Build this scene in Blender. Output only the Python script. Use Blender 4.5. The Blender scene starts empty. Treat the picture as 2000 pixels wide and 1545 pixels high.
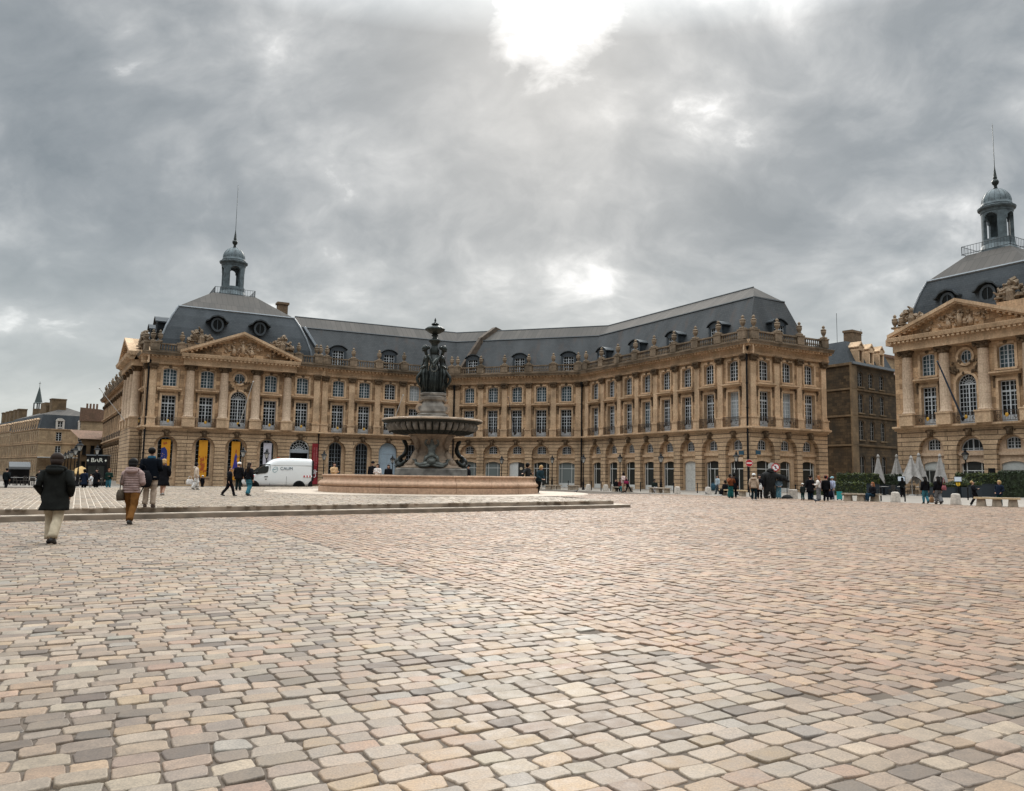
import bpy, bmesh, math, random
import numpy as np
from mathutils import Vector, Matrix
R = math.radians
rnd = random.Random(7)
SC = bpy.context.scene
COL = SC.collection

# ------------------------------------------------------------------ camera
CAMZ = 1.5
F_, X0, Y0, PITCH, ROLL = 1549.9556, 1055.3822, 758.1347, 0.1093764, 0.0129727
cam_d = bpy.data.cameras.new("camera")
cam = bpy.data.objects.new("camera", cam_d); COL.objects.link(cam)
cam_d.sensor_fit = 'HORIZONTAL'; cam_d.sensor_width = 36.0
cam_d.lens = F_ / 2000 * 36.0
cam_d.shift_x = (1000 - X0) / 2000.0
cam_d.shift_y = (Y0 - 772.5) / 2000.0
cam_d.clip_start = 0.1; cam_d.clip_end = 3000
cam.matrix_world = Matrix.Translation((0, 0, CAMZ)) @ Matrix.Rotation(R(90) + PITCH, 4, 'X') @ Matrix.Rotation(ROLL, 4, 'Z')
SC.camera = cam

# ------------------------------------------------------------------ exposure, sun, sky
SC.view_settings.view_transform = 'Standard'; SC.view_settings.look = 'None'
SC.view_settings.exposure = 0.3; SC.view_settings.gamma = 1.0
SUN_EL, SUN_AZ = R(31), R(0.5)          # azimuth measured from +Y (straight ahead) towards +X
sun_d = bpy.data.lights.new("sun", 'SUN'); sun_d.energy = 1.5; sun_d.angle = R(14); sun_d.color = (1.0, 0.94, 0.86)
sun = bpy.data.objects.new("sun", sun_d); COL.objects.link(sun)
SUNV = Vector((math.sin(SUN_AZ) * math.cos(SUN_EL), math.cos(SUN_AZ) * math.cos(SUN_EL), math.sin(SUN_EL)))
sun.rotation_euler = SUNV.to_track_quat('Z', 'Y').to_euler(); sun.location = (0, 0, 60)

W = bpy.data.worlds.new("World"); SC.world = W; W.use_nodes = True
def nd(nt, typ, **kw):
    n = nt.nodes.new(typ)
    for k, v in kw.items():
        if k in n.inputs: n.inputs[k].default_value = v
        else: setattr(n, k, v)
    return n
def lk(nt, a, b): nt.links.new(a, b)
def mth(nt, op, a, b=None, clamp=False):
    n = nt.nodes.new('ShaderNodeMath'); n.operation = op; n.use_clamp = clamp
    for i, s in enumerate((a, b)):
        if s is None: continue
        if isinstance(s, (int, float)): n.inputs[i].default_value = s
        else: nt.links.new(s, n.inputs[i])
    return n.outputs[0]
def ramp(nt, fac, stops, interp='LINEAR'):
    n = nt.nodes.new('ShaderNodeValToRGB'); cr = n.color_ramp; cr.interpolation = interp
    while len(cr.elements) < len(stops): cr.elements.new(0.5)
    for e, (p, c) in zip(cr.elements, stops):
        e.position = p; e.color = (c, c, c, 1) if isinstance(c, (int, float)) else (*c, 1)
    nt.links.new(fac, n.inputs[0]); return n.outputs[0]
def mixc(nt, fac, a, b, typ='MIX'):
    n = nt.nodes.new('ShaderNodeMix'); n.data_type = 'RGBA'; n.blend_type = typ; n.clamp_factor = True
    for s, i in ((fac, 0), (a, 6), (b, 7)):
        if isinstance(s, (int, float)): n.inputs[i].default_value = s
        elif isinstance(s, tuple): n.inputs[i].default_value = (*s, 1)
        else: nt.links.new(s, n.inputs[i])
    return n.outputs[2]

def build_world():
    nt = W.node_tree; nt.nodes.clear()
    out = nd(nt, 'ShaderNodeOutputWorld')
    sky = nd(nt, 'ShaderNodeTexSky'); sky.sky_type = 'NISHITA'; sky.sun_disc = False
    sky.sun_elevation = SUN_EL; sky.sun_rotation = SUN_AZ
    bg1 = nd(nt, 'ShaderNodeBackground', Strength=0.12); lk(nt, sky.outputs[0], bg1.inputs[0])
    tc = nd(nt, 'ShaderNodeTexCoord'); d = tc.outputs['Generated']
    sep = nd(nt, 'ShaderNodeSeparateXYZ'); lk(nt, d, sep.inputs[0])
    z = mth(nt, 'MAXIMUM', sep.outputs[2], 0.0)
    den = mth(nt, 'ADD', z, 0.55)
    px = mth(nt, 'DIVIDE', sep.outputs[0], den); py = mth(nt, 'DIVIDE', sep.outputs[1], den)
    cmb = nd(nt, 'ShaderNodeCombineXYZ'); lk(nt, px, cmb.inputs[0]); lk(nt, py, cmb.inputs[1])
    mp = nd(nt, 'ShaderNodeMapping'); lk(nt, cmb.outputs[0], mp.inputs[0]); mp.inputs['Location'].default_value = (5.3, 0.2, 0); mp.inputs['Scale'].default_value = (1.0, 1.15, 1)
    warp = nd(nt, 'ShaderNodeTexNoise', Scale=2.2, Detail=4.0); lk(nt, mp.outputs[0], warp.inputs['Vector'])
    wv = nt.nodes.new('ShaderNodeVectorMath'); wv.operation = 'SCALE'; lk(nt, warp.outputs['Color'], wv.inputs[0]); wv.inputs['Scale'].default_value = 0.28
    av = nt.nodes.new('ShaderNodeVectorMath'); av.operation = 'ADD'; lk(nt, mp.outputs[0], av.inputs[0]); lk(nt, wv.outputs[0], av.inputs[1])
    big = nd(nt, 'ShaderNodeTexNoise', Scale=2.6, Detail=3.0, Roughness=0.5); lk(nt, av.outputs[0], big.inputs['Vector'])
    med = nd(nt, 'ShaderNodeTexNoise', Scale=7.5, Detail=9.0, Roughness=0.56); lk(nt, av.outputs[0], med.inputs['Vector'])
    fin = nd(nt, 'ShaderNodeTexNoise', Scale=19.0, Detail=6.0, Roughness=0.55); lk(nt, av.outputs[0], fin.inputs['Vector'])
    s = mth(nt, 'ADD', mth(nt, 'MULTIPLY', big.outputs[0], 0.42), mth(nt, 'MULTIPLY', med.outputs[0], 0.42))
    s = mth(nt, 'ADD', s, mth(nt, 'MULTIPLY', fin.outputs[0], 0.13))
    base = ramp(nt, s, [(0.36, (0.19, 0.212, 0.222)), (0.45, (0.255, 0.275, 0.283)), (0.51, (0.335, 0.351, 0.354)), (0.555, (0.42, 0.432, 0.430)), (0.60, (0.58, 0.585, 0.575)), (0.66, (0.90, 0.89, 0.87))])
    # opening in the cloud in front of the sun
    sd = nt.nodes.new('ShaderNodeVectorMath'); sd.operation = 'DOT_PRODUCT'; lk(nt, d, sd.inputs[0]); sd.inputs[1].default_value = SUNV
    glow = mth(nt, 'POWER', mth(nt, 'MAXIMUM', sd.outputs['Value'], 0.0), 380.0)
    gap = ramp(nt, mth(nt, 'ADD', mth(nt, 'ADD', mth(nt, 'MULTIPLY', med.outputs[0], 0.95), mth(nt, 'MULTIPLY', fin.outputs[0], 0.35)), mth(nt, 'MULTIPLY', glow, 0.40)), [(0.82, 0.0), (0.97, 0.25), (1.22, 1.0)])
    col = mixc(nt, gap, base, (1.7, 1.68, 1.64))
    wide = mth(nt, 'POWER', mth(nt, 'MAXIMUM', sd.outputs['Value'], 0.0), 40.0)
    col = mixc(nt, mth(nt, 'MULTIPLY', wide, 0.18), col, (1.0, 0.99, 0.96))
    # paler air low over the roofs
    hz = ramp(nt, z, [(0.0, 0.75), (0.10, 0.40), (0.28, 0.0)])
    col = mixc(nt, hz, col, (0.56, 0.59, 0.58))
    # unseen sky reshaped for the lighting: much brighter overhead, darker behind the viewer
    zen = ramp(nt, z, [(0.50, 0.0), (0.85, 1.0)])
    beh = ramp(nt, mth(nt, 'MULTIPLY', sep.outputs[1], -1.0), [(0.1, 0.0), (0.7, 1.0)])
    gain = mth(nt, 'ADD', 1.0, mth(nt, 'ADD', mth(nt, 'MULTIPLY', zen, 9.0), mth(nt, 'MULTIPLY', beh, -0.55)))
    bg2 = nd(nt, 'ShaderNodeBackground'); lk(nt, col, bg2.inputs[0]); lk(nt, gain, bg2.inputs[1])
    mx = nd(nt, 'ShaderNodeMixShader', Fac=0.93)
    lk(nt, bg1.outputs[0], mx.inputs[1]); lk(nt, bg2.outputs[0], mx.inputs[2]); lk(nt, mx.outputs[0], out.inputs[0])
build_world()

# ------------------------------------------------------------------ mesh helper
class MB:
    def __init__(s): s.v = []; s.f = []; s.m = []
    def add(s, pts, faces, mat=0):
        o = len(s.v); s.v.extend(tuple(map(float, p)) for p in pts)
        for f in faces: s.f.append([i + o for i in f]); s.m.append(mat)
    def quad(s, a, b, c, d, mat=0): s.add([a, b, c, d], [(0, 1, 2, 3)], mat)
    def poly(s, pts, mat=0): s.add(pts, [tuple(range(len(pts)))], mat)
    def box(s, x0, x1, y0, y1, z0, z1, mat=0):
        s.add([(x0, y0, z0), (x1, y0, z0), (x1, y1, z0), (x0, y1, z0), (x0, y0, z1), (x1, y0, z1), (x1, y1, z1), (x0, y1, z1)],
              [(0, 3, 2, 1), (4, 5, 6, 7), (0, 1, 5, 4), (1, 2, 6, 5), (2, 3, 7, 6), (3, 0, 4, 7)], mat)
    def frustum(s, x0, x1, y0, y1, z0, z1, ix, iy, mat=0):
        s.add([(x0, y0, z0), (x1, y0, z0), (x1, y1, z0), (x0, y1, z0), (x0 + ix, y0 + iy, z1), (x1 - ix, y0 + iy, z1), (x1 - ix, y1 - iy, z1), (x0 + ix, y1 - iy, z1)],
              [(0, 3, 2, 1), (4, 5, 6, 7), (0, 1, 5, 4), (1, 2, 6, 5), (2, 3, 7, 6), (3, 0, 4, 7)], mat)
    def prism_xz(s, poly, y0, y1, mat=0):
        n = len(poly); s.add([(x, y0, z) for x, z in poly] + [(x, y1, z) for x, z in poly],
              [tuple(range(n)), tuple(range(2 * n - 1, n - 1, -1))] + [(i, i + n, (i + 1) % n + n, (i + 1) % n) for i in range(n)], mat)
    def prism_xy(s, poly, z0, z1, mat=0):
        n = len(poly); s.add([(x, y, z0) for x, y in poly] + [(x, y, z1) for x, y in poly],
              [tuple(range(n - 1, -1, -1)), tuple(range(n, 2 * n))] + [(i, (i + 1) % n, (i + 1) % n + n, i + n) for i in range(n)], mat)
    def sweep_x(s, prof, x0, x1, mat=0):          # profile of (y,z) swept along x, open strip with end caps
        n = len(prof); s.add([(x0, y, z) for y, z in prof] + [(x1, y, z) for y, z in prof],
              [(i, i + n, i + n + 1, i + 1) for i in range(n - 1)] + [tuple(range(n)), tuple(range(2 * n - 1, n - 1, -1))], mat)
    def lathe(s, prof, n=12, c=(0, 0, 0), mat=0, a0=0.0, squash=1.0):
        P = []
        for r, z in prof:
            for k in range(n):
                a = a0 + 2 * math.pi * k / n; P.append((c[0] + r * math.cos(a), c[1] + r * squash * math.sin(a), c[2] + z))
        Fs = []
        for i in range(len(prof) - 1):
            for k in range(n):
                k2 = (k + 1) % n; Fs.append((i * n + k, i * n + k2, (i + 1) * n + k2, (i + 1) * n + k))
        Fs.append(tuple(range(n - 1, -1, -1))); Fs.append(tuple(range((len(prof) - 1) * n, len(prof) * n)))
        s.add(P, Fs, mat)
    def tube(s, pts, rad, n=8, mat=0, cap=True):
        pts = [Vector(p) for p in pts]; rad = rad if isinstance(rad, (list, tuple)) else [rad] * len(pts)
        P = []; up = Vector((0, 0, 1))
        for i, p in enumerate(pts):
            t = (pts[min(i + 1, len(pts) - 1)] - pts[max(i - 1, 0)]).normalized()
            a = t.cross(up)
            if a.length < 1e-3: a = t.cross(Vector((0, 1, 0)))
            a.normalize(); b = a.cross(t).normalized()
            r = rad[i]; ra, rb = r if isinstance(r, tuple) else (r, r)
            for k in range(n):
                q = 2 * math.pi * k / n; P.append(p + a * (ra * math.cos(q)) + b * (rb * math.sin(q)))
        Fs = [(i * n + k, i * n + (k + 1) % n, (i + 1) * n + (k + 1) % n, (i + 1) * n + k) for i in range(len(pts) - 1) for k in range(n)]
        if cap: Fs += [tuple(range(n - 1, -1, -1)), tuple(range((len(pts) - 1) * n, len(pts) * n))]
        s.add(P, Fs, mat)
    def ball(s, c, r, nu=8, nv=6, mat=0):
        rx, ry, rz = r if isinstance(r, (tuple, list)) else (r, r, r)
        P = [(c[0], c[1], c[2] - rz)]
        for j in range(1, nv):
            t = math.pi * j / nv - math.pi / 2
            for k in range(nu):
                a = 2 * math.pi * k / nu; P.append((c[0] + rx * math.cos(t) * math.cos(a), c[1] + ry * math.cos(t) * math.sin(a), c[2] + rz * math.sin(t)))
        P.append((c[0], c[1], c[2] + rz)); L = len(P) - 1
        Fs = [(0, 1 + (k + 1) % nu, 1 + k) for k in range(nu)]
        for j in range(nv - 2):
            for k in range(nu): Fs.append((1 + j * nu + k, 1 + j * nu + (k + 1) % nu, 1 + (j + 1) * nu + (k + 1) % nu, 1 + (j + 1) * nu + k))
        b = 1 + (nv - 2) * nu; Fs += [(b + k, b + (k + 1) % nu, L) for k in range(nu)]
        s.add(P, Fs, mat)
    def mesh(s, name, mats, smooth=False):
        me = bpy.data.meshes.new(name); me.from_pydata(s.v, [], s.f)
        for m in mats: me.materials.append(m)
        me.polygons.foreach_set('material_index', s.m)
        if smooth: me.polygons.foreach_set('use_smooth', [True] * len(s.f))
        me.update(); auto_uv(me)
        return me
    def build(s, name, mats, parent=None, loc=(0, 0, 0), rot=0.0, smooth=False):
        mats = mats if isinstance(mats, (list, tuple)) else [mats]
        return place(name, s.mesh(name, mats, smooth), parent, loc, rot)

def auto_uv(me):
    nl = len(me.loops)
    if not nl: return
    vi = np.empty(nl, np.int32); me.loops.foreach_get('vertex_index', vi)
    co = np.empty(len(me.vertices) * 3, np.float32); me.vertices.foreach_get('co', co); co = co.reshape(-1, 3)
    nf = len(me.polygons); nrm = np.empty(nf * 3, np.float32); me.polygons.foreach_get('normal', nrm); nrm = nrm.reshape(-1, 3)
    tot = np.empty(nf, np.int32); me.polygons.foreach_get('loop_total', tot)
    N = np.repeat(nrm, tot, axis=0); P = co[vi]
    t = np.stack([-N[:, 1], N[:, 0]], 1); L = np.linalg.norm(t, axis=1); flat = L < 0.6
    t = t / np.maximum(L, 1e-6)[:, None]
    u = np.where(flat, P[:, 0], P[:, 0] * t[:, 0] + P[:, 1] * t[:, 1]); v = np.where(flat, P[:, 1], P[:, 2])
    uv = me.uv_layers.new(name="UVMap"); uv.data.foreach_set('uv', np.stack([u, v], 1).astype(np.float32).ravel())

def place(name, me, parent=None, loc=(0, 0, 0), rot=0.0, scale=1.0):
    """loc is a world position when the parent is an unrotated Empty at parent['at']; otherwise local"""
    o = bpy.data.objects.new(name, me); COL.objects.link(o)
    if parent is not None:
        o.parent = parent
    o.location = loc; o.rotation_euler = (0, 0, rot)
    if scale != 1.0: o.scale = (scale,) * 3
    return o
def thing(name, label, cat, loc=(0, 0, 0), rot=0.0, group=None, scale=1.0):
    o = bpy.data.objects.new(name, None); COL.objects.link(o); o.empty_display_size = 0.2
    o.location = loc; o.rotation_euler = (0, 0, rot); o['label'] = label; o['category'] = cat
    if scale != 1.0: o.scale = (scale,) * 3
    if group: o['group'] = group
    return o
def tag(o, label, cat, group=None):
    o['label'] = label; o['category'] = cat
    if group: o['group'] = group
    return o
def struct(o, kind='structure'):
    o['kind'] = kind; return o
def dup(root, loc, rot=None, label=None):
    r = root.copy(); COL.objects.link(r); r.location = loc
    if rot is not None: r.rotation_euler = (0, 0, rot)
    if label: r['label'] = label
    for ch in list(root.children):
        c = ch.copy(); COL.objects.link(c); c.parent = r
        for g in list(ch.children):
            e = g.copy(); COL.objects.link(e); e.parent = c
    return r

def sst(a, b, x): t = min(1, max(0, (x - a) / (b - a))); return t * t * (3 - 2 * t)
def gz(x, y):
    return 0.0065 * x if x > 0 else -0.25 * sst(68, 90, y) * min(1, -x / 15)
# ------------------------------------------------------------------ materials
def newmat(name):
    m = bpy.data.materials.new(name); m.use_nodes = True
    nt = m.node_tree; b = nt.nodes['Principled BSDF']; return m, nt, b
def simple(name, col, rough=0.6, metal=0.0, noise=0.0, nscale=8.0, bump=0.0, spec=0.5):
    m, nt, b = newmat(name)
    b.inputs['Base Color'].default_value = (*col, 1); b.inputs['Roughness'].default_value = rough; b.inputs['Metallic'].default_value = metal
    b.inputs['Specular IOR Level'].default_value = spec
    if noise or bump:
        tc = nd(nt, 'ShaderNodeTexCoord'); n = nd(nt, 'ShaderNodeTexNoise', Scale=nscale, Detail=6.0); lk(nt, tc.outputs['Object'], n.inputs['Vector'])
        if noise:
            c = ramp(nt, n.outputs[0], [(0.3, tuple(x * (1 - noise) for x in col)), (0.7, tuple(min(1, x * (1 + noise)) for x in col))]); lk(nt, c, b.inputs['Base Color'])
        if bump:
            bp = nd(nt, 'ShaderNodeBump', Strength=bump, Distance=0.05); lk(nt, n.outputs[0], bp.inputs['Height']); lk(nt, bp.outputs[0], b.inputs['Normal'])
    return m
_cache = {}
def cloth(col, rough=0.9):
    k = (tuple(round(c, 3) for c in col), rough)
    if k not in _cache: _cache[k] = simple("cloth", col, rough, noise=0.25, nscale=14, bump=0.25, spec=0.06)
    return _cache[k]

def stone(name, c1, c2, cj, bw=0.9, bh=0.36, joint=0.012, jbump=0.4, stain=0.5, dark=(0.085, 0.062, 0.04)):
    m, nt, b = newmat(name); b.inputs['Roughness'].default_value = 0.88; b.inputs['Specular IOR Level'].default_value = 0.25
    uv = nd(nt, 'ShaderNodeUVMap')
    br = nd(nt, 'ShaderNodeTexBrick'); lk(nt, uv.outputs[0], br.inputs['Vector'])
    br.inputs['Scale'].default_value = 1.0; br.inputs['Brick Width'].default_value = bw; br.inputs['Row Height'].default_value = bh
    br.inputs['Mortar Size'].default_value = joint; br.inputs['Mortar Smooth'].default_value = 0.3; br.inputs['Bias'].default_value = 0.0
    br.inputs['Color1'].default_value = (*c1, 1); br.inputs['Color2'].default_value = (*c2, 1); br.inputs['Mortar'].default_value = (*cj, 1)
    geo = nd(nt, 'ShaderNodeNewGeometry')
    n1 = nd(nt, 'ShaderNodeTexNoise', Scale=0.45, Detail=7.0, Roughness=0.6); lk(nt, geo.outputs['Position'], n1.inputs['Vector'])
    mp = nd(nt, 'ShaderNodeMapping'); mp.inputs['Scale'].default_value = (1.3, 1.3, 0.16); lk(nt, geo.outputs['Position'], mp.inputs[0])
    n2 = nd(nt, 'ShaderNodeTexNoise', Scale=1.0, Detail=6.0, Roughness=0.62); lk(nt, mp.outputs[0], n2.inputs['Vector'])
    n3 = nd(nt, 'ShaderNodeTexNoise', Scale=7.0, Detail=5.0); lk(nt, geo.outputs['Position'], n3.inputs['Vector'])
    col = mixc(nt, 0.55, br.outputs['Color'], ramp(nt, n3.outputs[0], [(0.3, 0.30), (0.7, 0.72)]), 'OVERLAY')
    f1 = ramp(nt, n1.outputs[0], [(0.46, 0.0), (0.68, stain)]); col = mixc(nt, f1, col, dark)
    f2 = ramp(nt, n2.outputs[0], [(0.52, 0.0), (0.72, stain * 0.9)]); col = mixc(nt, f2, col, dark)
    lk(nt, col, b.inputs['Base Color'])
    h = mth(nt, 'ADD', mth(nt, 'MULTIPLY', br.outputs['Fac'], -1.0), mth(nt, 'MULTIPLY', n3.outputs[0], 0.25))
    bp = nd(nt, 'ShaderNodeBump', Strength=jbump, Distance=0.04); lk(nt, h, bp.inputs['Height']); lk(nt, bp.outputs[0], b.inputs['Normal'])
    return m
ST_UP = stone("limestone_upper", (0.58, 0.385, 0.23), (0.24, 0.148, 0.082), (0.14, 0.092, 0.06), 0.95, 0.48, 0.012, 0.35, 0.5)
ST_REL = stone("limestone_relief", (0.48, 0.35, 0.24), (0.42, 0.30, 0.20), (0.3, 0.2, 0.13), 1.6, 0.9, 0.0, 0.1, 0.5)
ST_GR = stone("limestone_rusticated", (0.55, 0.385, 0.245), (0.40, 0.272, 0.168), (0.085, 0.06, 0.04), 9.0, 0.42, 0.036, 0.9, 0.45)
ST_TR = stone("limestone_trim", (0.60, 0.42, 0.27), (0.46, 0.31, 0.192), (0.30, 0.21, 0.14), 1.6, 0.9, 0.006, 0.15, 0.40)
ST_BAL = stone("limestone_weathered", (0.27, 0.20, 0.14), (0.16, 0.118, 0.08), (0.2, 0.15, 0.1), 1.4, 0.7, 0.006, 0.2, 0.7, (0.05, 0.042, 0.03))
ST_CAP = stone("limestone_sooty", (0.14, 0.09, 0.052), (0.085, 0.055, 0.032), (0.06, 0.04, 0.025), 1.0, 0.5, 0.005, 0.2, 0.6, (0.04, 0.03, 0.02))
ST_COL = stone("limestone_column", (0.58, 0.435, 0.315), (0.50, 0.37, 0.265), (0.36, 0.26, 0.175), 3.0, 0.85, 0.012, 0.2, 0.22)
ST_PALE = stone("limestone_pink_render", (0.55, 0.40, 0.28), (0.52, 0.375, 0.26), (0.45, 0.32, 0.22), 1.5, 0.8, 0.006, 0.1, 0.2)
ST_OLD = stone("limestone_blackened", (0.10, 0.066, 0.036), (0.040, 0.027, 0.015), (0.025, 0.018, 0.012), 0.7, 0.36, 0.016, 0.6, 0.75, (0.03, 0.024, 0.017))
ST_OLDT = stone("limestone_grimy_trim", (0.19, 0.13, 0.075), (0.14, 0.095, 0.055), (0.1, 0.075, 0.045), 1.2, 0.6, 0.008, 0.3, 0.55, (0.045, 0.035, 0.025))
ST_LEFT = stone("limestone_distant", (0.40, 0.29, 0.18), (0.31, 0.22, 0.135), (0.2, 0.14, 0.09), 1.0, 0.45, 0.012, 0.3, 0.45)

def slate(name, ca, cb, rust=0.0):
    m, nt, b = newmat(name); b.inputs['Roughness'].default_value = 0.62; b.inputs['Specular IOR Level'].default_value = 0.2
    uv = nd(nt, 'ShaderNodeUVMap'); br = nd(nt, 'ShaderNodeTexBrick'); lk(nt, uv.outputs[0], br.inputs['Vector'])
    br.inputs['Scale'].default_value = 1.0; br.inputs['Brick Width'].default_value = 0.34; br.inputs['Row Height'].default_value = 0.22; br.inputs['Mortar Size'].default_value = 0.012
    br.inputs['Color1'].default_value = (*ca, 1); br.inputs['Color2'].default_value = (*cb, 1); br.inputs['Mortar'].default_value = tuple(x * 0.45 for x in ca) + (1,)
    geo = nd(nt, 'ShaderNodeNewGeometry'); mp = nd(nt, 'ShaderNodeMapping'); mp.inputs['Scale'].default_value = (0.55, 0.55, 0.09); lk(nt, geo.outputs['Position'], mp.inputs[0])
    n = nd(nt, 'ShaderNodeTexNoise', Scale=1.0, Detail=5.0); lk(nt, mp.outputs[0], n.inputs['Vector'])
    col = mixc(nt, ramp(nt, n.outputs[0], [(0.35, 0.0), (0.7, 0.55)]), br.outputs['Color'], tuple(x * 1.55 for x in cb))
    if rust:
        n2 = nd(nt, 'ShaderNodeTexNoise', Scale=1.7, Detail=4.0); lk(nt, mp.outputs[0], n2.inputs['Vector'])
        col = mixc(nt, ramp(nt, n2.outputs[0], [(0.55, 0.0), (0.68, rust)]), col, (0.085, 0.062, 0.052))
    lk(nt, col, b.inputs['Base Color'])
    bp = nd(nt, 'ShaderNodeBump', Strength=0.25, Distance=0.02); lk(nt, br.outputs['Fac'], bp.inputs['Height']); bp.invert = True; lk(nt, bp.outputs[0], b.inputs['Normal'])
    return m
SLATE = slate("slate", (0.045, 0.049, 0.052), (0.060, 0.063, 0.066), 0.45)
SLATE_B = slate("slate_blue", (0.032, 0.039, 0.045), (0.046, 0.052, 0.058))
def zinc_mat():
    m, nt, b = newmat("zinc_sheet"); b.inputs['Roughness'].default_value = 0.85; b.inputs['Specular IOR Level'].default_value = 0.12
    uv = nd(nt, 'ShaderNodeUVMap'); wv = nd(nt, 'ShaderNodeTexBrick'); lk(nt, uv.outputs[0], wv.inputs['Vector'])
    wv.inputs['Scale'].default_value = 1.0; wv.inputs['Brick Width'].default_value = 0.65; wv.inputs['Row Height'].default_value = 2.2; wv.inputs['Mortar Size'].default_value = 0.02
    wv.inputs['Color1'].default_value = (0.125, 0.113, 0.103, 1); wv.inputs['Color2'].default_value = (0.098, 0.09, 0.083, 1); wv.inputs['Mortar'].default_value = (0.065, 0.06, 0.056, 1)
    geo = nd(nt, 'ShaderNodeNewGeometry'); n = nd(nt, 'ShaderNodeTexNoise', Scale=0.5, Detail=6.0); lk(nt, geo.outputs['Position'], n.inputs['Vector'])
    col = mixc(nt, ramp(nt, n.outputs[0], [(0.4, 0.0), (0.7, 0.5)]), wv.outputs['Color'], (0.085, 0.08, 0.076)); lk(nt, col, b.inputs['Base Color'])
    return m
ZINC = zinc_mat()
ZINC_L = simple("zinc_flashing", (0.15, 0.165, 0.18), 0.4, 0.3, 0.15, 3)
ZINC_D = simple("dark_gutter", (0.035, 0.042, 0.048), 0.5, 0.2)
LEAD = simple("lead_cladding", (0.085, 0.108, 0.118), 0.55, 0.2, 0.45, 2.2, 0.15)
IRON = simple("black_iron", (0.007, 0.007, 0.008), 0.55, 0.0, spec=0.15)
RUSTIRON = simple("rusty_iron", (0.05, 0.033, 0.022), 0.6, 0.2)
GOLD = simple("gilt_medallion", (0.55, 0.30, 0.04), 0.4, 0.2)
WINW = simple("window_paint_grey", (0.52, 0.545, 0.57), 0.5)
WIND = simple("dormer_paint", (0.035, 0.045, 0.055), 0.55)
PANEW = simple("window_panel_paint", (0.30, 0.33, 0.36), 0.55, noise=0.2)
def glass_mat(name, col, rough, sp=0.14):
    m, nt, b = newmat(name); b.inputs['Base Color'].default_value = (*col, 1); b.inputs['Roughness'].default_value = rough; b.inputs['Specular IOR Level'].default_value = sp
    geo = nd(nt, 'ShaderNodeNewGeometry'); n = nd(nt, 'ShaderNodeTexNoise', Scale=2.2, Detail=1.0); lk(nt, geo.outputs['Position'], n.inputs['Vector'])
    bp = nd(nt, 'ShaderNodeBump', Strength=0.08, Distance=0.1); lk(nt, n.outputs[0], bp.inputs['Height']); lk(nt, bp.outputs[0], b.inputs['Normal'])
    return m
GLASS = glass_mat("dark_window_glass", (0.010, 0.011, 0.011), 0.06)
GLASS_T = glass_mat("sky_tint_window_glass", (0.035, 0.062, 0.076), 0.06, 0.3)  # teal sky reflection put into the pane colour
GLASS_C = glass_mat("curtained_window_glass", (0.30, 0.33, 0.34), 0.15)
GLASS_S = glass_mat("shop_window_glass", (0.030, 0.031, 0.028), 0.05)
GLASS_G = glass_mat("pale_shop_glass", (0.16, 0.18, 0.175), 0.08)
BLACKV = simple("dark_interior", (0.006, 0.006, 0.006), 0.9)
WHITEP = simple("white_paint", (0.62, 0.62, 0.60), 0.5, noise=0.1)
GREYP = simple("pale_grey_panel", (0.42, 0.43, 0.41), 0.6, noise=0.1)
BLUEDOOR = simple("pale_blue_door_paint", (0.30, 0.37, 0.43), 0.55, noise=0.12)
DOORW = simple("weathered_white_door", (0.50, 0.49, 0.46), 0.65, noise=0.18, nscale=5)
BRONZE = simple("dark_bronze", (0.022, 0.027, 0.025), 0.45, 0.35, 0.6, 3.0, 0.2, 0.35)
BRONZE_L = simple("grey_bronze", (0.10, 0.105, 0.095), 0.5, 0.4, 0.5, 3.0, 0.2)
FST = stone("fountain_limestone", (0.40, 0.30, 0.22), (0.34, 0.255, 0.185), (0.2, 0.15, 0.11), 1.4, 2.0, 0.01, 0.2, 0.55, (0.09, 0.08, 0.07))
FSTB = stone("fountain_pink_stone", (0.44, 0.29, 0.20), (0.40, 0.262, 0.178), (0.26, 0.17, 0.115), 60.0, 60.0, 0.0, 0.05, 0.25, (0.16, 0.10, 0.07))
FSTG = simple("grey_fountain_stone", (0.19, 0.172, 0.152), 0.8, 0, 0.5, 2.0, 0.3, 0.2)
FSHADE = simple("shade_black_stone", (0.022, 0.023, 0.019), 0.85, 0, 0.5, 4, 0.3)  # paints in the shade of the bowl's grooves, underside and rim underside
BRICKC = stone("chimney_brick", (0.22, 0.15, 0.095), (0.15, 0.10, 0.065), (0.13, 0.09, 0.055), 0.3, 0.12, 0.015, 0.3, 0.5)
TILE = stone("roof_tile", (0.26, 0.15, 0.10), (0.19, 0.115, 0.08), (0.09, 0.06, 0.045), 0.25, 0.3, 0.03, 0.6, 0.5)
LEAF = simple("hedge_leaf", (0.075, 0.092, 0.018), 0.6, 0, 0.6, 3.0)
LEAFD = simple("dark_hedge_leaf", (0.020, 0.033, 0.010), 0.6, 0, 0.5, 3.0)
PLANTER = simple("dark_planter", (0.018, 0.026, 0.034), 0.5)
CANVAS = simple("grey_parasol_canvas", (0.31, 0.29, 0.272), 0.9, 0, 0.2, 5, 0.1)
BSTONE = simple("bench_stone", (0.30, 0.24, 0.18), 0.85, 0, 0.35, 5, 0.3)
BWOOD = simple("bench_slab_wood", (0.42, 0.30, 0.17), 0.7, 0, 0.2, 6, 0.1)
BOLST = simple("bollard_granite", (0.42, 0.37, 0.32), 0.85, 0, 0.25, 8, 0.3)
SKIN = simple("skin", (0.42, 0.24, 0.17), 0.6); SKIN_D = simple("dark_skin", (0.12, 0.065, 0.045), 0.6)
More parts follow.
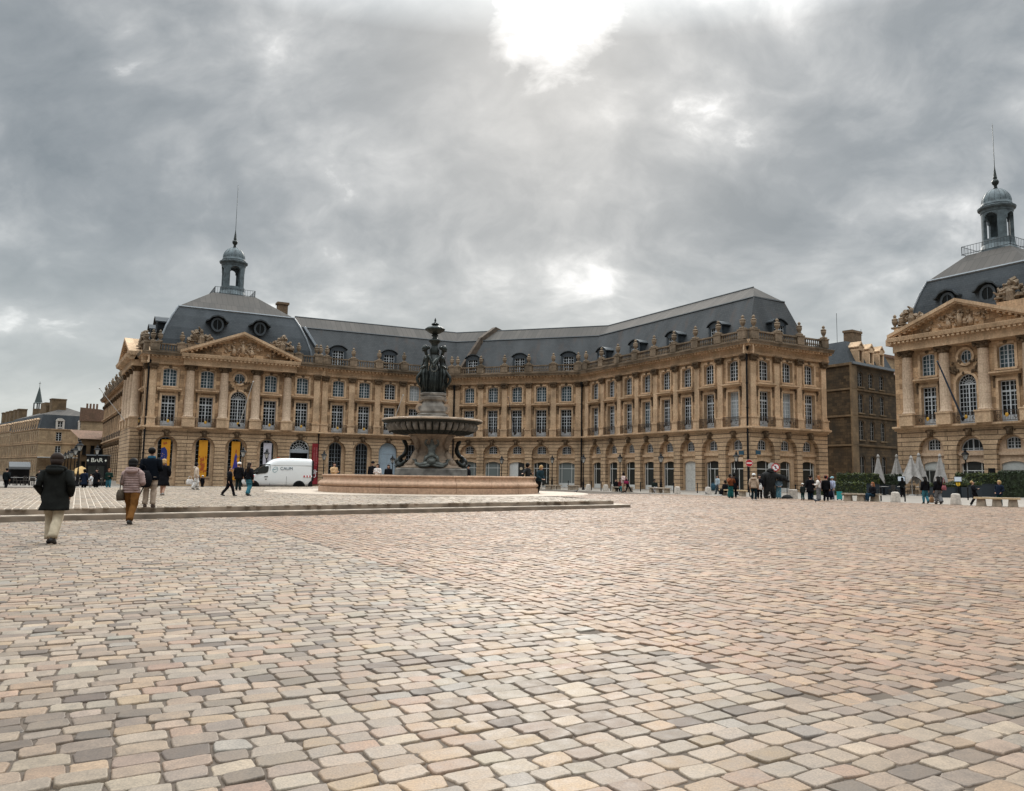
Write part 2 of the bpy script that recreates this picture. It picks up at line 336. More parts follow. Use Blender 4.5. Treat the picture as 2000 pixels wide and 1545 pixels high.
HAIR_D = simple("dark_hair", (0.006, 0.005, 0.0045), 0.6, spec=0.1); HAIR_B = simple("blond_hair", (0.38, 0.24, 0.11), 0.6, spec=0.1); HAIR_R = simple("red_hair", (0.22, 0.085, 0.035), 0.6, spec=0.1); HAIR_G = simple("brown_hair", (0.020, 0.012, 0.009), 0.6, spec=0.1)
VANW = simple("white_van_paint", (0.70, 0.71, 0.71), 0.28); RUBBER = simple("rubber", (0.008, 0.008, 0.008), 0.9, spec=0.1); PLASTD = simple("black_plastic", (0.010, 0.010, 0.011), 0.6, spec=0.15)
RED = simple("red_paint", (0.45, 0.02, 0.025), 0.5); WHITE = simple("bright_white", (0.78, 0.78, 0.78), 0.5); ORANGE = simple("orange_plastic", (0.75, 0.10, 0.03), 0.5)
BLUEP = simple("blue_enamel", (0.02, 0.07, 0.11), 0.4); TEXTD = simple("dark_lettering", (0.06, 0.10, 0.13), 0.5)
LAMPG = simple("lantern_glass", (0.50, 0.50, 0.48), 0.2)

OLDW = simple("grimy_window_paint", (0.16, 0.15, 0.14), 0.6)
# ------------------------------------------------------------------ ground
A1 = R(30.0)
E1 = np.array([math.cos(A1), math.sin(A1)]); E2 = np.array([-math.sin(A1), math.cos(A1)])
def ground_sheet():
    xs = [-900, -300, -120] + list(np.linspace(-60, 60, 49)) + [120, 300, 900]; ys = [-40, -10, 0] + list(np.linspace(4, 124, 61)) + [200, 400, 1400]
    mb = MB(); nx = len(xs)
    P = [(x, y, (gz(max(-60, min(60, x)), y)) - 0.002) for y in ys for x in xs]
    Fs = [(j * nx + i, j * nx + i + 1, (j + 1) * nx + i + 1, (j + 1) * nx + i) for j in range(len(ys) - 1) for i in range(nx - 1)]
    mb.add(P, Fs)
    m, nt, b = newmat("sett_bed"); b.inputs['Roughness'].default_value = 0.95
    geo = nd(nt, 'ShaderNodeNewGeometry'); n = nd(nt, 'ShaderNodeTexNoise', Scale=3.0, Detail=8.0); lk(nt, geo.outputs['Position'], n.inputs['Vector'])
    n2 = nd(nt, 'ShaderNodeTexNoise', Scale=60.0, Detail=4.0); lk(nt, geo.outputs['Position'], n2.inputs['Vector'])
    c = ramp(nt, mth(nt, 'ADD', mth(nt, 'MULTIPLY', n.outputs[0], 0.6), mth(nt, 'MULTIPLY', n2.outputs[0], 0.4)), [(0.3, (0.052, 0.038, 0.028)), (0.7, (0.10, 0.075, 0.055))]); lk(nt, c, b.inputs['Base Color'])
    struct(mb.build('ground', m, smooth=True))
ground_sheet()

def sett_material(name, rough_speck):
    m, nt, b = newmat(name)
    at = nd(nt, 'ShaderNodeAttribute'); at.attribute_name = 'Col'
    geo = nd(nt, 'ShaderNodeNewGeometry')
    n = nd(nt, 'ShaderNodeTexNoise', Scale=9.0, Detail=8.0, Roughness=0.6); lk(nt, geo.outputs['Position'], n.inputs['Vector'])
    n2 = nd(nt, 'ShaderNodeTexNoise', Scale=90.0, Detail=4.0, Roughness=0.6); lk(nt, geo.outputs['Position'], n2.inputs['Vector'])
    big = nd(nt, 'ShaderNodeTexNoise', Scale=0.35, Detail=5.0); lk(nt, geo.outputs['Position'], big.inputs['Vector'])
    col = mixc(nt, 0.7, at.outputs['Color'], ramp(nt, n.outputs[0], [(0.25, 0.30), (0.75, 0.68)]), 'OVERLAY')
    col = mixc(nt, 0.9, col, ramp(nt, n2.outputs[0], [(0.3, 0.34), (0.7, 0.66)]), 'OVERLAY')
    col = mixc(nt, 0.55, col, ramp(nt, big.outputs[0], [(0.3, 0.38), (0.7, 0.60)]), 'OVERLAY')
    pat = nd(nt, 'ShaderNodeTexNoise', Scale=0.16, Detail=6.0, Roughness=0.62); lk(nt, geo.outputs['Position'], pat.inputs['Vector'])
    col = mixc(nt, ramp(nt, pat.outputs[0], [(0.50, 0.0), (0.68, 0.38)]), col, (0.20, 0.155, 0.12))
    spot = nd(nt, 'ShaderNodeTexVoronoi', Scale=2.6); lk(nt, geo.outputs['Position'], spot.inputs['Vector'])
    col = mixc(nt, ramp(nt, spot.outputs['Distance'], [(0.035, 0.55), (0.06, 0.0)]), col, (0.10, 0.085, 0.07))
    if rough_speck:
        n3 = nd(nt, 'ShaderNodeTexNoise', Scale=26.0, Detail=5.0, Roughness=0.7); lk(nt, geo.outputs['Position'], n3.inputs['Vector'])
        col = mixc(nt, ramp(nt, n3.outputs[0], [(0.57, 0.0), (0.66, 0.75)]), col, (0.11, 0.085, 0.062))
    lk(nt, col, b.inputs['Base Color'])
    lk(nt, ramp(nt, n.outputs[0], [(0.3, 0.50), (0.7, 0.75)]), b.inputs['Roughness']); b.inputs['Specular IOR Level'].default_value = 0.45
    bp = nd(nt, 'ShaderNodeBump', Strength=0.5 if rough_speck else 0.28, Distance=0.012)
    lk(nt, mth(nt, 'ADD', n.outputs[0], mth(nt, 'MULTIPLY', n2.outputs[0], 0.35)), bp.inputs['Height']); lk(nt, bp.outputs[0], b.inputs['Normal'])
    return m
SETT_A = sett_material("smooth_setts", False); SETT_B = sett_material("pitted_setts", True)
PAL_A = np.array([(0.51, 0.445, 0.375), (0.47, 0.385, 0.315), (0.46, 0.365, 0.275), (0.40, 0.36, 0.32), (0.44, 0.395, 0.345), (0.29, 0.248, 0.212), (0.19, 0.16, 0.138), (0.46, 0.345, 0.275), (0.39, 0.38, 0.365), (0.35, 0.29, 0.245), (0.50, 0.40, 0.29)])
WT_A = np.array([.15, .14, .12, .13, .13, .09, .05, .08, .04, .07, .05])
PAL_B = np.array([(0.46, 0.36, 0.27), (0.44, 0.33, 0.255), (0.48, 0.385, 0.285), (0.39, 0.31, 0.245), (0.47, 0.34, 0.25), (0.31, 0.265, 0.225), (0.43, 0.38, 0.32), (0.255, 0.21, 0.175)])
WT_B = np.array([.18, .18, .16, .14, .12, .09, .09, .04])
PAL_P = np.array([(0.45, 0.395, 0.325), (0.42, 0.37, 0.31), (0.47, 0.40, 0.315), (0.39, 0.35, 0.30), (0.44, 0.36, 0.28)])
WT_P = np.array([.25, .25, .2, .15, .15])

# platform geometry (two steps): right corner and left end of each front edge
PLZ = 0.35
LO_R = np.array([4.36, 38.1]); UP_R = np.array([3.55, 38.05])
DF = np.array([-14.95 - LO_R[0], 22.4 - LO_R[1]]); DF /= np.linalg.norm(DF)          # front edge direction, right -> left
DB = np.array([math.cos(R(120.0)), math.sin(R(120.0))])                                # side edge direction, going back
LEFT = 75.0; DEPTH = 32.0
def plat_poly(corner, ext=0.0):
    a = corner; b = corner + DF * LEFT
    far_r = corner + DB * DEPTH; far_l = np.array([-33.0, 43.6])
    far_d = np.array([math.cos(R(57)), math.sin(R(57))])
    # far edge: line through far_l with direction ~57 deg, meets the side edge line
    M = np.array([DB, -far_d]).T; t = np.linalg.solve(M, far_l - a); fr = a + DB * t[0]
    b2 = far_l - far_d * 22.0
    return [tuple(a), tuple(fr), tuple(b2), tuple(b)]
def inside(poly, X, Y):
    ok = np.zeros(X.shape, bool); n = len(poly); j = n - 1
    for i in range(n):
        xi, yi = poly[i]; xj, yj = poly[j]
        c = ((yi > Y) != (yj > Y)) & (X < (xj - xi) * (Y - yi) / (yj - yi + 1e-12) + xi); ok ^= c; j = i
    return ok
PL_LO = plat_poly(LO_R); PL_UP = plat_poly(UP_R)
FC = np.array([-6.95, 51.3]); FRR = 6.95                                               # fountain centre and basin radius

def setts(name, mat, d_row, test, pal, wts, rowh, lmin, lmax, zfun, seed, joint=0.0065, lift=0.010, near=16.0, far=50.0, irr=1.0):
    """a field of individually shaped stones laid in courses along d_row"""
    g = np.random.default_rng(seed); dr = np.array(d_row); dc = np.array([-dr[1], dr[0]])
    C = []; 
    ext = far * 1.45
    nrow = int(2 * ext / rowh)
    rows = []
    v = -ext
    while v < ext:
        h = rowh * g.uniform(0.9, 1.12)
        # clip row to camera wedge roughly
        L = g.uniform(lmin, lmax, int(2 * ext / ((lmin + lmax) / 2)) + 2); u = -ext + g.uniform(0, lmax) + np.concatenate([[0], np.cumsum(L)[:-1]])
        cu = u + L / 2; cx = cu * dr[0] + (v + h / 2) * dc[0]; cy = cu * dr[1] + (v + h / 2) * dc[1]
        az = cx / np.maximum(cy, 0.01)
        k = (cy > 3.0) & (az > -0.76) & (az < 0.70) & (cy < far) & test(cx, cy)
        if k.any(): rows.append(np.stack([cu[k], np.full(k.sum(), v + h / 2), L[k], np.full(k.sum(), h)], 1))
        v += h
    S = np.concatenate(rows); n = len(S)
    cx = S[:, 0] * dr[0] + S[:, 1] * dc[0]; cy = S[:, 0] * dr[1] + S[:, 1] * dc[1]
    col = pal[g.choice(len(pal), n, p=wts / wts.sum())] * (np.array([.49, .395, .325]) if name.startswith('pitted') else np.array([.48, .42, .36])) * g.uniform(0.80, 1.12, (n, 1)) * g.normal(1, 0.012, (n, 3))
    objs = []
    for lod in (0, 1):
        sel = (cy < near) if lod == 0 else (cy >= near)
        if not sel.any(): continue
        s = S[sel]; k = len(s); N = 20 if lod == 0 else 8
        th = np.linspace(0, 2 * np.pi, N, endpoint=False) + np.pi / N
        ct, st = np.cos(th), np.sin(th); pw = 0.30 if lod == 0 else 0.27
        bx = np.sign(ct) * np.abs(ct) ** pw; by = np.sign(st) * np.abs(st) ** pw
        jit = 1 + g.normal(0, 0.035 * irr, (k, N)); skew = g.normal(0, 0.05 * irr, (k, 1)); tap = g.normal(0, 0.05 * irr, (k, 1))
        jt = joint if lod == 0 else joint * 1.45; hu = (s[:, 2:3] / 2 - jt); hv = (s[:, 3:4] / 2 - jt * 0.8)
        U = bx[None] * hu * jit * (1 + tap * by[None]); V = by[None] * hv * jit + skew * U
        tilt = g.normal(0, 0.018, (k, 2)); hz = g.normal(0, 0.0035, k)
        rings = ((0.92, 0.0), (0.972, -0.002), (1.0, -0.009), (1.01, -0.03)) if lod == 0 else ((0.90, 0.0), (1.0, -0.012), (1.01, -0.04))
        V3 = []
        for sc, dz in rings:
            uu, vv = U * sc, V * sc
            wx = (s[:, 0:1] + uu) * dr[0] + (s[:, 1:2] + vv) * dc[0]; wy = (s[:, 0:1] + uu) * dr[1] + (s[:, 1:2] + vv) * dc[1]
            wz = lift + hz[:, None] + dz + tilt[:, :1] * uu + tilt[:, 1:] * vv + zfun(wx, wy)
            V3.append(np.stack([wx, wy, wz], 2))
        nr = len(rings); VV = np.stack(V3, 1).reshape(-1, 3)                          # k * nr * N
        base = (np.arange(k) * nr * N)[:, None]
        top = base + np.arange(N)[None]
        quads = []
        i = np.arange(N); i2 = (i + 1) % N
        for r_ in range(nr - 1):
            q = np.stack([r_ * N + i, (r_ + 1) * N + i, (r_ + 1) * N + i2, r_ * N + i2], 1)
            quads.append((base[:, :, None] + q[None]).reshape(-1, 4))
        Q = np.concatenate(quads)
        loops = np.concatenate([top.ravel(), Q.ravel()]); tot = np.concatenate([np.full(k, N), np.full(len(Q), 4)])
        me = bpy.data.meshes.new(name); me.vertices.add(len(VV)); me.vertices.foreach_set('co', VV.astype(np.float32).ravel())
        me.loops.add(len(loops)); me.loops.foreach_set('vertex_index', loops.astype(np.int32))
        me.polygons.add(len(tot)); me.polygons.foreach_set('loop_start', np.concatenate([[0], np.cumsum(tot)[:-1]]).astype(np.int32))
        me.polygons.foreach_set('use_smooth', np.concatenate([np.zeros(k, bool), np.ones(len(Q), bool)]))
        me.update(calc_edges=True)
        ca = me.color_attributes.new('Col', 'FLOAT_COLOR', 'POINT')
        cc = np.concatenate([np.clip(col[sel], 0, 1), np.ones((k, 1))], 1); ca.data.foreach_set('color', np.repeat(cc, nr * N, axis=0).astype(np.float32).ravel())
        me.materials.append(mat); objs.append(struct(place(name, me), 'structure'))
    return objs
def zg(X, Y): return np.where(X > 0, 0.0065 * X, -0.25 * np.clip((Y - 68) / 22, 0, 1) * np.clip(-X / 15, 0, 1))
BC = np.array([2.01, 5.44]); bu, bv = BC @ E1, BC @ E2
def in_B(X, Y):
    u = X * E1[0] + Y * E1[1]; v = X * E2[0] + Y * E2[1]; return (u > bu) & (v > bv)
KL0, KL1 = np.array([-2.0, 90.2]), np.array([25.5, 41.0])                              # kerb line between setts and grey pavement
def before_kerb(X, Y): return ((KL1[0] - KL0[0]) * (Y - KL0[1]) - (KL1[1] - KL0[1]) * (X - KL0[0])) < 0
def test_A(X, Y): return ~in_B(X, Y) & ~inside(PL_LO, X, Y) & before_kerb(X, Y)
def test_B(X, Y): return in_B(X, Y) & ~inside(PL_LO, X, Y) & before_kerb(X, Y)
def test_P(X, Y): return inside(PL_UP, X, Y) & ((X - FC[0]) ** 2 + (Y - FC[1]) ** 2 > (FRR + 3.1) ** 2)
setts('sett_paving', SETT_A, E1, test_A, PAL_A, WT_A, 0.170, 0.175, 0.275, zg, 1, far=48)
setts('pitted_sett_paving', SETT_B, E2, test_B, PAL_B, WT_B, 0.172, 0.18, 0.275, zg, 2, far=66, joint=0.009, irr=1.9)

def slab_sheet(name, poly, z, mat, zslope=False):
    mb = MB(); mb.poly([(x, y, z + (gz(x, y) if zslope else 0)) for x, y in poly]); return struct(mb.build(name, mat))
STEP = simple("step_stone", (0.40, 0.335, 0.27), 0.8, 0, 0.3, 2.5, 0.2)
RISER = simple("shaded_riser_stone", (0.20, 0.155, 0.115), 0.85, 0, 0.4, 1.6, 0.3)  # darker copy of the step stone; riser shade put into the colour
def platform():
    for name, poly, z0, z1 in (('lower_step', PL_LO, -0.45, PLZ / 2), ('upper_step', PL_UP, PLZ / 2 - 0.02, PLZ)):
        mb = MB(); P = list(reversed(poly)); n = len(P)
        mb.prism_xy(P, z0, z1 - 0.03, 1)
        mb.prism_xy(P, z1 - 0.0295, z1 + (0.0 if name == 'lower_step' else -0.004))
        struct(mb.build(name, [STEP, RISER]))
platform()
setts('platform_sett_paving', SETT_A, E2, test_P, PAL_P, WT_P, 0.19, 0.3, 0.52, lambda X, Y: np.full(X.shape, PLZ), 3, near=0.0, far=66, joint=0.012, lift=0.010, irr=0.6)
def rings():
    mb = MB(); n = 96
    for r0, r1, z in ((FRR - 0.6, FRR + 2.35, 0.014), (FRR + 2.38, FRR + 3.15, 0.016)):
        for k in range(n):
            a, b = 2 * math.pi * k / n, 2 * math.pi * (k + 1) / n
            P = [(FC[0] + r * math.cos(t), FC[1] + r * math.sin(t), PLZ + z) for r, t in ((r0, a), (r1, a), (r1, b), (r0, b))]
            mb.quad(*P)
    struct(mb.build('ring_pavement', simple("ring_slabs", (0.36, 0.29, 0.225), 0.75, 0, 0.12, 1.5, 0.1)))
rings()
PAVE = simple("grey_pavement", (0.225, 0.195, 0.165), 0.85, 0, 0.22, 1.2, 0.2)
def pavement():
    # coarse grid keeps the sheet on the sloping ground
    mb = MB()
    xs = np.linspace(-72, 72, 37); ys = np.linspace(26, 132, 43)
    for i in range(len(xs) - 1):
        for j in range(len(ys) - 1):
            c = ((xs[i] + xs[i + 1]) / 2, (ys[j] + ys[j + 1]) / 2)
            # exact clip along the kerb line by projecting offending corners on to it
            P = [(xs[i], ys[j]), (xs[i + 1], ys[j]), (xs[i + 1], ys[j + 1]), (xs[i], ys[j + 1])]
            out = []
            def sd(p): return (KL1[0] - KL0[0]) * (p[1] - KL0[1]) - (KL1[1] - KL0[1]) * (p[0] - KL0[0])
            if min(p[0] for p in P) > -22:
                for q in range(4):
                    a, b = P[q], P[(q + 1) % 4]; sa, sb = sd(a), sd(b)
                    if sa >= 0: out.append(a)
                    if (sa >= 0) != (sb >= 0):
                        t = sa / (sa - sb); out.append((a[0] + (b[0] - a[0]) * t, a[1] + (b[1] - a[1]) * t))
            elif ys[j] > 66: out = P
            if len(out) >= 3: mb.poly([(x, y, gz(x, y) + 0.004) for x, y in out])
    struct(mb.build('pavement', PAVE))
pavement()
# ------------------------------------------------------------------ architecture helpers
PP = [(-44.54, 89.28), (-27.68, 99.16), (-11.72, 107.49), (5.48, 101.86), (20.29, 76.66), (29.82, 82.29), (34.22, 75.05), (38.75, 67.64)]
def arch_pts(cx, hw, zs, rise, n=10):
    """points along the head of an opening from left to right"""
    if rise <= 0: return [(cx - hw, zs), (cx + hw, zs)]
    if abs(rise - hw) < 1e-6:
        return [(cx - hw * math.cos(math.pi * k / n), zs + hw * math.sin(math.pi * k / n)) for k in range(n + 1)]
    rr = (hw * hw + rise * rise) / (2 * rise); a = math.asin(hw / rr)
    return [(cx + rr * math.sin(-a + 2 * a * k / n), zs + rise - rr + rr * math.cos(-a + 2 * a * k / n)) for k in range(n + 1)]
def O(cx, hw, zb, zs, rise=0.0): return dict(cx=cx, hw=hw, zb=zb, zs=zs, rise=rise)
def band(mb, x0, x1, z0, z1, ops, y=0.0, depth=0.3, mat=0, rmat=None):
    """a strip of wall with openings cut out and their reveals"""
    rmat = mat if rmat is None else rmat
    x = x0
    for o in sorted(ops, key=lambda q: q['cx']):
        a, b = o['cx'] - o['hw'], o['cx'] + o['hw']
        if a > x + 1e-4: mb.quad((x, y, z0), (a, y, z0), (a, y, z1), (x, y, z1), mat)
        if o.get('circle'):
            n = 16; cz, r = o['cz'], o['hw']
            up = [(o['cx'] - r * math.cos(math.pi * k / n), cz + r * math.sin(math.pi * k / n)) for k in range(n + 1)]
            dn = [(p[0], 2 * cz - p[1]) for p in up]
            for p, q in zip(up, up[1:]): mb.quad((p[0], y, p[1]), (q[0], y, q[1]), (q[0], y, z1), (p[0], y, z1), mat)
            for p, q in zip(dn, dn[1:]): mb.quad((p[0], y, z0), (q[0], y, z0), (q[0], y, q[1]), (p[0], y, p[1]), mat)
            loop = up + dn[::-1][1:-1]
        else:
            pts = arch_pts(o['cx'], o['hw'], o['zs'], o['rise'])
            if o['zb'] > z0 + 1e-4: mb.quad((a, y, z0), (b, y, z0), (b, y, o['zb']), (a, y, o['zb']), mat)
            for p, q in zip(pts, pts[1:]): mb.quad((p[0], y, p[1]), (q[0], y, q[1]), (q[0], y, z1), (p[0], y, z1), mat)
            loop = [(a, o['zb'])] + pts + [(b, o['zb'])]
        m = len(loop)
        for i in range(m):
            p, q = loop[i], loop[(i + 1) % m]
            mb.quad((p[0], y, p[1]), (p[0], y + depth, p[1]), (q[0], y + depth, q[1]), (q[0], y, q[1]), rmat)
        x = b
    if x < x1 - 1e-4: mb.quad((x, y, z0), (x1, y, z0), (x1, y, z1), (x, y, z1), mat)

_win = {}
def win_meshes(hw, h, rise, cols, rows, transom=None, panel=0.0, t=0.045, key=None, fr=0.07, paint=None, fan=False):
    """window joinery centred on x=0, sill at z=0; y=0 is its outer face. returns (frame mesh, glass polygon MB)"""
    k = (hw, h, rise, cols, rows, transom, panel, t, fan, paint.name if paint else 0)
    if k in _win: return _win[k]
    zs = h - rise; pts = arch_pts(0, hw, zs, rise, 12)
    def top(x):
        if rise <= 0: return h
        for p, q in zip(pts, pts[1:]):
            if p[0] - 1e-6 <= x <= q[0] + 1e-6: return p[1] + (q[1] - p[1]) * (x - p[0]) / max(1e-6, q[0] - p[0])
        return zs
    f = MB()
    f.box(-hw, -hw + fr, 0, 0.08, 0, zs); f.box(hw - fr, hw, 0, 0.08, 0, zs); f.box(-hw + fr, hw - fr, 0.001, 0.079, 0, fr)
    if rise <= 0: f.box(-hw + fr, hw - fr, 0.001, 0.079, h - fr, h)
    else:
        inn = [(p[0] * (hw - fr) / hw, p[1] - fr * (0.4 + 0.6 * (p[1] - zs) / rise)) for p in pts]
        for (p, q), (pi, qi) in zip(zip(pts, pts[1:]), zip(inn, inn[1:])): f.prism_xz([pi, qi, q, p], 0.002, 0.078)
    zl = fr
    if panel > 0:
        f.box(-hw + fr, hw - fr, 0.02, 0.06, fr, panel); zl = panel
    lim = zs if fan else None
    f.box(-0.055, 0.055, -0.005, 0.075, zl, (zs if fan else top(0)) - 0.02)
    if transom: f.box(-hw + fr, hw - fr, -0.003, 0.073, transom - 0.05, transom + 0.05)
    if fan:
        f.box(-hw + fr, hw - fr, -0.004, 0.074, zs - 0.06, zs + 0.06)
        for q in range(1, 8):
            a = math.pi * q / 8; f.prism_xz([(0.12 * math.cos(a) - t / 2 * math.sin(a), zs + 0.12 * math.sin(a) + t / 2 * math.cos(a)), (0.12 * math.cos(a) + t / 2 * math.sin(a), zs + 0.12 * math.sin(a) - t / 2 * math.cos(a)),
                     ((hw - .05) * math.cos(a) + t / 2 * math.sin(a), zs + (hw - .05) * math.sin(a) - t / 2 * math.cos(a)), ((hw - .05) * math.cos(a) - t / 2 * math.sin(a), zs + (hw - .05) * math.sin(a) + t / 2 * math.cos(a))], 0.02, 0.06)
        for rr in (0.38, 0.68):
            n = 14
            for q in range(n):
                a, b = math.pi * q / n, math.pi * (q + 1) / n; r0, r1 = rr * hw - t / 2, rr * hw + t / 2
                f.prism_xz([(r0 * math.cos(a), zs + r0 * math.sin(a)), (r1 * math.cos(a), zs + r1 * math.sin(a)), (r1 * math.cos(b), zs + r1 * math.sin(b)), (r0 * math.cos(b), zs + r0 * math.sin(b))], 0.021, 0.059)
    half = cols // 2
    for c in range(1, cols):
        if cols % 2 == 0 and c == half: continue
        x = -hw + fr + (2 * hw - 2 * fr) * c / cols
        f.box(x - t / 2, x + t / 2, 0.02, 0.06, zl, (zs if fan else top(x)) - 0.01)
    zt = zs if (fan or rise <= 0) else zs + rise * 0.3
    for r in range(1, rows):
        z = zl + (zt - zl) * r / rows
        f.box(-hw + fr, hw - fr, 0.022, 0.058, z - t / 2, z + t / 2)
    g = MB(); g.poly([(-hw + .01, 0.045, 0.01)] + [(p[0] * 0.99, 0.045, p[1] - 0.01) for p in pts][::-1][::-1] + [(hw - .01, 0.045, 0.01)])
    g.f = [list(reversed(q)) for q in g.f]
    me = f.mesh('window', [paint or WINW]); gm = g
    _win[k] = (me, gm, {}); return _win[k]

class Facade:
    """one straight front: local x runs along it, y points into the building, z is world height"""
    def __init__(s, bld, A, B, L=None):
        s.b = bld; s.A = np.array(A, float); d = np.array(B, float) - s.A; s.L = float(np.linalg.norm(d)) if L is None else L
        s.u = d / np.linalg.norm(d); s.ang = math.atan2(d[1], d[0]); s.w = np.array([-s.u[1], s.u[0]])
    def P(s, x, y=0.0): q = s.A + s.u * x + s.w * y; return q
    def loc(s, x, y, z):
        q = s.P(x, y); p = s.b.location; return (q[0] - p[0], q[1] - p[1], z - p[2])
    def part(s, name, mb, mats, x=0.0, y=0.0, z=0.0, smooth=False, parent=None):
        mats = mats if isinstance(mats, (list, tuple)) else [mats]
        me = mb if not isinstance(mb, MB) else mb.mesh(name, mats, smooth)
        return place(name, me, s.b, s.loc(x, y, z), s.ang)
    def window(s, x, z, y, hw, h, rise, cols, rows, glass, name='window', **kw):
        me, g, cache = win_meshes(hw, h, rise, cols, rows, **kw)
        o = place(name, me, s.b, s.loc(x, y, z), s.ang)
        if glass.name not in cache: cache[glass.name] = g.mesh('pane', [glass])
        place('pane', cache[glass.name], o, (0, 0, 0)); return o

def urn_mesh():
    mb = MB(); mb.box(-.26, .26, -.26, .26, 0, 0.16)
    mb.lathe([(0.20, 0.16), (0.12, 0.24), (0.11, 0.30), (0.20, 0.42), (0.27, 0.62), (0.29, 0.78), (0.23, 0.84), (0.30, 0.88), (0.30, 0.94), (0.2, 1.0), (0.12, 1.06), (0.11, 1.12), (0.17, 1.18), (0.15, 1.28), (0.06, 1.38), (0.01, 1.42)], 10)
    return mb.mesh('urn', [ST_BAL], True)
URN = urn_mesh()
def keystone_mesh():
    mb = MB(); g = random.Random(3)
    mb.frustum(-.22, .22, -.16, 0.05, 0, 0.7, -.06, 0)
    mb.ball((0, -.2, .34), (.16, .16, .22)); mb.ball((-.13, -.17, .52), (.11, .1, .12)); mb.ball((.13, -.17, .52), (.11, .1, .12)); mb.ball((0, -.2, .14), (.12, .12, .14))
    for k in range(6): mb.ball((g.uniform(-.42, .42), -.06, g.uniform(.25, .62)), (.10, .07, .09), 6, 5)
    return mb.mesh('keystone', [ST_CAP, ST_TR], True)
KEYST = keystone_mesh()
_rail = {}
def railing_mesh(w, med):
    k = (round(w, 2), med.name)
    if k in _rail: return _rail[k]
    mb = MB(); mb.box(-w / 2, w / 2, -.03, .03, 0.92, 0.97); mb.box(-w / 2, w / 2, -.02, .02, 0.08, 0.12); mb.box(-w / 2, w / 2, -.02, .02, 0.78, 0.81)
    n = int(w / 0.13)
    for i in range(n + 1):
        x = -w / 2 + w * i / n; mb.box(x - .011, x + .011, -.012, .012, 0.1, 0.93)
    for c in (-w * .27, w * .27):
        for q in range(10):
            a, b = 2 * math.pi * q / 10, 2 * math.pi * (q + 1) / 10
            mb.prism_xz([(c + .12 * math.cos(a), .45 + .16 * math.sin(a)), (c + .15 * math.cos(a), .45 + .2 * math.sin(a)), (c + .15 * math.cos(b), .45 + .2 * math.sin(b)), (c + .12 * math.cos(b), .45 + .16 * math.sin(b))], -.025, .005)
    mb.ball((0, -.04, .55), (.15, .05, .19), 10, 6, 1)
    _rail[k] = mb.mesh('balcony_railing', [RUSTIRON, med]); return _rail[k]
def capital(mb, x, y, hw, z0, z1, mat):
    h = z1 - z0
    mb.frustum(x - hw, x + hw, y - hw * .5, y + .05, z0, z0 + h * .75, -.10, -.04, mat)
    mb.box(x - hw - .13, x + hw + .13, y - hw * .5 - .14, y + .05, z0 + h * .75, z1, mat)
    for sx in (-1, 1): mb.ball((x + sx * (hw + .05), y - hw * .5 - .08, z0 + h * .55), (.12, .12, .13), 6, 5, mat); mb.ball((x + sx * hw * .4, y - hw * .5 - .07, z0 + h * .25), (.1, .08, .12), 6, 5, mat)
def pilaster(mb, x, hw=.36, mat=0, cap=1):
    mb.box(x - hw - .10, x + hw + .10, -.30, .0, 6.5, 7.36, mat); mb.box(x - hw - .16, x + hw + .16, -.36, .0, 7.36, 7.5, mat); mb.box(x - hw - .14, x + hw + .14, -.34, 0, 6.5, 6.64, mat)
    mb.box(x - hw - .05, x + hw + .05, -.21, 0, 7.5, 7.68, mat)
    mb.box(x - hw, x + hw, -.16, 0, 7.68, 12.9, mat)
    capital(mb, x, -.1, hw, 12.9, 13.55, cap)
ENT = [(0.0, 13.55), (-.20, 13.55), (-.20, 13.65), (-.24, 13.67), (-.24, 13.78), (-.16, 13.80), (-.16, 14.24), (-.22, 14.26), (-.26, 14.44), (-.84, 14.46), (-.88, 14.60), (-.98, 14.78), (-.98, 14.84), (0.0, 14.90)]
def entablature(mb, x0, x1, off=0.0, mat=0, dz=0.0):
    o = len(mb.m); mb.sweep_x([(y - (off if y < 0 else 0), z + dz) for y, z in ENT], x0, x1, mat)
    for i in (9, 10, 11, 12): mb.m[o + i] = mat + 1
    n = max(1, int((x1 - x0) / 0.44))
    for i in range(n):
        x = x0 + (i + .5) * (x1 - x0) / n; mb.box(x - .12, x + .12, -.70 - off, -.24 - off, 14.27, 14.455, mat)
def belt(mb, x0, x1, off=0.0, mat=0, dz=0.0):
    mb.sweep_x([(y - (off if y < 0 else 0), z + dz) for y, z in [(0, 6.08), (-.10, 6.08), (-.12, 6.2), (-.38, 6.28), (-.48, 6.34), (-.48, 6.5), (0, 6.52)]], x0, x1, mat)
def balustrade(mb, x0, x1, peds, mat=0, z=14.9, y=-.28):
    """plinth, balusters between pedestals, rail"""
    mb.box(x0, x1, y - .2, y + .2, z, z + .16, mat)
    edges = sorted(peds)
    for p in edges: mb.box(p - .48, p + .48, y - .24, y + .24, z + .16, z + 1.0, mat); mb.box(p - .54, p + .54, y - .29, y + .29, z + 1.0, z + 1.14, mat)
    cuts = [x0 - .48] + edges + [x1 + .48]
    for a, b in zip(cuts, cuts[1:]):
        a, b = a + .48, b - .48
        if b - a < .3: continue
        mb.box(a, b, y - .17, y + .17, z + .86, z + 1.0, mat)
        n = max(1, int((b - a) / .27))
        for i in range(n):
            x = a + (i + .5) * (b - a) / n; mb.lathe([(.06, 0), (.06, .08), (.10, .25), (.055, .5), (.06, .62), (.08, .70)], 6, (x, y, z + .16), mat)
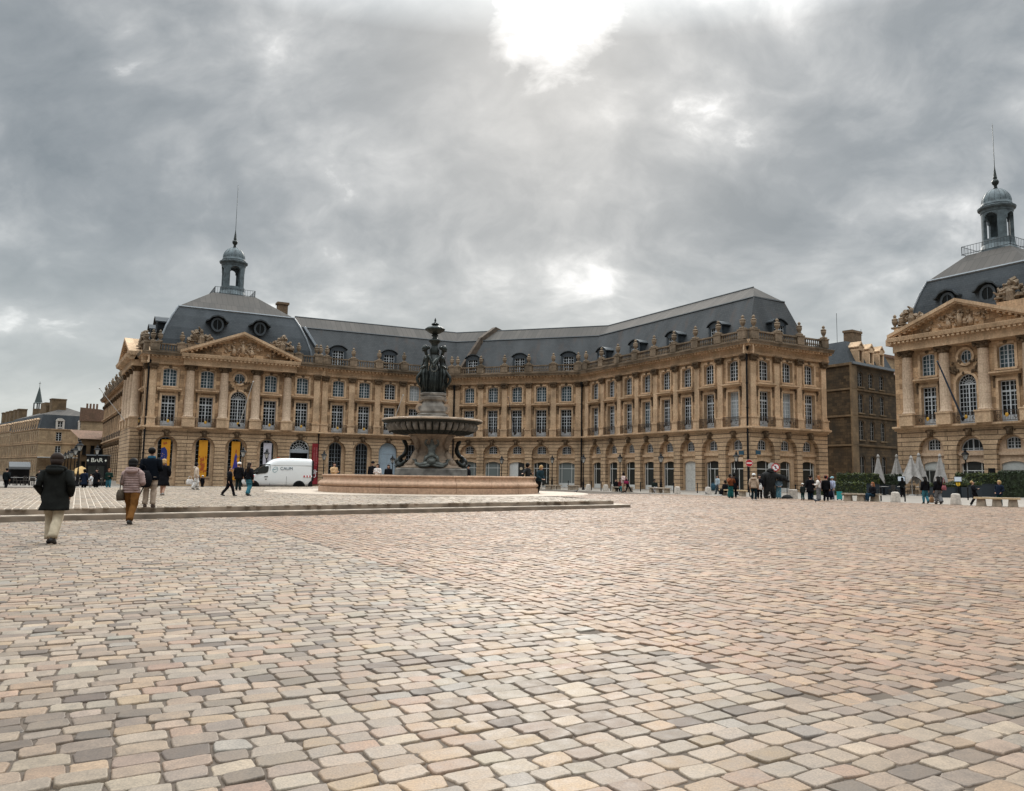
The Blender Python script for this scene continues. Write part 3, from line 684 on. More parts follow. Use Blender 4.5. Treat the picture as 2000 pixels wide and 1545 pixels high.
def upper_bay(mb, x, tr=1):
    """stone surround of first and second floor windows (trim material index tr)"""
    for hw, z0, z1 in ((.74, 6.52, 10.02), (.72, 11.08, 12.9)):
        mb.box(x - hw - .24, x - hw, -.07, .02, z0, z1 + .24, tr); mb.box(x + hw, x + hw + .24, -.07, .02, z0, z1 + .24, tr)
        mb.box(x - hw, x + hw, -.07, .02, z1 + (.0 if z0 < 7 else .22), z1 + .24 + (.0 if z0 < 7 else .16), tr)
    mb.box(x - .95, x + .95, -.16, .02, 10.90, 11.08, tr)
    mb.sweep_x([(0, 10.48), (-.14, 10.48), (-.24, 10.58), (-.50, 10.66), (-.50, 10.80), (0, 10.86)], x - 1.28, x + 1.28, tr)
    for sx in (-1, 1): mb.frustum(x + sx * 1.06 - .10, x + sx * 1.06 + .10, -.10, .0, 9.45, 10.48, 0, 0, tr + 1); mb.ball((x + sx * 1.06, -.16, 10.26), (.11, .14, .2), 6, 5, tr + 1)
    mb.ball((x, -.08, 13.28), (.2, .08, .17), 6, 5, tr + 1)

def infill(fa, kind, x, pane=None, g=None):
    """what closes a ground-floor arch: set back wall, shop opening, lunette window, grille or door"""
    mb = MB(); hw = 1.22
    if kind in ('shop', 'door', 'shop_open', 'panel', 'pale', 'narrow', 'sign'):
        mat = ST_PALE if kind in ('shop_open', 'sign') else ST_TR
        shw = 0.72 if kind == 'narrow' else 1.08
        if kind == 'shop_open' :
            band(mb, x - 1.25, x + 1.25, 3.72, 5.48, [O(x, 1.08, 4.15, 4.16, 1.08)], .46, .25)
        else:
            band(mb, x - 1.25, x + 1.25, 3.72, 5.48, [O(x, .60, 4.25, 5.02, .24)], .46, .25)
        band(mb, x - 1.25, x + 1.25, -.7, 3.72, [O(x, shw, -.6, 2.96, .24)], .46, .30)
        mb.box(x - 1.2, x + 1.2, .28, .47, 3.72, 4.0)
        fa.part('wall', mb, [mat])
        if kind == 'shop_open': fa.window(x, 4.16, .64, 1.06, 1.07, 1.06, 4, 2, GLASS, fr=.06, panel=0)
        else: fa.window(x, 4.25, .64, .60, 1.01, .24, 4, 3, GLASS, paint=WINW)
        if kind == 'door':
            d = MB(); d.box(x - 1.06, x - .01, .64, .70, -.2, 3.18); d.box(x + .01, x + 1.06, .64, .70, -.2, 3.18)
            for sx in (-.53, .53):
                for z0, z1 in ((.1, 1.0), (1.1, 2.1), (2.2, 2.95)): d.box(x + sx - .36, x + sx + .36, .615, .64, z0, z1)
                for q in range(4): d.box(x + sx - .30 + q * .18, x + sx - .28 + q * .18, .61, .64, 0.1, 2.95)
            fa.part('door', d, [DOORW])
        elif kind == 'panel':
            d = MB()
            for q in range(6): d.box(x - 1.06 + q * .2, x - 1.06 + q * .2 + .19, .62, .68, -.2, 3.18)
            fa.part('shutter', d, [WHITEP])
            d = MB(); d.box(x + .15, x + 1.06, .60, .66, -.2, 3.18); d.lathe([(.2, 0), (.2, .02)], 16, (0, 0, 0), 1)
            o = len(d.v) - 32
            for i in range(o, len(d.v)): p = d.v[i]; d.v[i] = (x + .56 + p[0], .595 - p[2], 2.35 + p[1])
            fa.part('door', d, [simple("black_door", (.012, .012, .013), .5), simple("tan_disc", (.55, .45, .33), .6)])
        else:
            f = MB(); s = shw
            for q in (-s, s - .07): f.box(x + q, x + q + .07, .64, .71, -.1, 3.1)
            if kind == 'narrow': f.box(x + .38, x + .43, .64, .71, -.1, 3.1)
            else:
                for q in (-.66, .66): f.box(x + q - .03, x + q + .03, .63, .71, .5, 3.15)
            f.box(x - s + .07, x + s - .07, .645, .705, 2.36, 2.43)
            if g == 'door': f.box(x - .03, x + .03, .64, .71, .0, 2.36); f.box(x - .60, x + .60, .645, .70, .05, .15)
            else: f.box(x - s + .07, x + s - .07, .64, .70, -.1, .55)
            if kind == 'sign':
                f.box(x - s + .02, x + s - .02, .58, .61, 2.45, 3.2)
            o = fa.part('shopfront', f, [WHITEP if kind != 'sign' else GREYP])
            p = MB(); p.poly([(x - s, .685, -.2), (x + s, .685, -.2), (x + s, .685, 3.0), (x, .685, 3.2), (x - s, .685, 3.0)])
            me = p.mesh('pane', [pane or GLASS_S]); place('pane', me, o, (0, 0, 0))
    elif kind in ('grille', 'bluedoor', 'entrance'):
        if kind == 'grille':
            band(mb, x - 1.25, x + 1.25, -.7, 5.5, [O(x, .78, .85, 4.70, .62)], .5, .2); mb.box(x - .9, x + .9, .36, .52, .70, .85)
            fa.part('wall', mb, [ST_TR])
            w = fa.window(x, .85, .66, .78, 4.46, .62, 4, 8, GLASS, transom=None, paint=PANEW)
            b = MB()
            for q in range(9): xx = x - .72 + q * .18; b.box(xx - .014, xx + .014, .54, .57, .9, 4.68 + .55 * math.sqrt(max(0, 1 - ((xx - x) / .76) ** 2)))
            for z in (1.2, 2.55, 3.9): b.box(x - .77, x + .77, .535, .575, z, z + .05)
            fa.part('window_grille', b, [IRON])
        elif kind == 'bluedoor':
            d = MB(); d.prism_xz([(x - 1.2, -.3), (x + 1.2, -.3)] + [(q[0], q[1]) for q in arch_pts(x, 1.2, 4.2, 1.2)][::-1], .34, .42)
            d.box(x - .02, x + .02, .32, .35, 0, 4.0, 1); d.box(x - 1.2, x + 1.2, .30, .36, 4.0, 4.16)
            for sx in (-.6, .6):
                for z0, z1 in ((.2, 1.2), (1.4, 2.6), (2.8, 3.8)): d.box(x + sx - .42, x + sx + .42, .315, .345, z0, z1)
            fa.part('door', d, [BLUEDOOR, PANEW])
        else:
            d = MB(); d.prism_xz([(x - 1.2, -.3), (x - 1.05, -.3), (x - 1.05, 4.2), (x - 1.2, 4.2)], .34, .5); d.prism_xz([(x + 1.05, -.3), (x + 1.2, -.3), (x + 1.2, 4.2), (x + 1.05, 4.2)], .34, .5); d.box(x - 1.2, x + 1.2, .32, .5, 3.85, 4.2)
            fa.part('door_frame', d, [PANEW])
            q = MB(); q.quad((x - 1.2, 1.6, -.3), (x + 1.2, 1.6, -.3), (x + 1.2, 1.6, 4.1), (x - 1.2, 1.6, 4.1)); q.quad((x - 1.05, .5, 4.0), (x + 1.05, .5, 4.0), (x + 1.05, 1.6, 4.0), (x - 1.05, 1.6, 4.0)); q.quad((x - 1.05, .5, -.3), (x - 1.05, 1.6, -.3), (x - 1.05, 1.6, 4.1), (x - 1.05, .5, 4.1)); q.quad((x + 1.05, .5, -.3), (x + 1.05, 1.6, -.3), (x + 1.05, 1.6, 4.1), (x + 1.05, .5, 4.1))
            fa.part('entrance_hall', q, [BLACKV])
            fa.window(x, 4.2, .38, 1.18, 1.18, 1.18, 2, 1, GLASS, fan=True, t=.05, paint=WINW)
    # black sheet added behind the openings to stand in for unlit rooms
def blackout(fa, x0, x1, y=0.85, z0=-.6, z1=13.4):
    mb = MB(); mb.quad((x0, y, z0), (x1, y, z0), (x1, y, z1), (x0, y, z1)); fa.part('blackout_sheet', mb, [BLACKV])

def front(fa, bays, kinds, x0=None, x1=None, pil=(), glass_u=None, glass_f=None, skip=(), med=GOLD, ground=True, off=0.0, arcw=1.22, oculus=None, ent=True, panes=None, subs=None, e0=0.0, e1=0.0, dz=0.0):
    x0 = 0 if x0 is None else x0; x1 = fa.L if x1 is None else x1
    w = MB()
    band(w, x0, x1, -.9, 6.1, [O(x, arcw, -.9, 5.46 - arcw, arcw) for x in bays], 0, .55, 0)
    up = [O(x, .74, 6.52, 10.02) for i, x in enumerate(bays) if i != oculus]; up2 = [O(x, .72, 11.08, 12.9, .22) for i, x in enumerate(bays) if i != oculus]
    if oculus is not None:
        c = bays[oculus]; up.append(O(c, .92, 6.52, 10.0, .92)); up2.append(dict(cx=c, hw=.62, cz=12.45, circle=True))
    zsplit = 11.02 if oculus is not None else 10.5
    band(w, x0, x1, 6.1, zsplit, up, 0, .42, 1, 2); band(w, x0, x1, zsplit, 13.6, up2, 0, .38, 1, 2)
    w.quad((x0, 0, 13.6), (x1, 0, 13.6), (x1, 0, 14.85), (x0, 0, 14.85), 1)
    for i, x in enumerate(bays):
        if i == oculus:
            n = 18
            for r0, r1, cz, a0, a1 in ((.62, .84, 12.45, 0, 2 * math.pi), (.92, 1.14, 10.0, 0, math.pi)):
                for k in range(n):
                    a, b = a0 + (a1 - a0) * k / n, a0 + (a1 - a0) * (k + 1) / n
                    w.prism_xz([(x + r0 * math.cos(a), cz + r0 * math.sin(a)), (x + r1 * math.cos(a), cz + r1 * math.sin(a)), (x + r1 * math.cos(b), cz + r1 * math.sin(b)), (x + r0 * math.cos(b), cz + r0 * math.sin(b))], -.12, .02, 2)
            for sx in (-1, 1): w.box(x + sx * 1.03 - .11, x + sx * 1.03 + .11, -.12, .02, 6.52, 10.0, 2)
            g = random.Random(5)
            for k in range(34): a = g.uniform(-.2, math.pi + .2); r = g.uniform(.95, 1.5); w.ball((x + r * math.cos(a) * 1.05, -.1, 11.55 + (-1 if k % 3 else 1) * .5 * math.sin(a) * r * .9), (.13, .12, .15), 6, 5, 3)
        else: upper_bay(w, x, 2)
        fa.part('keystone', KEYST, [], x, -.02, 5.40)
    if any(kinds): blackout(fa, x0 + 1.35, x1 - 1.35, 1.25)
    for p in pil: pilaster(w, p, mat=2, cap=3)
    belt(w, x0 - e0 * .5, x1 + e1 * .5, mat=2, dz=dz)
    fa.part('wall', w, [ST_GR, ST_UP, ST_TR, ST_CAP])
    if ent:
        e = MB(); entablature(e, x0 - e0, x1 + e1, dz=dz); fa.part('cornice', e, [ST_TR, ST_BAL])
    for i, x in enumerate(bays):
        gu = (glass_u or {}).get(i, GLASS_T); gf = (glass_f or {}).get(i, GLASS)
        if i == oculus:
            fa.window(x, 6.55, .36, .92, 4.37, .92, 6, 7, gf, fan=True, panel=.7, t=.04)
            o = fa.part('oculus_window', oculus_mesh(), [], x, .32, 12.45); place('pane', oculus_pane(), o, (0, 0, 0))
        else:
            fa.window(x, 6.55, .36, .74, 3.47, 0, 4, 7, gf, transom=2.55, panel=.55)
            fa.window(x, 11.08, .32, .72, 2.04, .22, 4, 5, gu)
        lo = x - 1.28; hi = x + 1.28
        ps = [p for p in pil]; a = max([p + .48 for p in ps if p < x] + [x - 1.35]); b = min([p - .48 for p in ps if p > x] + [x + 1.35])
        a, b = max(a, x - 1.35), min(b, x + 1.35)
        fa.part('balcony_railing', railing_mesh(b - a - .04, med), [], (a + b) / 2, -.30, 6.52)
        if kinds[i]: infill(fa, kinds[i], x, (panes or {}).get(i), (subs or {}).get(i))
_oc = []
def oculus_mesh():
    if not _oc:
        mb = MB(); n = 18
        for k in range(n):
            a, b = 2 * math.pi * k / n, 2 * math.pi * (k + 1) / n
            mb.prism_xz([(.54 * math.cos(a), .54 * math.sin(a)), (.62 * math.cos(a), .62 * math.sin(a)), (.62 * math.cos(b), .62 * math.sin(b)), (.54 * math.cos(b), .54 * math.sin(b))], 0, .08)
        mb.box(-.05, .05, .005, .07, -.55, .55)
        for q in (-.28, .28): mb.box(q - .02, q + .02, .02, .06, -.45, .45); mb.box(-.5, .5, .022, .058, q - .02, q + .02)
        _oc.append(mb.mesh('oculus_window', [WINW]))
        g = MB(); g.poly([(.6 * math.cos(2 * math.pi * k / n), .05, .6 * math.sin(2 * math.pi * k / n)) for k in range(n)]); _oc.append(g.mesh('pane', [GLASS_T]))
    return _oc[0]
def oculus_pane(): oculus_mesh(); return _oc[1]

def column_mesh(h=5.25, r=.5):
    mb = MB(); mb.box(-r - .18, r + .18, -.35 - .35, .35, 0, .98, 1); mb.box(-r - .24, r + .24, -.35 - .42, .35, .98, 1.1, 1)
    mb.lathe([(r + .12, 1.1), (r + .12, 1.2), (r + .04, 1.28), (r, 1.34), (r, 3.2), (r * .97, 4.6), (r * .86, 6.4), (r * .90, 6.44)], 18, (0, -.12, 0), 0)
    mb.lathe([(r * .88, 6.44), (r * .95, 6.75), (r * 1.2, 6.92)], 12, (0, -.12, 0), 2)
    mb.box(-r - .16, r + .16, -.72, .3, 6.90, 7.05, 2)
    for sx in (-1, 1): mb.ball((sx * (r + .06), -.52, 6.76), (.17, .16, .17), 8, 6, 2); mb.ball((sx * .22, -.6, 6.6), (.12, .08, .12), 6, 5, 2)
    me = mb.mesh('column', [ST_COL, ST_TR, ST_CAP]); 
    me.polygons.foreach_set('use_smooth', [len(p.vertices) == 4 and p.material_index == 0 for p in me.polygons]); return me
COLM = column_mesh()

def pediment(fa, xl, xr, z0, zt, off=.75):
    xc = (xl + xr) / 2; mb = MB()
    mb.poly([(xl + .4, -off + .30, z0), (xr - .4, -off + .30, z0), (xc, -off + .30, zt - .25)], 1)
    for sx, xe in ((1, xl), (-1, xr)):
        # raking cornice as a sheared box, then dentils
        for d0, d1, zo0, zo1 in ((-off - .42, .6, .0, .30), (-off - .30, .6, -.16, .0)):
            P = [(xe, z0 + zo0 - .05), (xc, zt + zo0 - .3), (xc, zt + zo1 - .3), (xe, z0 + zo1 - .05)]
            mb.prism_xz(P if sx > 0 else P[::-1], d0, d1)
        n = int(abs(xc - xe) / .48)
        for k in range(1, n):
            t = (k + .5) / n; x = xe + (xc - xe) * t; z = z0 + (zt - z0) * t - .47; mb.box(x - .11, x + .11, -off - .22, -off + .3, z, z + .2)
    o = fa.part('pediment', mb, [ST_TR, ST_UP])
    r = MB(); g = random.Random(int(xl * 10) + 11)
    H = zt - z0
    for k in range(64):
        t = g.gauss(0, .42); t = max(-1, min(1, t)); x = xc + t * (xr - xl) * .27; hh = (1 - abs(t) * .72) * (H - 1.15)
        z = z0 + .2 + g.uniform(0, 1) * hh; s = g.uniform(.07, .17)
        r.tube([(x, -off + .28, z), (x + g.uniform(-.25, .25), -off + .22, z + g.uniform(-.05, .3)), (x + g.uniform(-.4, .4), -off + .26, z + g.uniform(.0, .3))], [s, s * .8, s * .4], 6)
    for k in range(3):
        x = xc + (-1, 0, 1)[k] * (xr - xl) * .075; hh = (H - 1.1) * (.55, .95, .55)[k]
        r.tube([(x, -off + .25, z0 + .15), (x + .05, -off + .16, z0 + .15 + hh * .5), (x, -off + .16, z0 + .15 + hh * .78)], [.24, .22, .14], 8); r.ball((x, -off + .14, z0 + .15 + hh * .9), (.12, .13, .16))
    place('relief', r.mesh('relief', [ST_REL], True), o, (0, 0, 0))
    return o
def trophy_mesh(seed, w=2.6, h=1.7):
    mb = MB(); g = random.Random(seed)
    for k in range(60):
        t = g.uniform(-1, 1); x = t * w / 2; z = g.uniform(0, 1) * h * (1 - abs(t) ** 1.5 * .75); s = g.uniform(.12, .3)
        mb.tube([(x, g.uniform(-.3, .3), z), (x + g.uniform(-.35, .35), g.uniform(-.35, .3), z + g.uniform(0, .4))], [s, s * g.uniform(.3, .9)], 6)
    mb.tube([(0, -.1, .1), (.05, -.2, h * .5), (0, -.2, h * .78)], [.42, .36, .22], 8); mb.ball((0, -.22, h * .92), (.2, .2, .24))
    for sx in (-1, 1): mb.tube([(sx * .3, -.2, h * .65), (sx * .75, -.3, h * .55), (sx * .95, -.3, h * .75)], [.15, .12, .09], 6); mb.lathe([(.4, 0), (.4, .1)], 12, (sx * w * .33, -.3, .3))
    return mb.mesh('sculpture_group', [ST_BAL])
TROPHY = [trophy_mesh(1), trophy_mesh(2)]

def dormer(fa, x, y=.95, z=15.0):
    """round-headed dormer window standing on the cornice"""
    mb = MB(); hw = .72
    for sx in (-1, 1): mb.box(x + sx * .86 - .14, x + sx * .86 + .14, y - .05, y + .35, z, z + 2.25)
    mb.prism_xz([(x - .72, z + 2.05), (x + .72, z + 2.05)] + arch_pts(x, 1.0, z + 2.25, .42)[::-1], y - .05, y + .3)
    mb.box(x - .72, x + .72, y - .02, y + .3, z, z + .25)
    for sx in (-1, 1):
        q = [(x + sx * 1.0, y + .0, z), (x + sx * 1.0, y + 3.0, z), (x + sx * 1.0, y + 3.0, z + 2.2), (x + sx * 1.0, y + .0, z + 2.25)]
        mb.poly(q if sx > 0 else q[::-1], 1)
    pts = arch_pts(x, 1.16, z + 2.25, .5, 8)
    for (p, q) in zip(pts, pts[1:]):
        mb.add([(p[0], y - .22, p[1]), (q[0], y - .22, q[1]), (q[0], y + 3.2, q[1]), (p[0], y + 3.2, p[1]), (p[0], y - .22, p[1] + .1), (q[0], y - .22, q[1] + .1), (q[0], y + 3.2, q[1] + .1), (p[0], y + 3.2, p[1] + .1)], [(0, 1, 2, 3), (4, 7, 6, 5), (0, 4, 5, 1), (2, 6, 7, 3)], 1)
    o = fa.part('dormer', mb, [WIND, ZINC_D])
    me, g, cache = win_meshes(.72, 2.05, .3, 4, 5, paint=WINW)
    w = place('window', me, o, (x, y + .06, z + .22))
    # the pane is folded into the window mesh position: sub-parts go no deeper
    if 'dg' not in cache: cache['dg'] = g.mesh('pane', [GLASS])
    place('pane', cache['dg'], o, (x, y + .06, z + .22))
def oeil(fa, x, y, z):
    """round dormer with a curved hood"""
    mb = MB(); n = 18
    for k in range(n):
        a, b = 2 * math.pi * k / n, 2 * math.pi * (k + 1) / n
        mb.prism_xz([(x + .50 * math.cos(a), z + .62 * math.sin(a)), (x + .72 * math.cos(a), z + .86 * math.sin(a)), (x + .72 * math.cos(b), z + .86 * math.sin(b)), (x + .50 * math.cos(b), z + .62 * math.sin(b))], y - .1, y + .25)
    mb.prism_xz([(x + .68 * math.cos(2 * math.pi * k / n), z + .80 * math.sin(2 * math.pi * k / n)) for k in range(n)], y + .05, y + 2.0)
    pts = [(-1.25, .30), (-.98, .42), (-.62, .82), (0, 1.02), (.62, .82), (.98, .42), (1.25, .30)]
    for p, q in zip(pts, pts[1:]): mb.prism_xz([(x + p[0], z + p[1]), (x + q[0], z + q[1]), (x + q[0], z + q[1] + .17), (x + p[0], z + p[1] + .17)], y - .35, y + 2.0, 1)
    mb.box(x - .035, x + .035, y - .08, y, z - .6, z + .6)
    o = fa.part('dormer', mb, [WIND, ZINC_D])
    g = MB(); g.poly([(x + .53 * math.cos(2 * math.pi * k / n), y - .02, z + .66 * math.sin(2 * math.pi * k / n)) for k in range(n)]); place('pane', g.mesh('pane', [GLASS]), o, (0, 0, 0))

def lantern(bld, c, z0, k=1.0, rot=0.0, rod=6.6):
    """open arcaded roof lantern with dome, ball and rod"""
    p = bld.location; L = (c[0] - p[0], c[1] - p[1], z0 - p[2])
    mb = MB(); n = 8; R0 = 1.52 * k
    mb.lathe([(1.85 * k, 0), (1.85 * k, .35 * k), (1.62 * k, .9 * k), (1.58 * k, 1.5 * k), (1.3 * k, 1.5 * k)], 24)
    zb, zs, zt = 1.5 * k, 3.6 * k, 4.75 * k
    ri = R0 - .34 * k; m = 6
    for q in range(4):
        a0 = 2 * math.pi * q / 4 + math.pi / 4
        # pier
        def arc(t0, t1, st, za, zb2):
            for s in range(st):
                t, u = t0 + (t1 - t0) * s / st, t0 + (t1 - t0) * (s + 1) / st
                A = [(R0 * math.cos(t), R0 * math.sin(t)), (R0 * math.cos(u), R0 * math.sin(u)), (ri * math.cos(u), ri * math.sin(u)), (ri * math.cos(t), ri * math.sin(t))]
                mb.prism_xy(A, za(t) if callable(za) else za, zb2)
        arc(a0 - .30, a0 + .30, 6, zb, zt)
        ac = a0 + math.pi / 4; hw = math.pi / 4 - .30
        arc(ac - hw, ac + hw, 10, lambda t: zs + .70 * k * math.sqrt(max(0, 1 - ((t + .0 - ac) / hw) ** 2)), zt)
    mb.lathe([(ri, zt - .25 * k), (R0 + .05, zt - .25 * k), (R0 + .08 * k, zt), (R0 + .30 * k, zt + .12 * k), (R0 + .34 * k, zt + .3 * k), (R0 + .1 * k, zt + .42 * k), (.1, zt + .42 * k)], 28)
    o = place('lantern', mb.mesh('lantern', [LEAD]), bld, L, rot)
    d = MB(); zd = zt + .38 * k
    prof = [(R0 + .14 * k, 0), (R0 - .02, .28 * k), (R0 - .08 * k, .5 * k)] + [((R0 - .08 * k) * math.cos(t), .5 * k + 1.55 * k * math.sin(t)) for t in np.linspace(.1, 1.45, 9)]
    d.lathe([(r, z + zd) for r, z in prof], 32)
    for q in range(16):
        a = 2 * math.pi * q / 16; pts = [(r * 1.005 * math.cos(a), r * 1.005 * math.sin(a), z + zd) for r, z in prof[2:]]; d.tube(pts, .022 * k, 4)
    place('dome', d.mesh('dome', [LEAD], True), o, (0, 0, 0))
    f = MB(); zf = zd + 2.0 * k
    f.lathe([(.26 * k, 0), (.17 * k, .25 * k), (.16 * k, .45 * k), (.3 * k, .6 * k), (.37 * k, .82 * k), (.3 * k, 1.04 * k), (.14 * k, 1.15 * k), (.22 * k, 1.25 * k), (.19 * k, 1.35 * k), (.06 * k, 2.35 * k), (.03, 2.6 * k), (.025, 2.6 * k + rod * k)], 10, (0, 0, zf))
    place('finial', f.mesh('finial', [BRONZE], True), o, (0, 0, 0))
    r = MB(); h = 2.55 * k
    for sx, sy, ex, ey in ((-1, -1, 1, -1), (1, -1, 1, 1), (1, 1, -1, 1), (-1, 1, -1, -1)):
        a, b = Vector((sx * h, sy * h, 0)), Vector((ex * h, ey * h, 0))
        for z in (.1, .85): r.tube([a + Vector((0, 0, z)), b + Vector((0, 0, z))], .03, 4)
        for q in range(17): c2 = a.lerp(b, q / 16); r.tube([c2, c2 + Vector((0, 0, .85))], .016 if q % 16 else .04, 4)
    place('railing', r.mesh('railing', [ZINC_D]), o, (0, 0, 0))
def wpoly(bld, name, polys, mats):
    """roof surfaces given in world coordinates"""
    p = bld.location; mb = MB()
    for pts, m in polys: mb.poly([(q[0] - p[0], q[1] - p[1], q[2] - p[2]) for q in pts], m)
    return place(name, mb.mesh(name, mats), bld, (0, 0, 0))
def wtube(bld, name, pts, r, mat, n=6):
    p = bld.location; mb = MB(); mb.tube([(q[0] - p[0], q[1] - p[1], q[2] - p[2]) for q in pts], r, n); return place(name, mb.mesh(name, [mat]), bld, (0, 0, 0))
def P3(q, z): return (q[0], q[1], z)
def square_dome(bld, fa, L, D, ins, zb, bi, zk, hp, zp, cy, slate):
    """steep slate sides with a slight curve, zinc cap up to the lantern platform"""
    def ring(i, z): return [P3(fa.P(i, i), z), P3(fa.P(L - i, i), z), P3(fa.P(L - i, D - i), z), P3(fa.P(i, D - i), z)]
    rings = [ring(ins, zb)]
    for t in (.3, .55, .8): rings.append(ring(ins + (bi - ins) * t ** 1.7, zb + (zk - zb) * t))
    rings.append(ring(bi, zk)); pl = [P3(fa.P(L / 2 + sx * hp, cy + sy * hp), zp) for sx, sy in ((-1, -1), (1, -1), (1, 1), (-1, 1))]
    polys = []
    for a, b in zip(rings, rings[1:]):
        for k in range(4): polys.append(([a[k], a[(k + 1) % 4], b[(k + 1) % 4], b[k]], 0))
    for k in range(4): polys.append(([rings[-1][k], rings[-1][(k + 1) % 4], pl[(k + 1) % 4], pl[k]], 1))
    polys.append((pl, 1))
    wpoly(bld, 'roof', polys, [slate, ZINC])
    for k in range(4): wtube(bld, 'ridge_flashing', [rings[-1][k], rings[-1][(k + 1) % 4]], .13, ZINC_L)
    for k in (0, 1): wtube(bld, 'hip_flashing', [r_[k] for r_ in rings], .12, ZINC_L)
def pipe(bld, q, z0, z1, off=(0, 0), r=.10):
    p = bld.location; mb = MB(); x, y = q[0] + off[0] - p[0], q[1] + off[1] - p[1]
    mb.tube([(x, y, z0), (x, y, z1)], r, 8)
    for z in np.arange(z0 + 1, z1, 2.4): mb.tube([(x, y, z), (x, y, z + .12)], r * 1.35, 8)
    mb.lathe([(r, z1 - .1), (r * 2.4, z1 + .35), (r * 2.4, z1 + .6)], 8, (x, y, 0))
    return place('downpipe', mb.mesh('downpipe', [IRON]), bld, (0, 0, 0))
# ------------------------------------------------------------------ left pavilion with dome
def left_pavilion():
    b = thing('domed_pavilion', 'large stone corner pavilion with pediment, slate dome roof and lantern, left of the fountain', 'building', (PP[0][0], PP[0][1], 0))
    n = np.array([math.sin(R(30.36)), -math.cos(R(30.36))])
    A = np.array(PP[0]) + n * .55; B = np.array(PP[1]) + n * .55
    fa = Facade(b, A, B); L = fa.L
    bays = [2.3, 6.28, 9.85, 13.45, 17.25]
    cols = [4.42, 8.12, 11.75, 15.4]
    front(fa, bays, ['grille', 'grille', 'grille', 'grille', 'entrance'], pil=(.55, 18.98), oculus=2, glass_u={}, e0=.76, e1=.4)
    for c in cols: fa.part('column', COLM, [], c, 0, 6.5)
    e = MB(); e.box(cols[0] - .85, cols[3] + .85, -.86, -.1, 13.56, 14.26); e.sweep_x([(-.75, 14.262), (-1.0, 14.27), (-1.05, 14.44), (-1.36, 14.47), (-1.44, 14.78), (-1.44, 14.845), (-.7, 14.905)], cols[0] - 1.15, cols[3] + 1.15)
    for q in range(30): x = cols[0] - .9 + q * (cols[3] - cols[0] + 1.8) / 29; e.box(x - .11, x + .11, -1.3, -1.0, 14.275, 14.46)
    fa.part('cornice', e, [ST_TR])
    pediment(fa, cols[0] - 1.3, cols[3] + 1.3, 14.95, 17.95, off=.8)
    for a_, b_, pd in ((.1, 3.6, [.55, 3.3]), (16.2, L - .1, [16.5, 18.95])): bl = MB(); balustrade(bl, a_, b_, pd); fa.part('balustrade', bl, [ST_BAL])
    for a_ in (3.9, 13.2): at = MB(); at.box(a_, a_ + 2.7, -.5, .25, 14.9, 16.1); fa.part('attic_block', at, [ST_BAL])
    fa.part('sculpture_group', TROPHY[0], [], 5.3, -.1, 16.1); fa.part('sculpture_group', TROPHY[1], [], 14.5, -.1, 16.1)
    for x in (.3, 1.0, 3.3, 16.5, 18.7, 19.2): fa.part('urn', URN, [], x, -.28, 16.0)
    # front towards the quay
    q = np.array([math.cos(R(122.5)), math.sin(R(122.5))]); c0 = np.array(fa.P(0, 0))
    LQ = 19.0; nq = np.array([-q[1], q[0]])
    fq = Facade(b, c0 + q * LQ, c0)
    front(fq, [1.9, 5.7, 9.3, 12.9, 16.7], [None] * 5, pil=(.5, 18.4), oculus=2, e0=.5, e1=.76, dz=-.005)
    cq = [3.9, 7.5, 11.1, 14.7]
    for c in cq: fq.part('column', COLM, [], c, -.55, 6.5)
    e = MB(); e.box(cq[0] - .85, cq[3] + .85, -1.4, -.1, 13.56, 14.26); e.sweep_x([(-1.2, 14.262), (-1.6, 14.3), (-2.0, 14.47), (-2.1, 14.845), (-.9, 14.905)], cq[0] - 1.15, cq[3] + 1.15)
    fq.part('cornice', e, [ST_TR]); e = MB(); e.box(cq[0] - .9, cq[3] + .9, -1.1, -.05, -.6, 6.5); fq.part('projecting_base', e, [ST_GR])
    pediment(fq, cq[0] - 1.3, cq[3] + 1.3, 14.95, 17.6, off=1.4)
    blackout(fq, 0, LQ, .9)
    for a_, b_, pd in ((.1, 2.9, [.5, 2.6]), (15.8, LQ - .1, [16.1, 18.4])): bl = MB(); balustrade(bl, a_, b_, pd); fq.part('balustrade', bl, [ST_BAL])
    fq.part('sculpture_group', TROPHY[1], [], 15.6, -.3, 15.6); fq.part('sculpture_group', TROPHY[0], [], 3.6, -.3, 15.6)
    for x in (.5, 2.6, 16.9, 18.2): fq.part('urn', URN, [], x, -.28, 16.0)
    square_dome(b, fa, L, 19.4, .95, 14.9, 3.0, 21.0, 2.6, 23.9, 9.3, SLATE_B)
    lantern(b, fa.P(L / 2 + .1, 9.3), 23.9, .95, fa.ang, 6.4)
    oeil(fa, 7.2, 1.35, 18.9); oeil(fa, 12.1, 1.35, 18.9); oeil(fq, 6.5, 1.35, 18.9); oeil(fq, 12.6, 1.35, 18.9)
    ch = MB(); ch.box(16.4, 17.7, 12.2, 13.3, 19, 24.55); ch.box(16.25, 17.85, 12.05, 13.45, 24.55, 24.85); fa.part('chimney', ch, [BRICKC])
    pipe(b, fa.P(.05, -.25), 0, 13.3); pipe(b, fa.P(L - .1, -.2), 0, 6.0, r=.07)
    return b, fa, fq, c0, q
PAV, FPAV, FQ, QC, QD = left_pavilion()

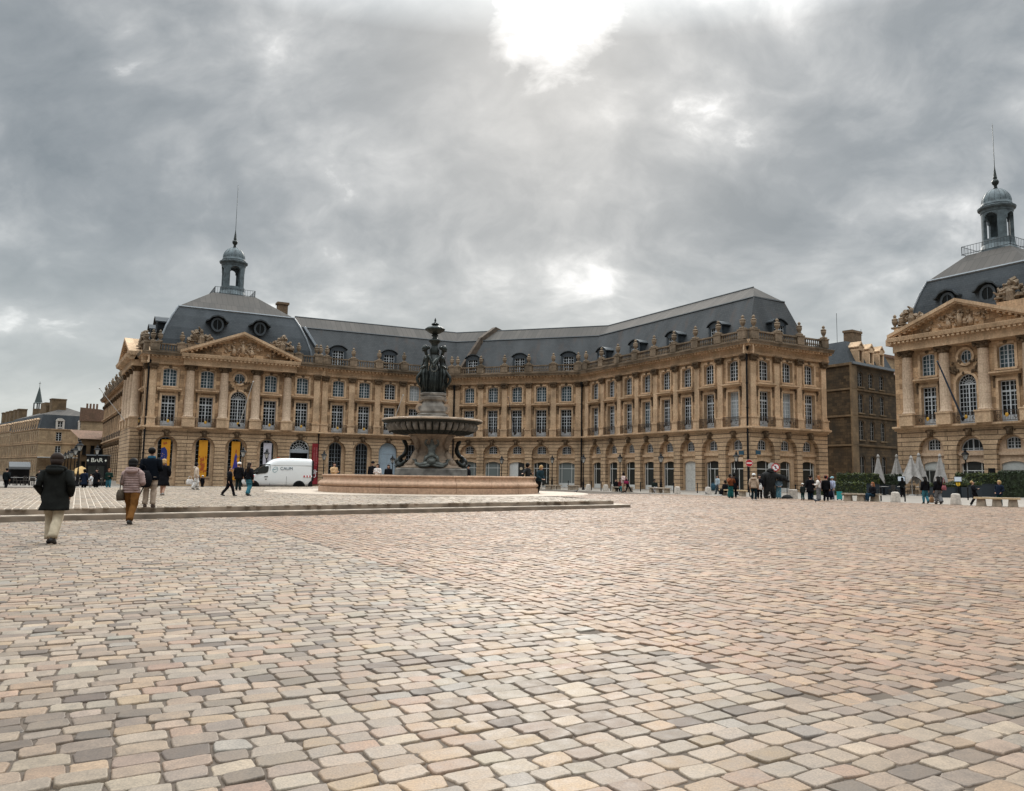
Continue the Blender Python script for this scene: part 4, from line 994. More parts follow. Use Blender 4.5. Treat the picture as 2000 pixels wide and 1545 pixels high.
def quay_wing():
    b = thing('quay_wing', 'long stone wing running back along the quay beyond the domed pavilion', 'building', tuple(QC + QD * 19.0) + (0,))
    nq = np.array([QD[1], -QD[0]]); nq = nq if nq[0] > 0 else -nq
    st = QC + QD * 19.0 + nq * .9
    LQ = 56.0; fa = Facade(b, st + QD * LQ, st)
    bays = [2.0 + 3.5 * k for k in range(16)]
    front(fa, bays, [None] * 16, pil=[.3] + [3.75 + 3.5 * k for k in range(15)], med=RUSTIRON, dz=.004)
    blackout(fa, 0, LQ, .9)
    bl = MB(); balustrade(bl, .2, LQ - .2, [.5] + [3.75 + 3.5 * k for k in range(15)]); fa.part('balustrade', bl, [ST_BAL])
    for k in range(0, 15, 2): fa.part('urn', URN, [], 3.75 + 3.5 * k, -.28, 16.0)
    wpoly(b, 'roof', [([P3(fa.P(0, .9), 14.9), P3(fa.P(LQ, .9), 14.9), P3(fa.P(LQ, 3.2), 19.6), P3(fa.P(0, 3.2), 19.6)], 0), ([P3(fa.P(0, 3.2), 19.6), P3(fa.P(LQ, 3.2), 19.6), P3(fa.P(LQ, 7), 21), P3(fa.P(0, 7), 21)], 1)], [SLATE, ZINC])
    ch = MB()
    for x in (6, 22, 38): ch.box(x, x + 2.2, 2.0, 3.0, 17, 21.6)
    fa.part('chimney', ch, [BRICKC])
    return b, fa
QW, FQW = quay_wing()

# ------------------------------------------------------------------ the long palace range with a cut corner
def line_x(fa1, i1, fa2, i2):
    p, u = fa1.P(0, i1), fa1.u; q, v = fa2.P(0, i2), fa2.u
    M = np.array([u, -v]).T; t = np.linalg.solve(M, q - p); return p + u * t[0]
def palace():
    b = thing('palace_range', 'three storey stone palace range with cut corner and slate roof behind the fountain', 'building', (PP[3][0], PP[3][1], 0))
    f1, f2, f3, f4 = (Facade(b, PP[i], PP[i + 1]) for i in (1, 2, 3, 4))
    b1 = [2.32 + 3.36 * k for k in range(5)]; b2 = [2.26 + 3.405 * k for k in range(5)]; b3 = [2.87 + 3.46 * k for k in range(8)]; b4 = [2.1 + 3.2 * k for k in range(3)]
    p1 = [.62] + [4.0 + 3.36 * k for k in range(4)] + [17.45]; p2 = [.55] + [3.96 + 3.405 * k for k in range(4)] + [17.55]
    p3 = [1.14] + [4.6 + 3.46 * k for k in range(7)] + [28.78]; p4 = [.46] + [3.7 + 3.2 * k for k in range(2)] + [10.55]
    front(f1, b1, ['grille', 'grille', 'bluedoor', 'grille', 'shop'], pil=p1, glass_u={2: GLASS, 3: GLASS_C}, dz=.004)
    front(f2, b2, ['shop', 'shop', 'panel', 'shop', 'shop'], pil=p2, med=RUSTIRON, panes={0: GLASS_G, 1: GLASS_G, 4: GLASS_G}, subs={3: 'door'}, dz=-.004)
    front(f3, b3, ['shop'] * 5 + ['door', 'shop', 'shop'], pil=p3, med=RUSTIRON, glass_u={k: GLASS for k in range(8)}, glass_f={3: GLASS_T, 7: GLASS_C}, subs={6: 'door', 7: 'door'}, e1=.76, dz=.0)
    front(f4, b4, ['shop', 'narrow', 'shop'], pil=p4, med=RUSTIRON, glass_u={k: GLASS for k in range(3)}, glass_f={1: GLASS_C}, e0=.76, e1=.3, dz=.005)
    for fa, ps, bs in ((f1, p1, b1), (f2, p2, b2), (f3, p3, b3), (f4, p4, b4)):
        bl = MB(); ped = list(ps)
        balustrade(bl, .15, fa.L - .15, ped); fa.part('balustrade', bl, [ST_BAL])
        for x in ped: fa.part('urn', URN, [], x, -.28, 16.04)
    for fa, xs in ((f1, (b1[0], b1[2], b1[4])), (f2, (b2[0], b2[2], b2[4])), (f3, b3[0::2]), (f4, (b4[1],))):
        for x in xs: dormer(fa, x)
    D = f4.L; fb = Facade(b, f4.P(D, 0), f4.P(D, 0) + (np.array(PP[3]) - np.array(PP[4])))     # back of the right arm
    def ring(i, ie): 
        s = f1.P(-2.5, i); return [s, line_x(f1, i, f2, i), line_x(f2, i, f3, i), line_x(f3, i, f4, ie), line_x(f4, ie, fb, i), fb.P(24, i)]
    r0, r1 = ring(.95, .95), ring(3.3, 2.4); rp = [f1.P(-2.5, 5.5), line_x(f1, 5.5, f2, 5.5), line_x(f2, 5.5, f3, 5.5), line_x(f3, D / 2, f4, 4.6)]
    zk, zr = 20.1, 21.85; polys = []
    for k in range(5): polys.append(([P3(r0[k], 14.9), P3(r0[k + 1], 14.9), P3(r1[k + 1], zk), P3(r1[k], zk)], 0))
    for k in range(3): polys.append(([P3(r1[k], zk), P3(r1[k + 1], zk), P3(rp[k + 1], zr), P3(rp[k], zr)], 1))
    polys.append(([P3(r1[3], zk), P3(r1[4], zk), P3(rp[3], zr)], 1)); polys.append(([P3(r1[4], zk), P3(r1[5], zk), P3(rp[2], zr), P3(rp[3], zr)], 1))
    bk = [f1.P(-2.5, 9), line_x(f1, 9, f2, 9), line_x(f2, 9, f3, 9)]
    for k in range(2): polys.append(([P3(rp[k], zr), P3(rp[k + 1], zr), P3(bk[k + 1], zk), P3(bk[k], zk)], 1))
    wpoly(b, 'roof', polys, [SLATE, ZINC])
    wtube(b, 'ridge_flashing', [P3(q, zk) for q in r1[:5]], .11, ZINC_D); wtube(b, 'ridge_capping', [P3(q, zr) for q in rp], .10, ZINC_D)
    wtube(b, 'valley_flashing', [P3(f1.P(1.0, 1.0), 15.2), P3(f1.P(-1.7, 3.0), 20.1)], .22, ZINC_L)
    wtube(b, 'hip_flashing', [P3(r0[3], 14.9), P3(r1[3], zk)], .10, SLATE)
    # party wall climbing over the roof by the cut corner
    pw = MB(); o = b.location
    path = [(f2.P(-.2, .7), 14.9), (f2.P(.4, 1.0), 16.2), (f2.P(2.25, 3.2), 20.55), (f2.P(3.5, 5.5), 22.4), (f2.P(4.6, 7.2), 21.8)]
    for (a, za), (c, zc) in zip(path, path[1:]):
        d = (c - a) / np.linalg.norm(c - a); s = np.array([-d[1], d[0]]) * .42
        A = [a + s, a - s, c - s, c + s]; Z = [za, za, zc, zc]
        pw.add([(q[0] - o[0], q[1] - o[1], z - 1.3) for q, z in zip(A, Z)] + [(q[0] - o[0], q[1] - o[1], z) for q, z in zip(A, Z)], [(0, 3, 2, 1), (4, 5, 6, 7), (0, 1, 5, 4), (1, 2, 6, 5), (2, 3, 7, 6), (3, 0, 4, 7)])
    place('party_wall', pw.mesh('party_wall', [simple('dark_party_wall_stone', (.085, .062, .045), .9, 0, .4, 2)]), b, (0, 0, 0))
    pipe(b, f2.P(.15, -.28), 0, 12.9); pipe(b, f3.P(.2, -.28), 0, 12.9); pipe(b, f3.P(f3.L, -.25), 0, 13.9, (-.05, -.1))
    w = MB(); q0, q1 = fb.P(0, 0), fb.P(24, 0); w.quad((q0[0] - o[0], q0[1] - o[1], -.6), (q1[0] - o[0], q1[1] - o[1], -.6), (q1[0] - o[0], q1[1] - o[1], 14.9), (q0[0] - o[0], q0[1] - o[1], 14.9)); place('wall', w.mesh('wall', [ST_UP]), b, (0, 0, 0))
    # street name plates at the corner
    for fa, x, y, z in ((f3, 28.1, -.03, 3.95), (f4, 1.05, -.03, 3.98)):
        s = MB(); s.box(x - .34, x + .34, y - .02, y, z - .2, z + .2); fa.part('street_plate', s, [BLUEP])
    t = MB(); t.box(27.7, 28.3, -.05, -.02, 3.1, 3.5); f3.part('notice_plate', t, [ST_PALE])
    return b, f1, f2, f3, f4
PAL, F1, F2, F3, F4 = palace()

# ------------------------------------------------------------------ right pavilion
def right_pavilion():
    b = thing('lantern_pavilion', 'stone pavilion with pediment, four columns and tall slate roof at right edge', 'building', (PP[6][0], PP[6][1], 0))
    fa = Facade(b, PP[6], PP[7], 13.2)
    bays = [2.92, 6.49, 10.0]; cols = [.95, 4.60, 8.15, 11.9]
    front(fa, bays, ['sign', 'shop_open', 'sign'], x0=-.45, x1=13.4, oculus=1, glass_u={0: GLASS_T, 2: GLASS_T}, glass_f={}, ent=False, e0=.4, panes={1: GLASS_S, 0: GLASS_S, 2: GLASS_S}, subs={1: 'door'}, arcw=1.2)
    for c in cols: fa.part('column', COLM, [], c, 0, 6.5)
    e = MB(); e.box(-.45, 13.4, -.22, 0, 13.56, 14.25)
    e.box(cols[0] - .8, cols[3] + .8, -.86, -.2, 13.565, 14.26); e.sweep_x([(-.0, 14.255), (-.75, 14.262), (-1.0, 14.27), (-1.05, 14.44), (-1.36, 14.47), (-1.44, 14.78), (-1.44, 14.845), (-.0, 14.905)], cols[0] - 1.2, cols[3] + 1.2)
    for q in range(30): x = cols[0] - .9 + q * (cols[3] - cols[0] + 1.8) / 29; e.box(x - .11, x + .11, -1.3, -1.0, 14.275, 14.46)
    fa.part('cornice', e, [ST_TR])
    pediment(fa, cols[0] - 1.3, cols[3] + 1.3, 14.95, 17.6, off=.8)
    for a_, b_, c_ in ((-.2, 2.2, 15.9), (9.6, 13.2, 16.7)): at = MB(); at.box(a_, b_, -.3, 1.0, 14.9, c_); fa.part('attic_block', at, [ST_TR])
    fa.part('sculpture_group', TROPHY[0], [], 1.4, .3, 15.9); fa.part('sculpture_group', TROPHY[1], [], 10.6, .2, 16.7)
    for x in (-.2, .5): fa.part('urn', URN, [], x, -.1, 15.9)
    sw = MB(); sw.quad((-.45, 0, -.6), (-.45, 13, -.6), (-.45, 13, 14.9), (-.45, 0, 14.9)); sw.sweep_x([(0, 0), (0, 1)], 0, .001) if False else None
    fa.part('wall', sw, [ST_GR])
    sc = MB(); sc.box(-1.0, -.45, -.5, 13, 14.3, 14.88); fa.part('cornice', sc, [ST_TR])
    square_dome(b, fa, 13.2, 12.6, .6, 14.9, 1.95, 20.4, 2.0, 22.75, 6.3, SLATE_B)
    lantern(b, fa.P(6.5, 6.3), 22.75, .88, fa.ang, 4.8)
    oeil(fa, 4.5, 1.0, 17.9); oeil(fa, 8.2, 1.0, 17.9)
    pl = MB(); pl.box(8.05, 8.62, -.06, 0.0, 1.9, 2.6); fa.part('wall_plaque', pl, [IRON])
    return b, fa
RPV, FR = right_pavilion()

# ------------------------------------------------------------------ plainer town houses
_pw = {}
def plain_front(fa, floors, xs, hw, z0, z1, mats, sill=True, paint=WINW, glass=GLASS, cols=2, belts=(), arch=0.0):
    w = MB(); lv = [z0] + [ (a[1] + b[0]) / 2 for a, b in zip(floors, floors[1:])] + [z1]
    for (a, b), lo, hi in zip(floors, lv, lv[1:]):
        band(w, 0, fa.L, lo, hi, [O(x, hw, a, b - arch, arch) for x in xs], 0, .22, 0, 1)
        for x in xs:
            w.box(x - hw - .14, x + hw + .14, -.12, .0, a - .16, a, 1)
            if glass: fa.window(x, a, .16, hw, b - a, arch, cols, 4 if b - a > 1.4 else 2, glass, paint=paint)
    for z in belts: w.sweep_x([(0, z - .12), (-.14, z - .1), (-.2, z + .1), (0, z + .14)], -.1, fa.L + .1, 1)
    fa.part('wall', w, mats)
def stained_house():
    C = np.array((37.5, 95.2)); dl = np.array([math.cos(R(120.4)), math.sin(R(120.4))]); dr = np.array([math.cos(R(40)), math.sin(R(40))])
    b = thing('stained_house', 'soot stained stone house with slate mansard roof and three stone dormers down the side street', 'building', (*C, 0))
    fl = Facade(b, C + dl * 14, C); fr = Facade(b, C, C + dr * 11.0)
    floors = [(.3, 4.6), (6.6, 9.0), (9.75, 12.1), (12.9, 15.0)]
    plain_front(fr, [(.0, 4.4), (6.3, 8.7), (9.6, 12.0), (12.8, 14.7)], [2.3, 4.9, 7.6], .62, -.6, 15.4, [ST_OLD, ST_OLDT], belts=(5.6, 9.15, 12.4, 15.5), paint=OLDW, arch=.3)
    w = MB(); w.quad((0, 0, -.6), (14, 0, -.6), (14, 0, 15.4), (0, 0, 15.4)); w.box(0, 14.2, -.2, 0, 15.3, 15.6, 1)
    for z in (5.6, 9.15, 12.4): w.box(0, 14.1, -.14, 0, z - .1, z + .12, 1)
    fl.part('wall', w, [ST_OLD, ST_OLDT])
    p = MB()
    p.box(-.25, 1.2, -.16, 0, -.5, 15.3); fr.part('corner_pilaster', p, [ST_OLDT])
    e1 = MB(); e1.box(0, 11.0, -.4, 0, 15.42, 15.72); fr.part('cornice', e1, [ZINC_L])
    ring = lambda i, z: [P3(fl.P(0, i), z), P3(line_x(fl, i, fr, i), z), P3(fr.P(11.0 - i * .3, i), z), P3(fr.P(11.0 - i * .3, 9), z)]
    r0, r1 = ring(.1, 15.6), ring(1.5, 18.6)
    wpoly(b, 'roof', [([r0[k], r0[k + 1], r1[k + 1], r1[k]], 0) for k in range(3)] + [([r1[0], r1[1], r1[2], r1[3]], 1)], [SLATE_B, ZINC])
    for x in (2.4, 5.0, 7.6):
        m = MB(); 
        for s in (-1, 1): m.box(x + s * .48 - .14, x + s * .48 + .14, -.12, .9, 15.7, 17.3)
        m.prism_xz(arch_pts(x, .62, 17.3, .62, 10), -.18, 1.6); m.box(x - .34, x + .34, -.02, .4, 15.7, 16.0); m.prism_xz([(x - .72, 17.75), (x, 18.45), (x + .72, 17.75), (x + .66, 17.6), (x, 18.2), (x - .66, 17.6)], -.24, 1.2)
        o = fr.part('dormer', m, [ST_TR]); g = MB(); g.quad((x - .36, .12, 15.95), (x + .36, .12, 15.95), (x + .36, .12, 17.35), (x - .36, .12, 17.35)); place('pane', g.mesh('pane', [GLASS]), o, (0, 0, 0))
    ch = MB(); ch.box(6.6, 9.0, 3.2, 4.4, 17, 20.6); ch.box(6.5, 9.1, 3.1, 4.5, 20.6, 20.9)
    fr.part('chimney', ch, [BRICKC])
    ae = MB(); ae.tube([fr.P(2.6, 3)[0:1].tolist() + [0, 0]] * 2 if False else [(3.2, 3.4, 18.4), (3.2, 3.4, 22.6)], .03, 4); ae.tube([(9.3, 3.4, 17), (9.3, 3.4, 21.3)], .03, 4); ae.tube([(9.0, 3.4, 21), (9.6, 3.4, 21)], .025, 4); ae.tube([(9.0, 3.4, 20.5), (9.6, 3.4, 20.5)], .025, 4)
    fr.part('aerial', ae, [IRON])
    # neighbour further down the street
    b2 = thing('street_house', 'narrow dark stone house squeezed between the stained house and the lantern pavilion', 'building', (*fr.P(11.1), 0))
    f2 = Facade(b2, fr.P(11.12, .25), fr.P(24, .25))
    plain_front(f2, [(.0, 4.4), (6.3, 8.7), (9.6, 12.0), (12.8, 14.4)], [1.7, 4.5, 7.3, 10], .5, -.6, 15.0, [ST_OLD, ST_OLDT], belts=(5.6, 9.15), paint=OLDW)
    wpoly(b2, 'roof', [([P3(f2.P(0, -.4), 15.0), P3(f2.P(13, -.4), 15.0), P3(f2.P(13, 5), 17.2), P3(f2.P(0, 5), 17.2)], 0)], [TILE])
    b3 = thing('rear_house', 'plain tan gable wall rising behind the side street beside the lantern pavilion', 'building', (47.0, 108.0, 0))
    f3 = Facade(b3, (43.0, 104.5), (58, 116)); w = MB(); w.box(0, f3.L, 0, 6, 0, 18.2); f3.part('wall', w, [ST_LEFT]); w = MB(); w.box(-.2, f3.L, -.2, 6, 18.2, 18.6); f3.part('roof', w, [TILE])
    b4 = thing('tiled_house', 'low house whose red tiled roof shows above the slate mansard of the side street', 'building', (36, 112, 0))
    f4 = Facade(b4, (32.5, 108), (42.5, 114)); w = MB(); w.box(0, f4.L, 0, 8, 0, 19.4); f4.part('wall', w, [ST_LEFT])
    wpoly(b4, 'roof', [([P3(f4.P(-.3, -.3), 19.4), P3(f4.P(f4.L + .3, -.3), 19.4), P3(f4.P(f4.L + .3, 4), 21.2), P3(f4.P(-.3, 4), 21.2)], 0)], [TILE])
    c = MB()
    for k in range(4): c.tube([(7.5 + k * .6, 3.6, 21), (7.5 + k * .6, 3.6, 21.9)], .16, 6)
    f4.part('chimney_pots', c, [TILE])
stained_house()

def left_blocks():
    C = np.array((-122.6, 194.5)); df = np.array([math.cos(R(43.5)), math.sin(R(43.5))]); dl = np.array([math.cos(R(133.5)), math.sin(R(133.5))])
    b = thing('mansard_house', 'tan stone corner house with black mansard roof and two white dormers, far left', 'building', (*C, 0))
    f = Facade(b, C, C + df * 12.8); g = Facade(b, C + dl * 34, C)
    plain_front(f, [(1.0, 3.6), (5.0, 7.2), (8.4, 10.6)], [4.3, 9.2], .62, -2.5, 11.2, [ST_LEFT, ST_TR], belts=(4.4, 7.75, 11.25))
    plain_front(g, [(1.0, 3.6), (5.0, 7.2), (8.4, 10.6)], [1.6 + 2.05 * k for k in range(16)], .42, -2.5, 11.2, [ST_LEFT, ST_TR], belts=(4.4, 7.75, 11.25), glass=None); blackout(g, 0, 34, .4, -2, 11)
    ring = lambda i, z: [P3(g.P(0, i), z), P3(line_x(g, i, f, i), z), P3(f.P(12.8 - i * .6, i), z), P3(f.P(12.8 - i * .6, 9), z)]
    r0, r1 = ring(-.05, 11.35), ring(.7, 14.9); pk = P3(f.P(6.4, 5.0), 17.2); pk2 = P3(g.P(0, 5), 16.5)
    wpoly(b, 'roof', [([r0[k], r0[k + 1], r1[k + 1], r1[k]], 0) for k in range(3)] + [([r1[1], r1[2], pk], 1), ([r1[2], r1[3], pk], 1), ([r1[0], r1[1], pk, pk2], 1)], [SLATE_B, ZINC])
    for x in (4.4, 9.3):
        m = MB()
        for s in (-1, 1): m.box(x + s * .75 - .2, x + s * .75 + .2, -.1, 1, 11.4, 13.6)
        m.prism_xz(arch_pts(x, 1.0, 13.4, .7, 8), -.15, 1.2); m.box(x - .55, x + .55, .0, .4, 11.4, 11.8)
        o = f.part('dormer', m, [simple("pale_dormer_stone", (.52, .48, .43), .7)])
        me, gl, cache = win_meshes(.55, 1.6, .3, 2, 2, paint=WHITEP); place('window', me, o, (x, .05, 11.8)); place('pane', gl.mesh('pane', [GLASS]), o, (x, .05, 11.8))
    for k in range(12):
        x = 1.5 + k * 2.7; m = MB(); m.box(x - .4, x + .4, -.15, 1.2, 11.4, 13.6); m.prism_xz(arch_pts(x, .55, 13.6, .4, 6), -.2, 1.3); m.box(x - .22, x + .22, -.17, -.14, 11.8, 13.3, 1); g.part('dormer', m, [ST_TR, BLACKV])
    b2 = thing('quay_terrace', 'long terrace of stone houses with tall chimney stacks at far left edge', 'building', (*(C + dl * 35), 0))
    h = Facade(b2, C + dl * 95, C + dl * 34.2)
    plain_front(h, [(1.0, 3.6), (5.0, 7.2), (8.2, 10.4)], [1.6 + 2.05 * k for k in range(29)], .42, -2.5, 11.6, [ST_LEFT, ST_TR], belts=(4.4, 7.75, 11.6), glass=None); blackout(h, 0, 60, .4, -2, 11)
    rr = [P3(h.P(0, 0), 11.6), P3(h.P(60.8, 0), 11.6), P3(h.P(60.8, .8), 14.6), P3(h.P(0, .8), 14.6), P3(h.P(60.8, 6), 16.2), P3(h.P(0, 6), 16.2)]
    wpoly(b2, 'roof', [(rr[:4], 0), ([rr[3], rr[2], rr[4], rr[5]], 1)], [SLATE_B, SLATE])
    for k in range(22):
        x = 1.5 + k * 2.7; m = MB(); m.box(x - .4, x + .4, -.15, 1.2, 11.8, 13.6); m.prism_xz(arch_pts(x, .55, 13.6, .4, 6), -.2, 1.3); h.part('dormer', m, [ST_TR])
    for x in (33, 39, 44, 50, 55): 
        m = MB(); m.box(x, x + 2.4, 2.2, 4.2, 14, 18.0); m.box(x - .1, x + 2.5, 2.1, 4.3, 18, 18.3); h.part('chimney', m, [ST_OLDT])
    m = MB(); m.box(24, 27, 2.5, 4.5, 14, 17.6); g.part('chimney', m, [ST_OLDT]); m = MB(); m.box(18.5, 23.4, 3.0, 5.2, 14, 18.6); g.part('chimney', m, [ST_OLDT])
    m = MB(); m.box(28, 30.5, 3.0, 6.2, 14, 18.9); m.box(27.9, 30.6, 2.9, 6.3, 18.9, 19.2); g.part('chimney', m, [ST_OLDT])
    t = thing('church_spire', 'small slate belfry spire rising behind the far left roofs', 'spire', (-139.2, 219.5, 0))
    m = MB(); m.box(-.85, .85, -.85, .85, 0, 18.0); place('tower', m.mesh('tower', [ST_OLDT]), t)
    m = MB()
    for sx in (-1, 1):
        for sy in (-1, 1): m.box(sx * .72 - .12, sx * .72 + .12, sy * .72 - .12, sy * .72 + .12, 18.0, 19.6)
    place('belfry', m.mesh('belfry', [ZINC_D]), t)
    m = MB(); m.lathe([(1.2, 19.5), (.95, 19.8), (.5, 22.0), (.05, 24.2)], 8, a0=math.pi / 8); place('spire_roof', m.mesh('spire_roof', [simple("green_slate", (.035, .05, .048), .6)]), t)
    m = MB(); m.tube([(0, 0, 24.1), (0, 0, 25.6)], .05, 5); m.tube([(-.3, 0, 25.1), (.3, 0, 25.1)], .05, 5); place('cross', m.mesh('cross', [IRON]), t)
    b5 = thing('alley_house', 'pale tan house with red tiled roof wedged behind the mansard house', 'building', (-109, 190, 0))
    f5 = Facade(b5, (-109.4, 189), (-100, 194)); w = MB(); w.box(0, f5.L, 0, 8, 0, 13.0); f5.part('wall', w, [ST_LEFT]); w = MB(); w.prism_xz([(-.3, 13.0), (f5.L + .3, 13.0), (f5.L + .3, 14.3), (4, 15.9), (-.3, 16.2)], -.3, 8); f5.part('roof', w, [TILE])
    c = MB()
    for k in range(4): c.tube([(1.0 + k * .7, 3, 15.5), (1.0 + k * .7, 3, 17.4)], .22, 6)
    f5.part('chimney_pots', c, [TILE])
    b6 = thing('ochre_house', 'dark ochre shuttered house at the mouth of the alley, far left', 'building', (-88, 150, 0))
    f6 = Facade(b6, (-85.9, 148.5), (-80, 155)); plain_front(f6, [(.5, 3.0), (4.2, 6.0)], [.9, 2.3, 3.7, 5.1], .35, -1, 7.2, [ST_OLDT, ST_OLD], glass=None); blackout(f6, 0, f6.L, .4, -1, 7); wpoly(b6, 'roof', [([P3(f6.P(-.2, -.3), 7.2), P3(f6.P(f6.L, -.3), 7.2), P3(f6.P(f6.L, 5), 9), P3(f6.P(-.2, 5), 9)], 0)], [TILE])
left_blocks()
# ------------------------------------------------------------------ figures grown with the skin modifier
PENDING = []
class Fig:
    """a skeleton of joints with radii; every joint carries the index of its material"""
    def __init__(s): s.v = []; s.e = []; s.r = []; s.m = []
    def j(s, p, r, par=None, m=0):
        s.v.append(tuple(map(float, p))); s.r.append(r); s.m.append(m); i = len(s.v) - 1
        if par is not None: s.e.append((par, i))
        return i
    def chain(s, par, pts, m=0):
        for p, r in pts: par = s.j(p, r, par, m)
        return par
def grow(name, fig, mats, parent, loc=(0, 0, 0), rot=0.0, scale=1.0, sub=1):
    me = bpy.data.meshes.new("skeleton"); me.from_pydata([tuple(c * scale for c in p) for p in fig.v], fig.e, [])
    o = bpy.data.objects.new("skeleton", me); COL.objects.link(o)
    md = o.modifiers.new("skin", 'SKIN'); md.use_smooth_shade = True; md.branch_smoothing = 0.6
    lay = me.skin_vertices[0] if len(me.skin_vertices) else None
    for i, r in enumerate(fig.r):
        rr = r if isinstance(r, tuple) else (r, r); lay.data[i].radius = (rr[0] * scale, rr[1] * scale); lay.data[i].use_root = (i == 0)
    sb = o.modifiers.new("sub", 'SUBSURF'); sb.levels = sub; sb.render_levels = sub
    PENDING.append((o, fig, name, mats, parent, loc, rot, scale)); return o
def flush_figures():
    bpy.context.view_layer.update(); dg = bpy.context.evaluated_depsgraph_get()
    for o, fig, name, mats, parent, loc, rot, scale in PENDING:
        me = bpy.data.meshes.new_from_object(o.evaluated_get(dg)); me.name = name; me.materials.clear()
        for m in mats: me.materials.append(m)
        if len(mats) > 1:
            n = len(me.polygons); c = np.empty(n * 3, np.float32); me.polygons.foreach_get('center', c); c = c.reshape(-1, 3) / scale
            V = np.array(fig.v); best = np.full(n, 1e9); idx = np.zeros(n, int)
            for a, b in fig.e:
                ab = V[b] - V[a]; t = np.clip(((c - V[a]) @ ab) / (ab @ ab + 1e-9), 0, 1); d = np.linalg.norm(c - V[a] - t[:, None] * ab, axis=1)
                k = d < best; best[k] = d[k]; idx[k] = fig.m[b]
            me.polygons.foreach_set('material_index', idx.astype(np.int32))
        me.polygons.foreach_set('use_smooth', [True] * len(me.polygons)); me.update()
        q = place(name, me, parent, loc, rot)
        if parent is None: pass
    for o, *_ in PENDING: bpy.data.objects.remove(o, do_unlink=True)
    PENDING.clear()

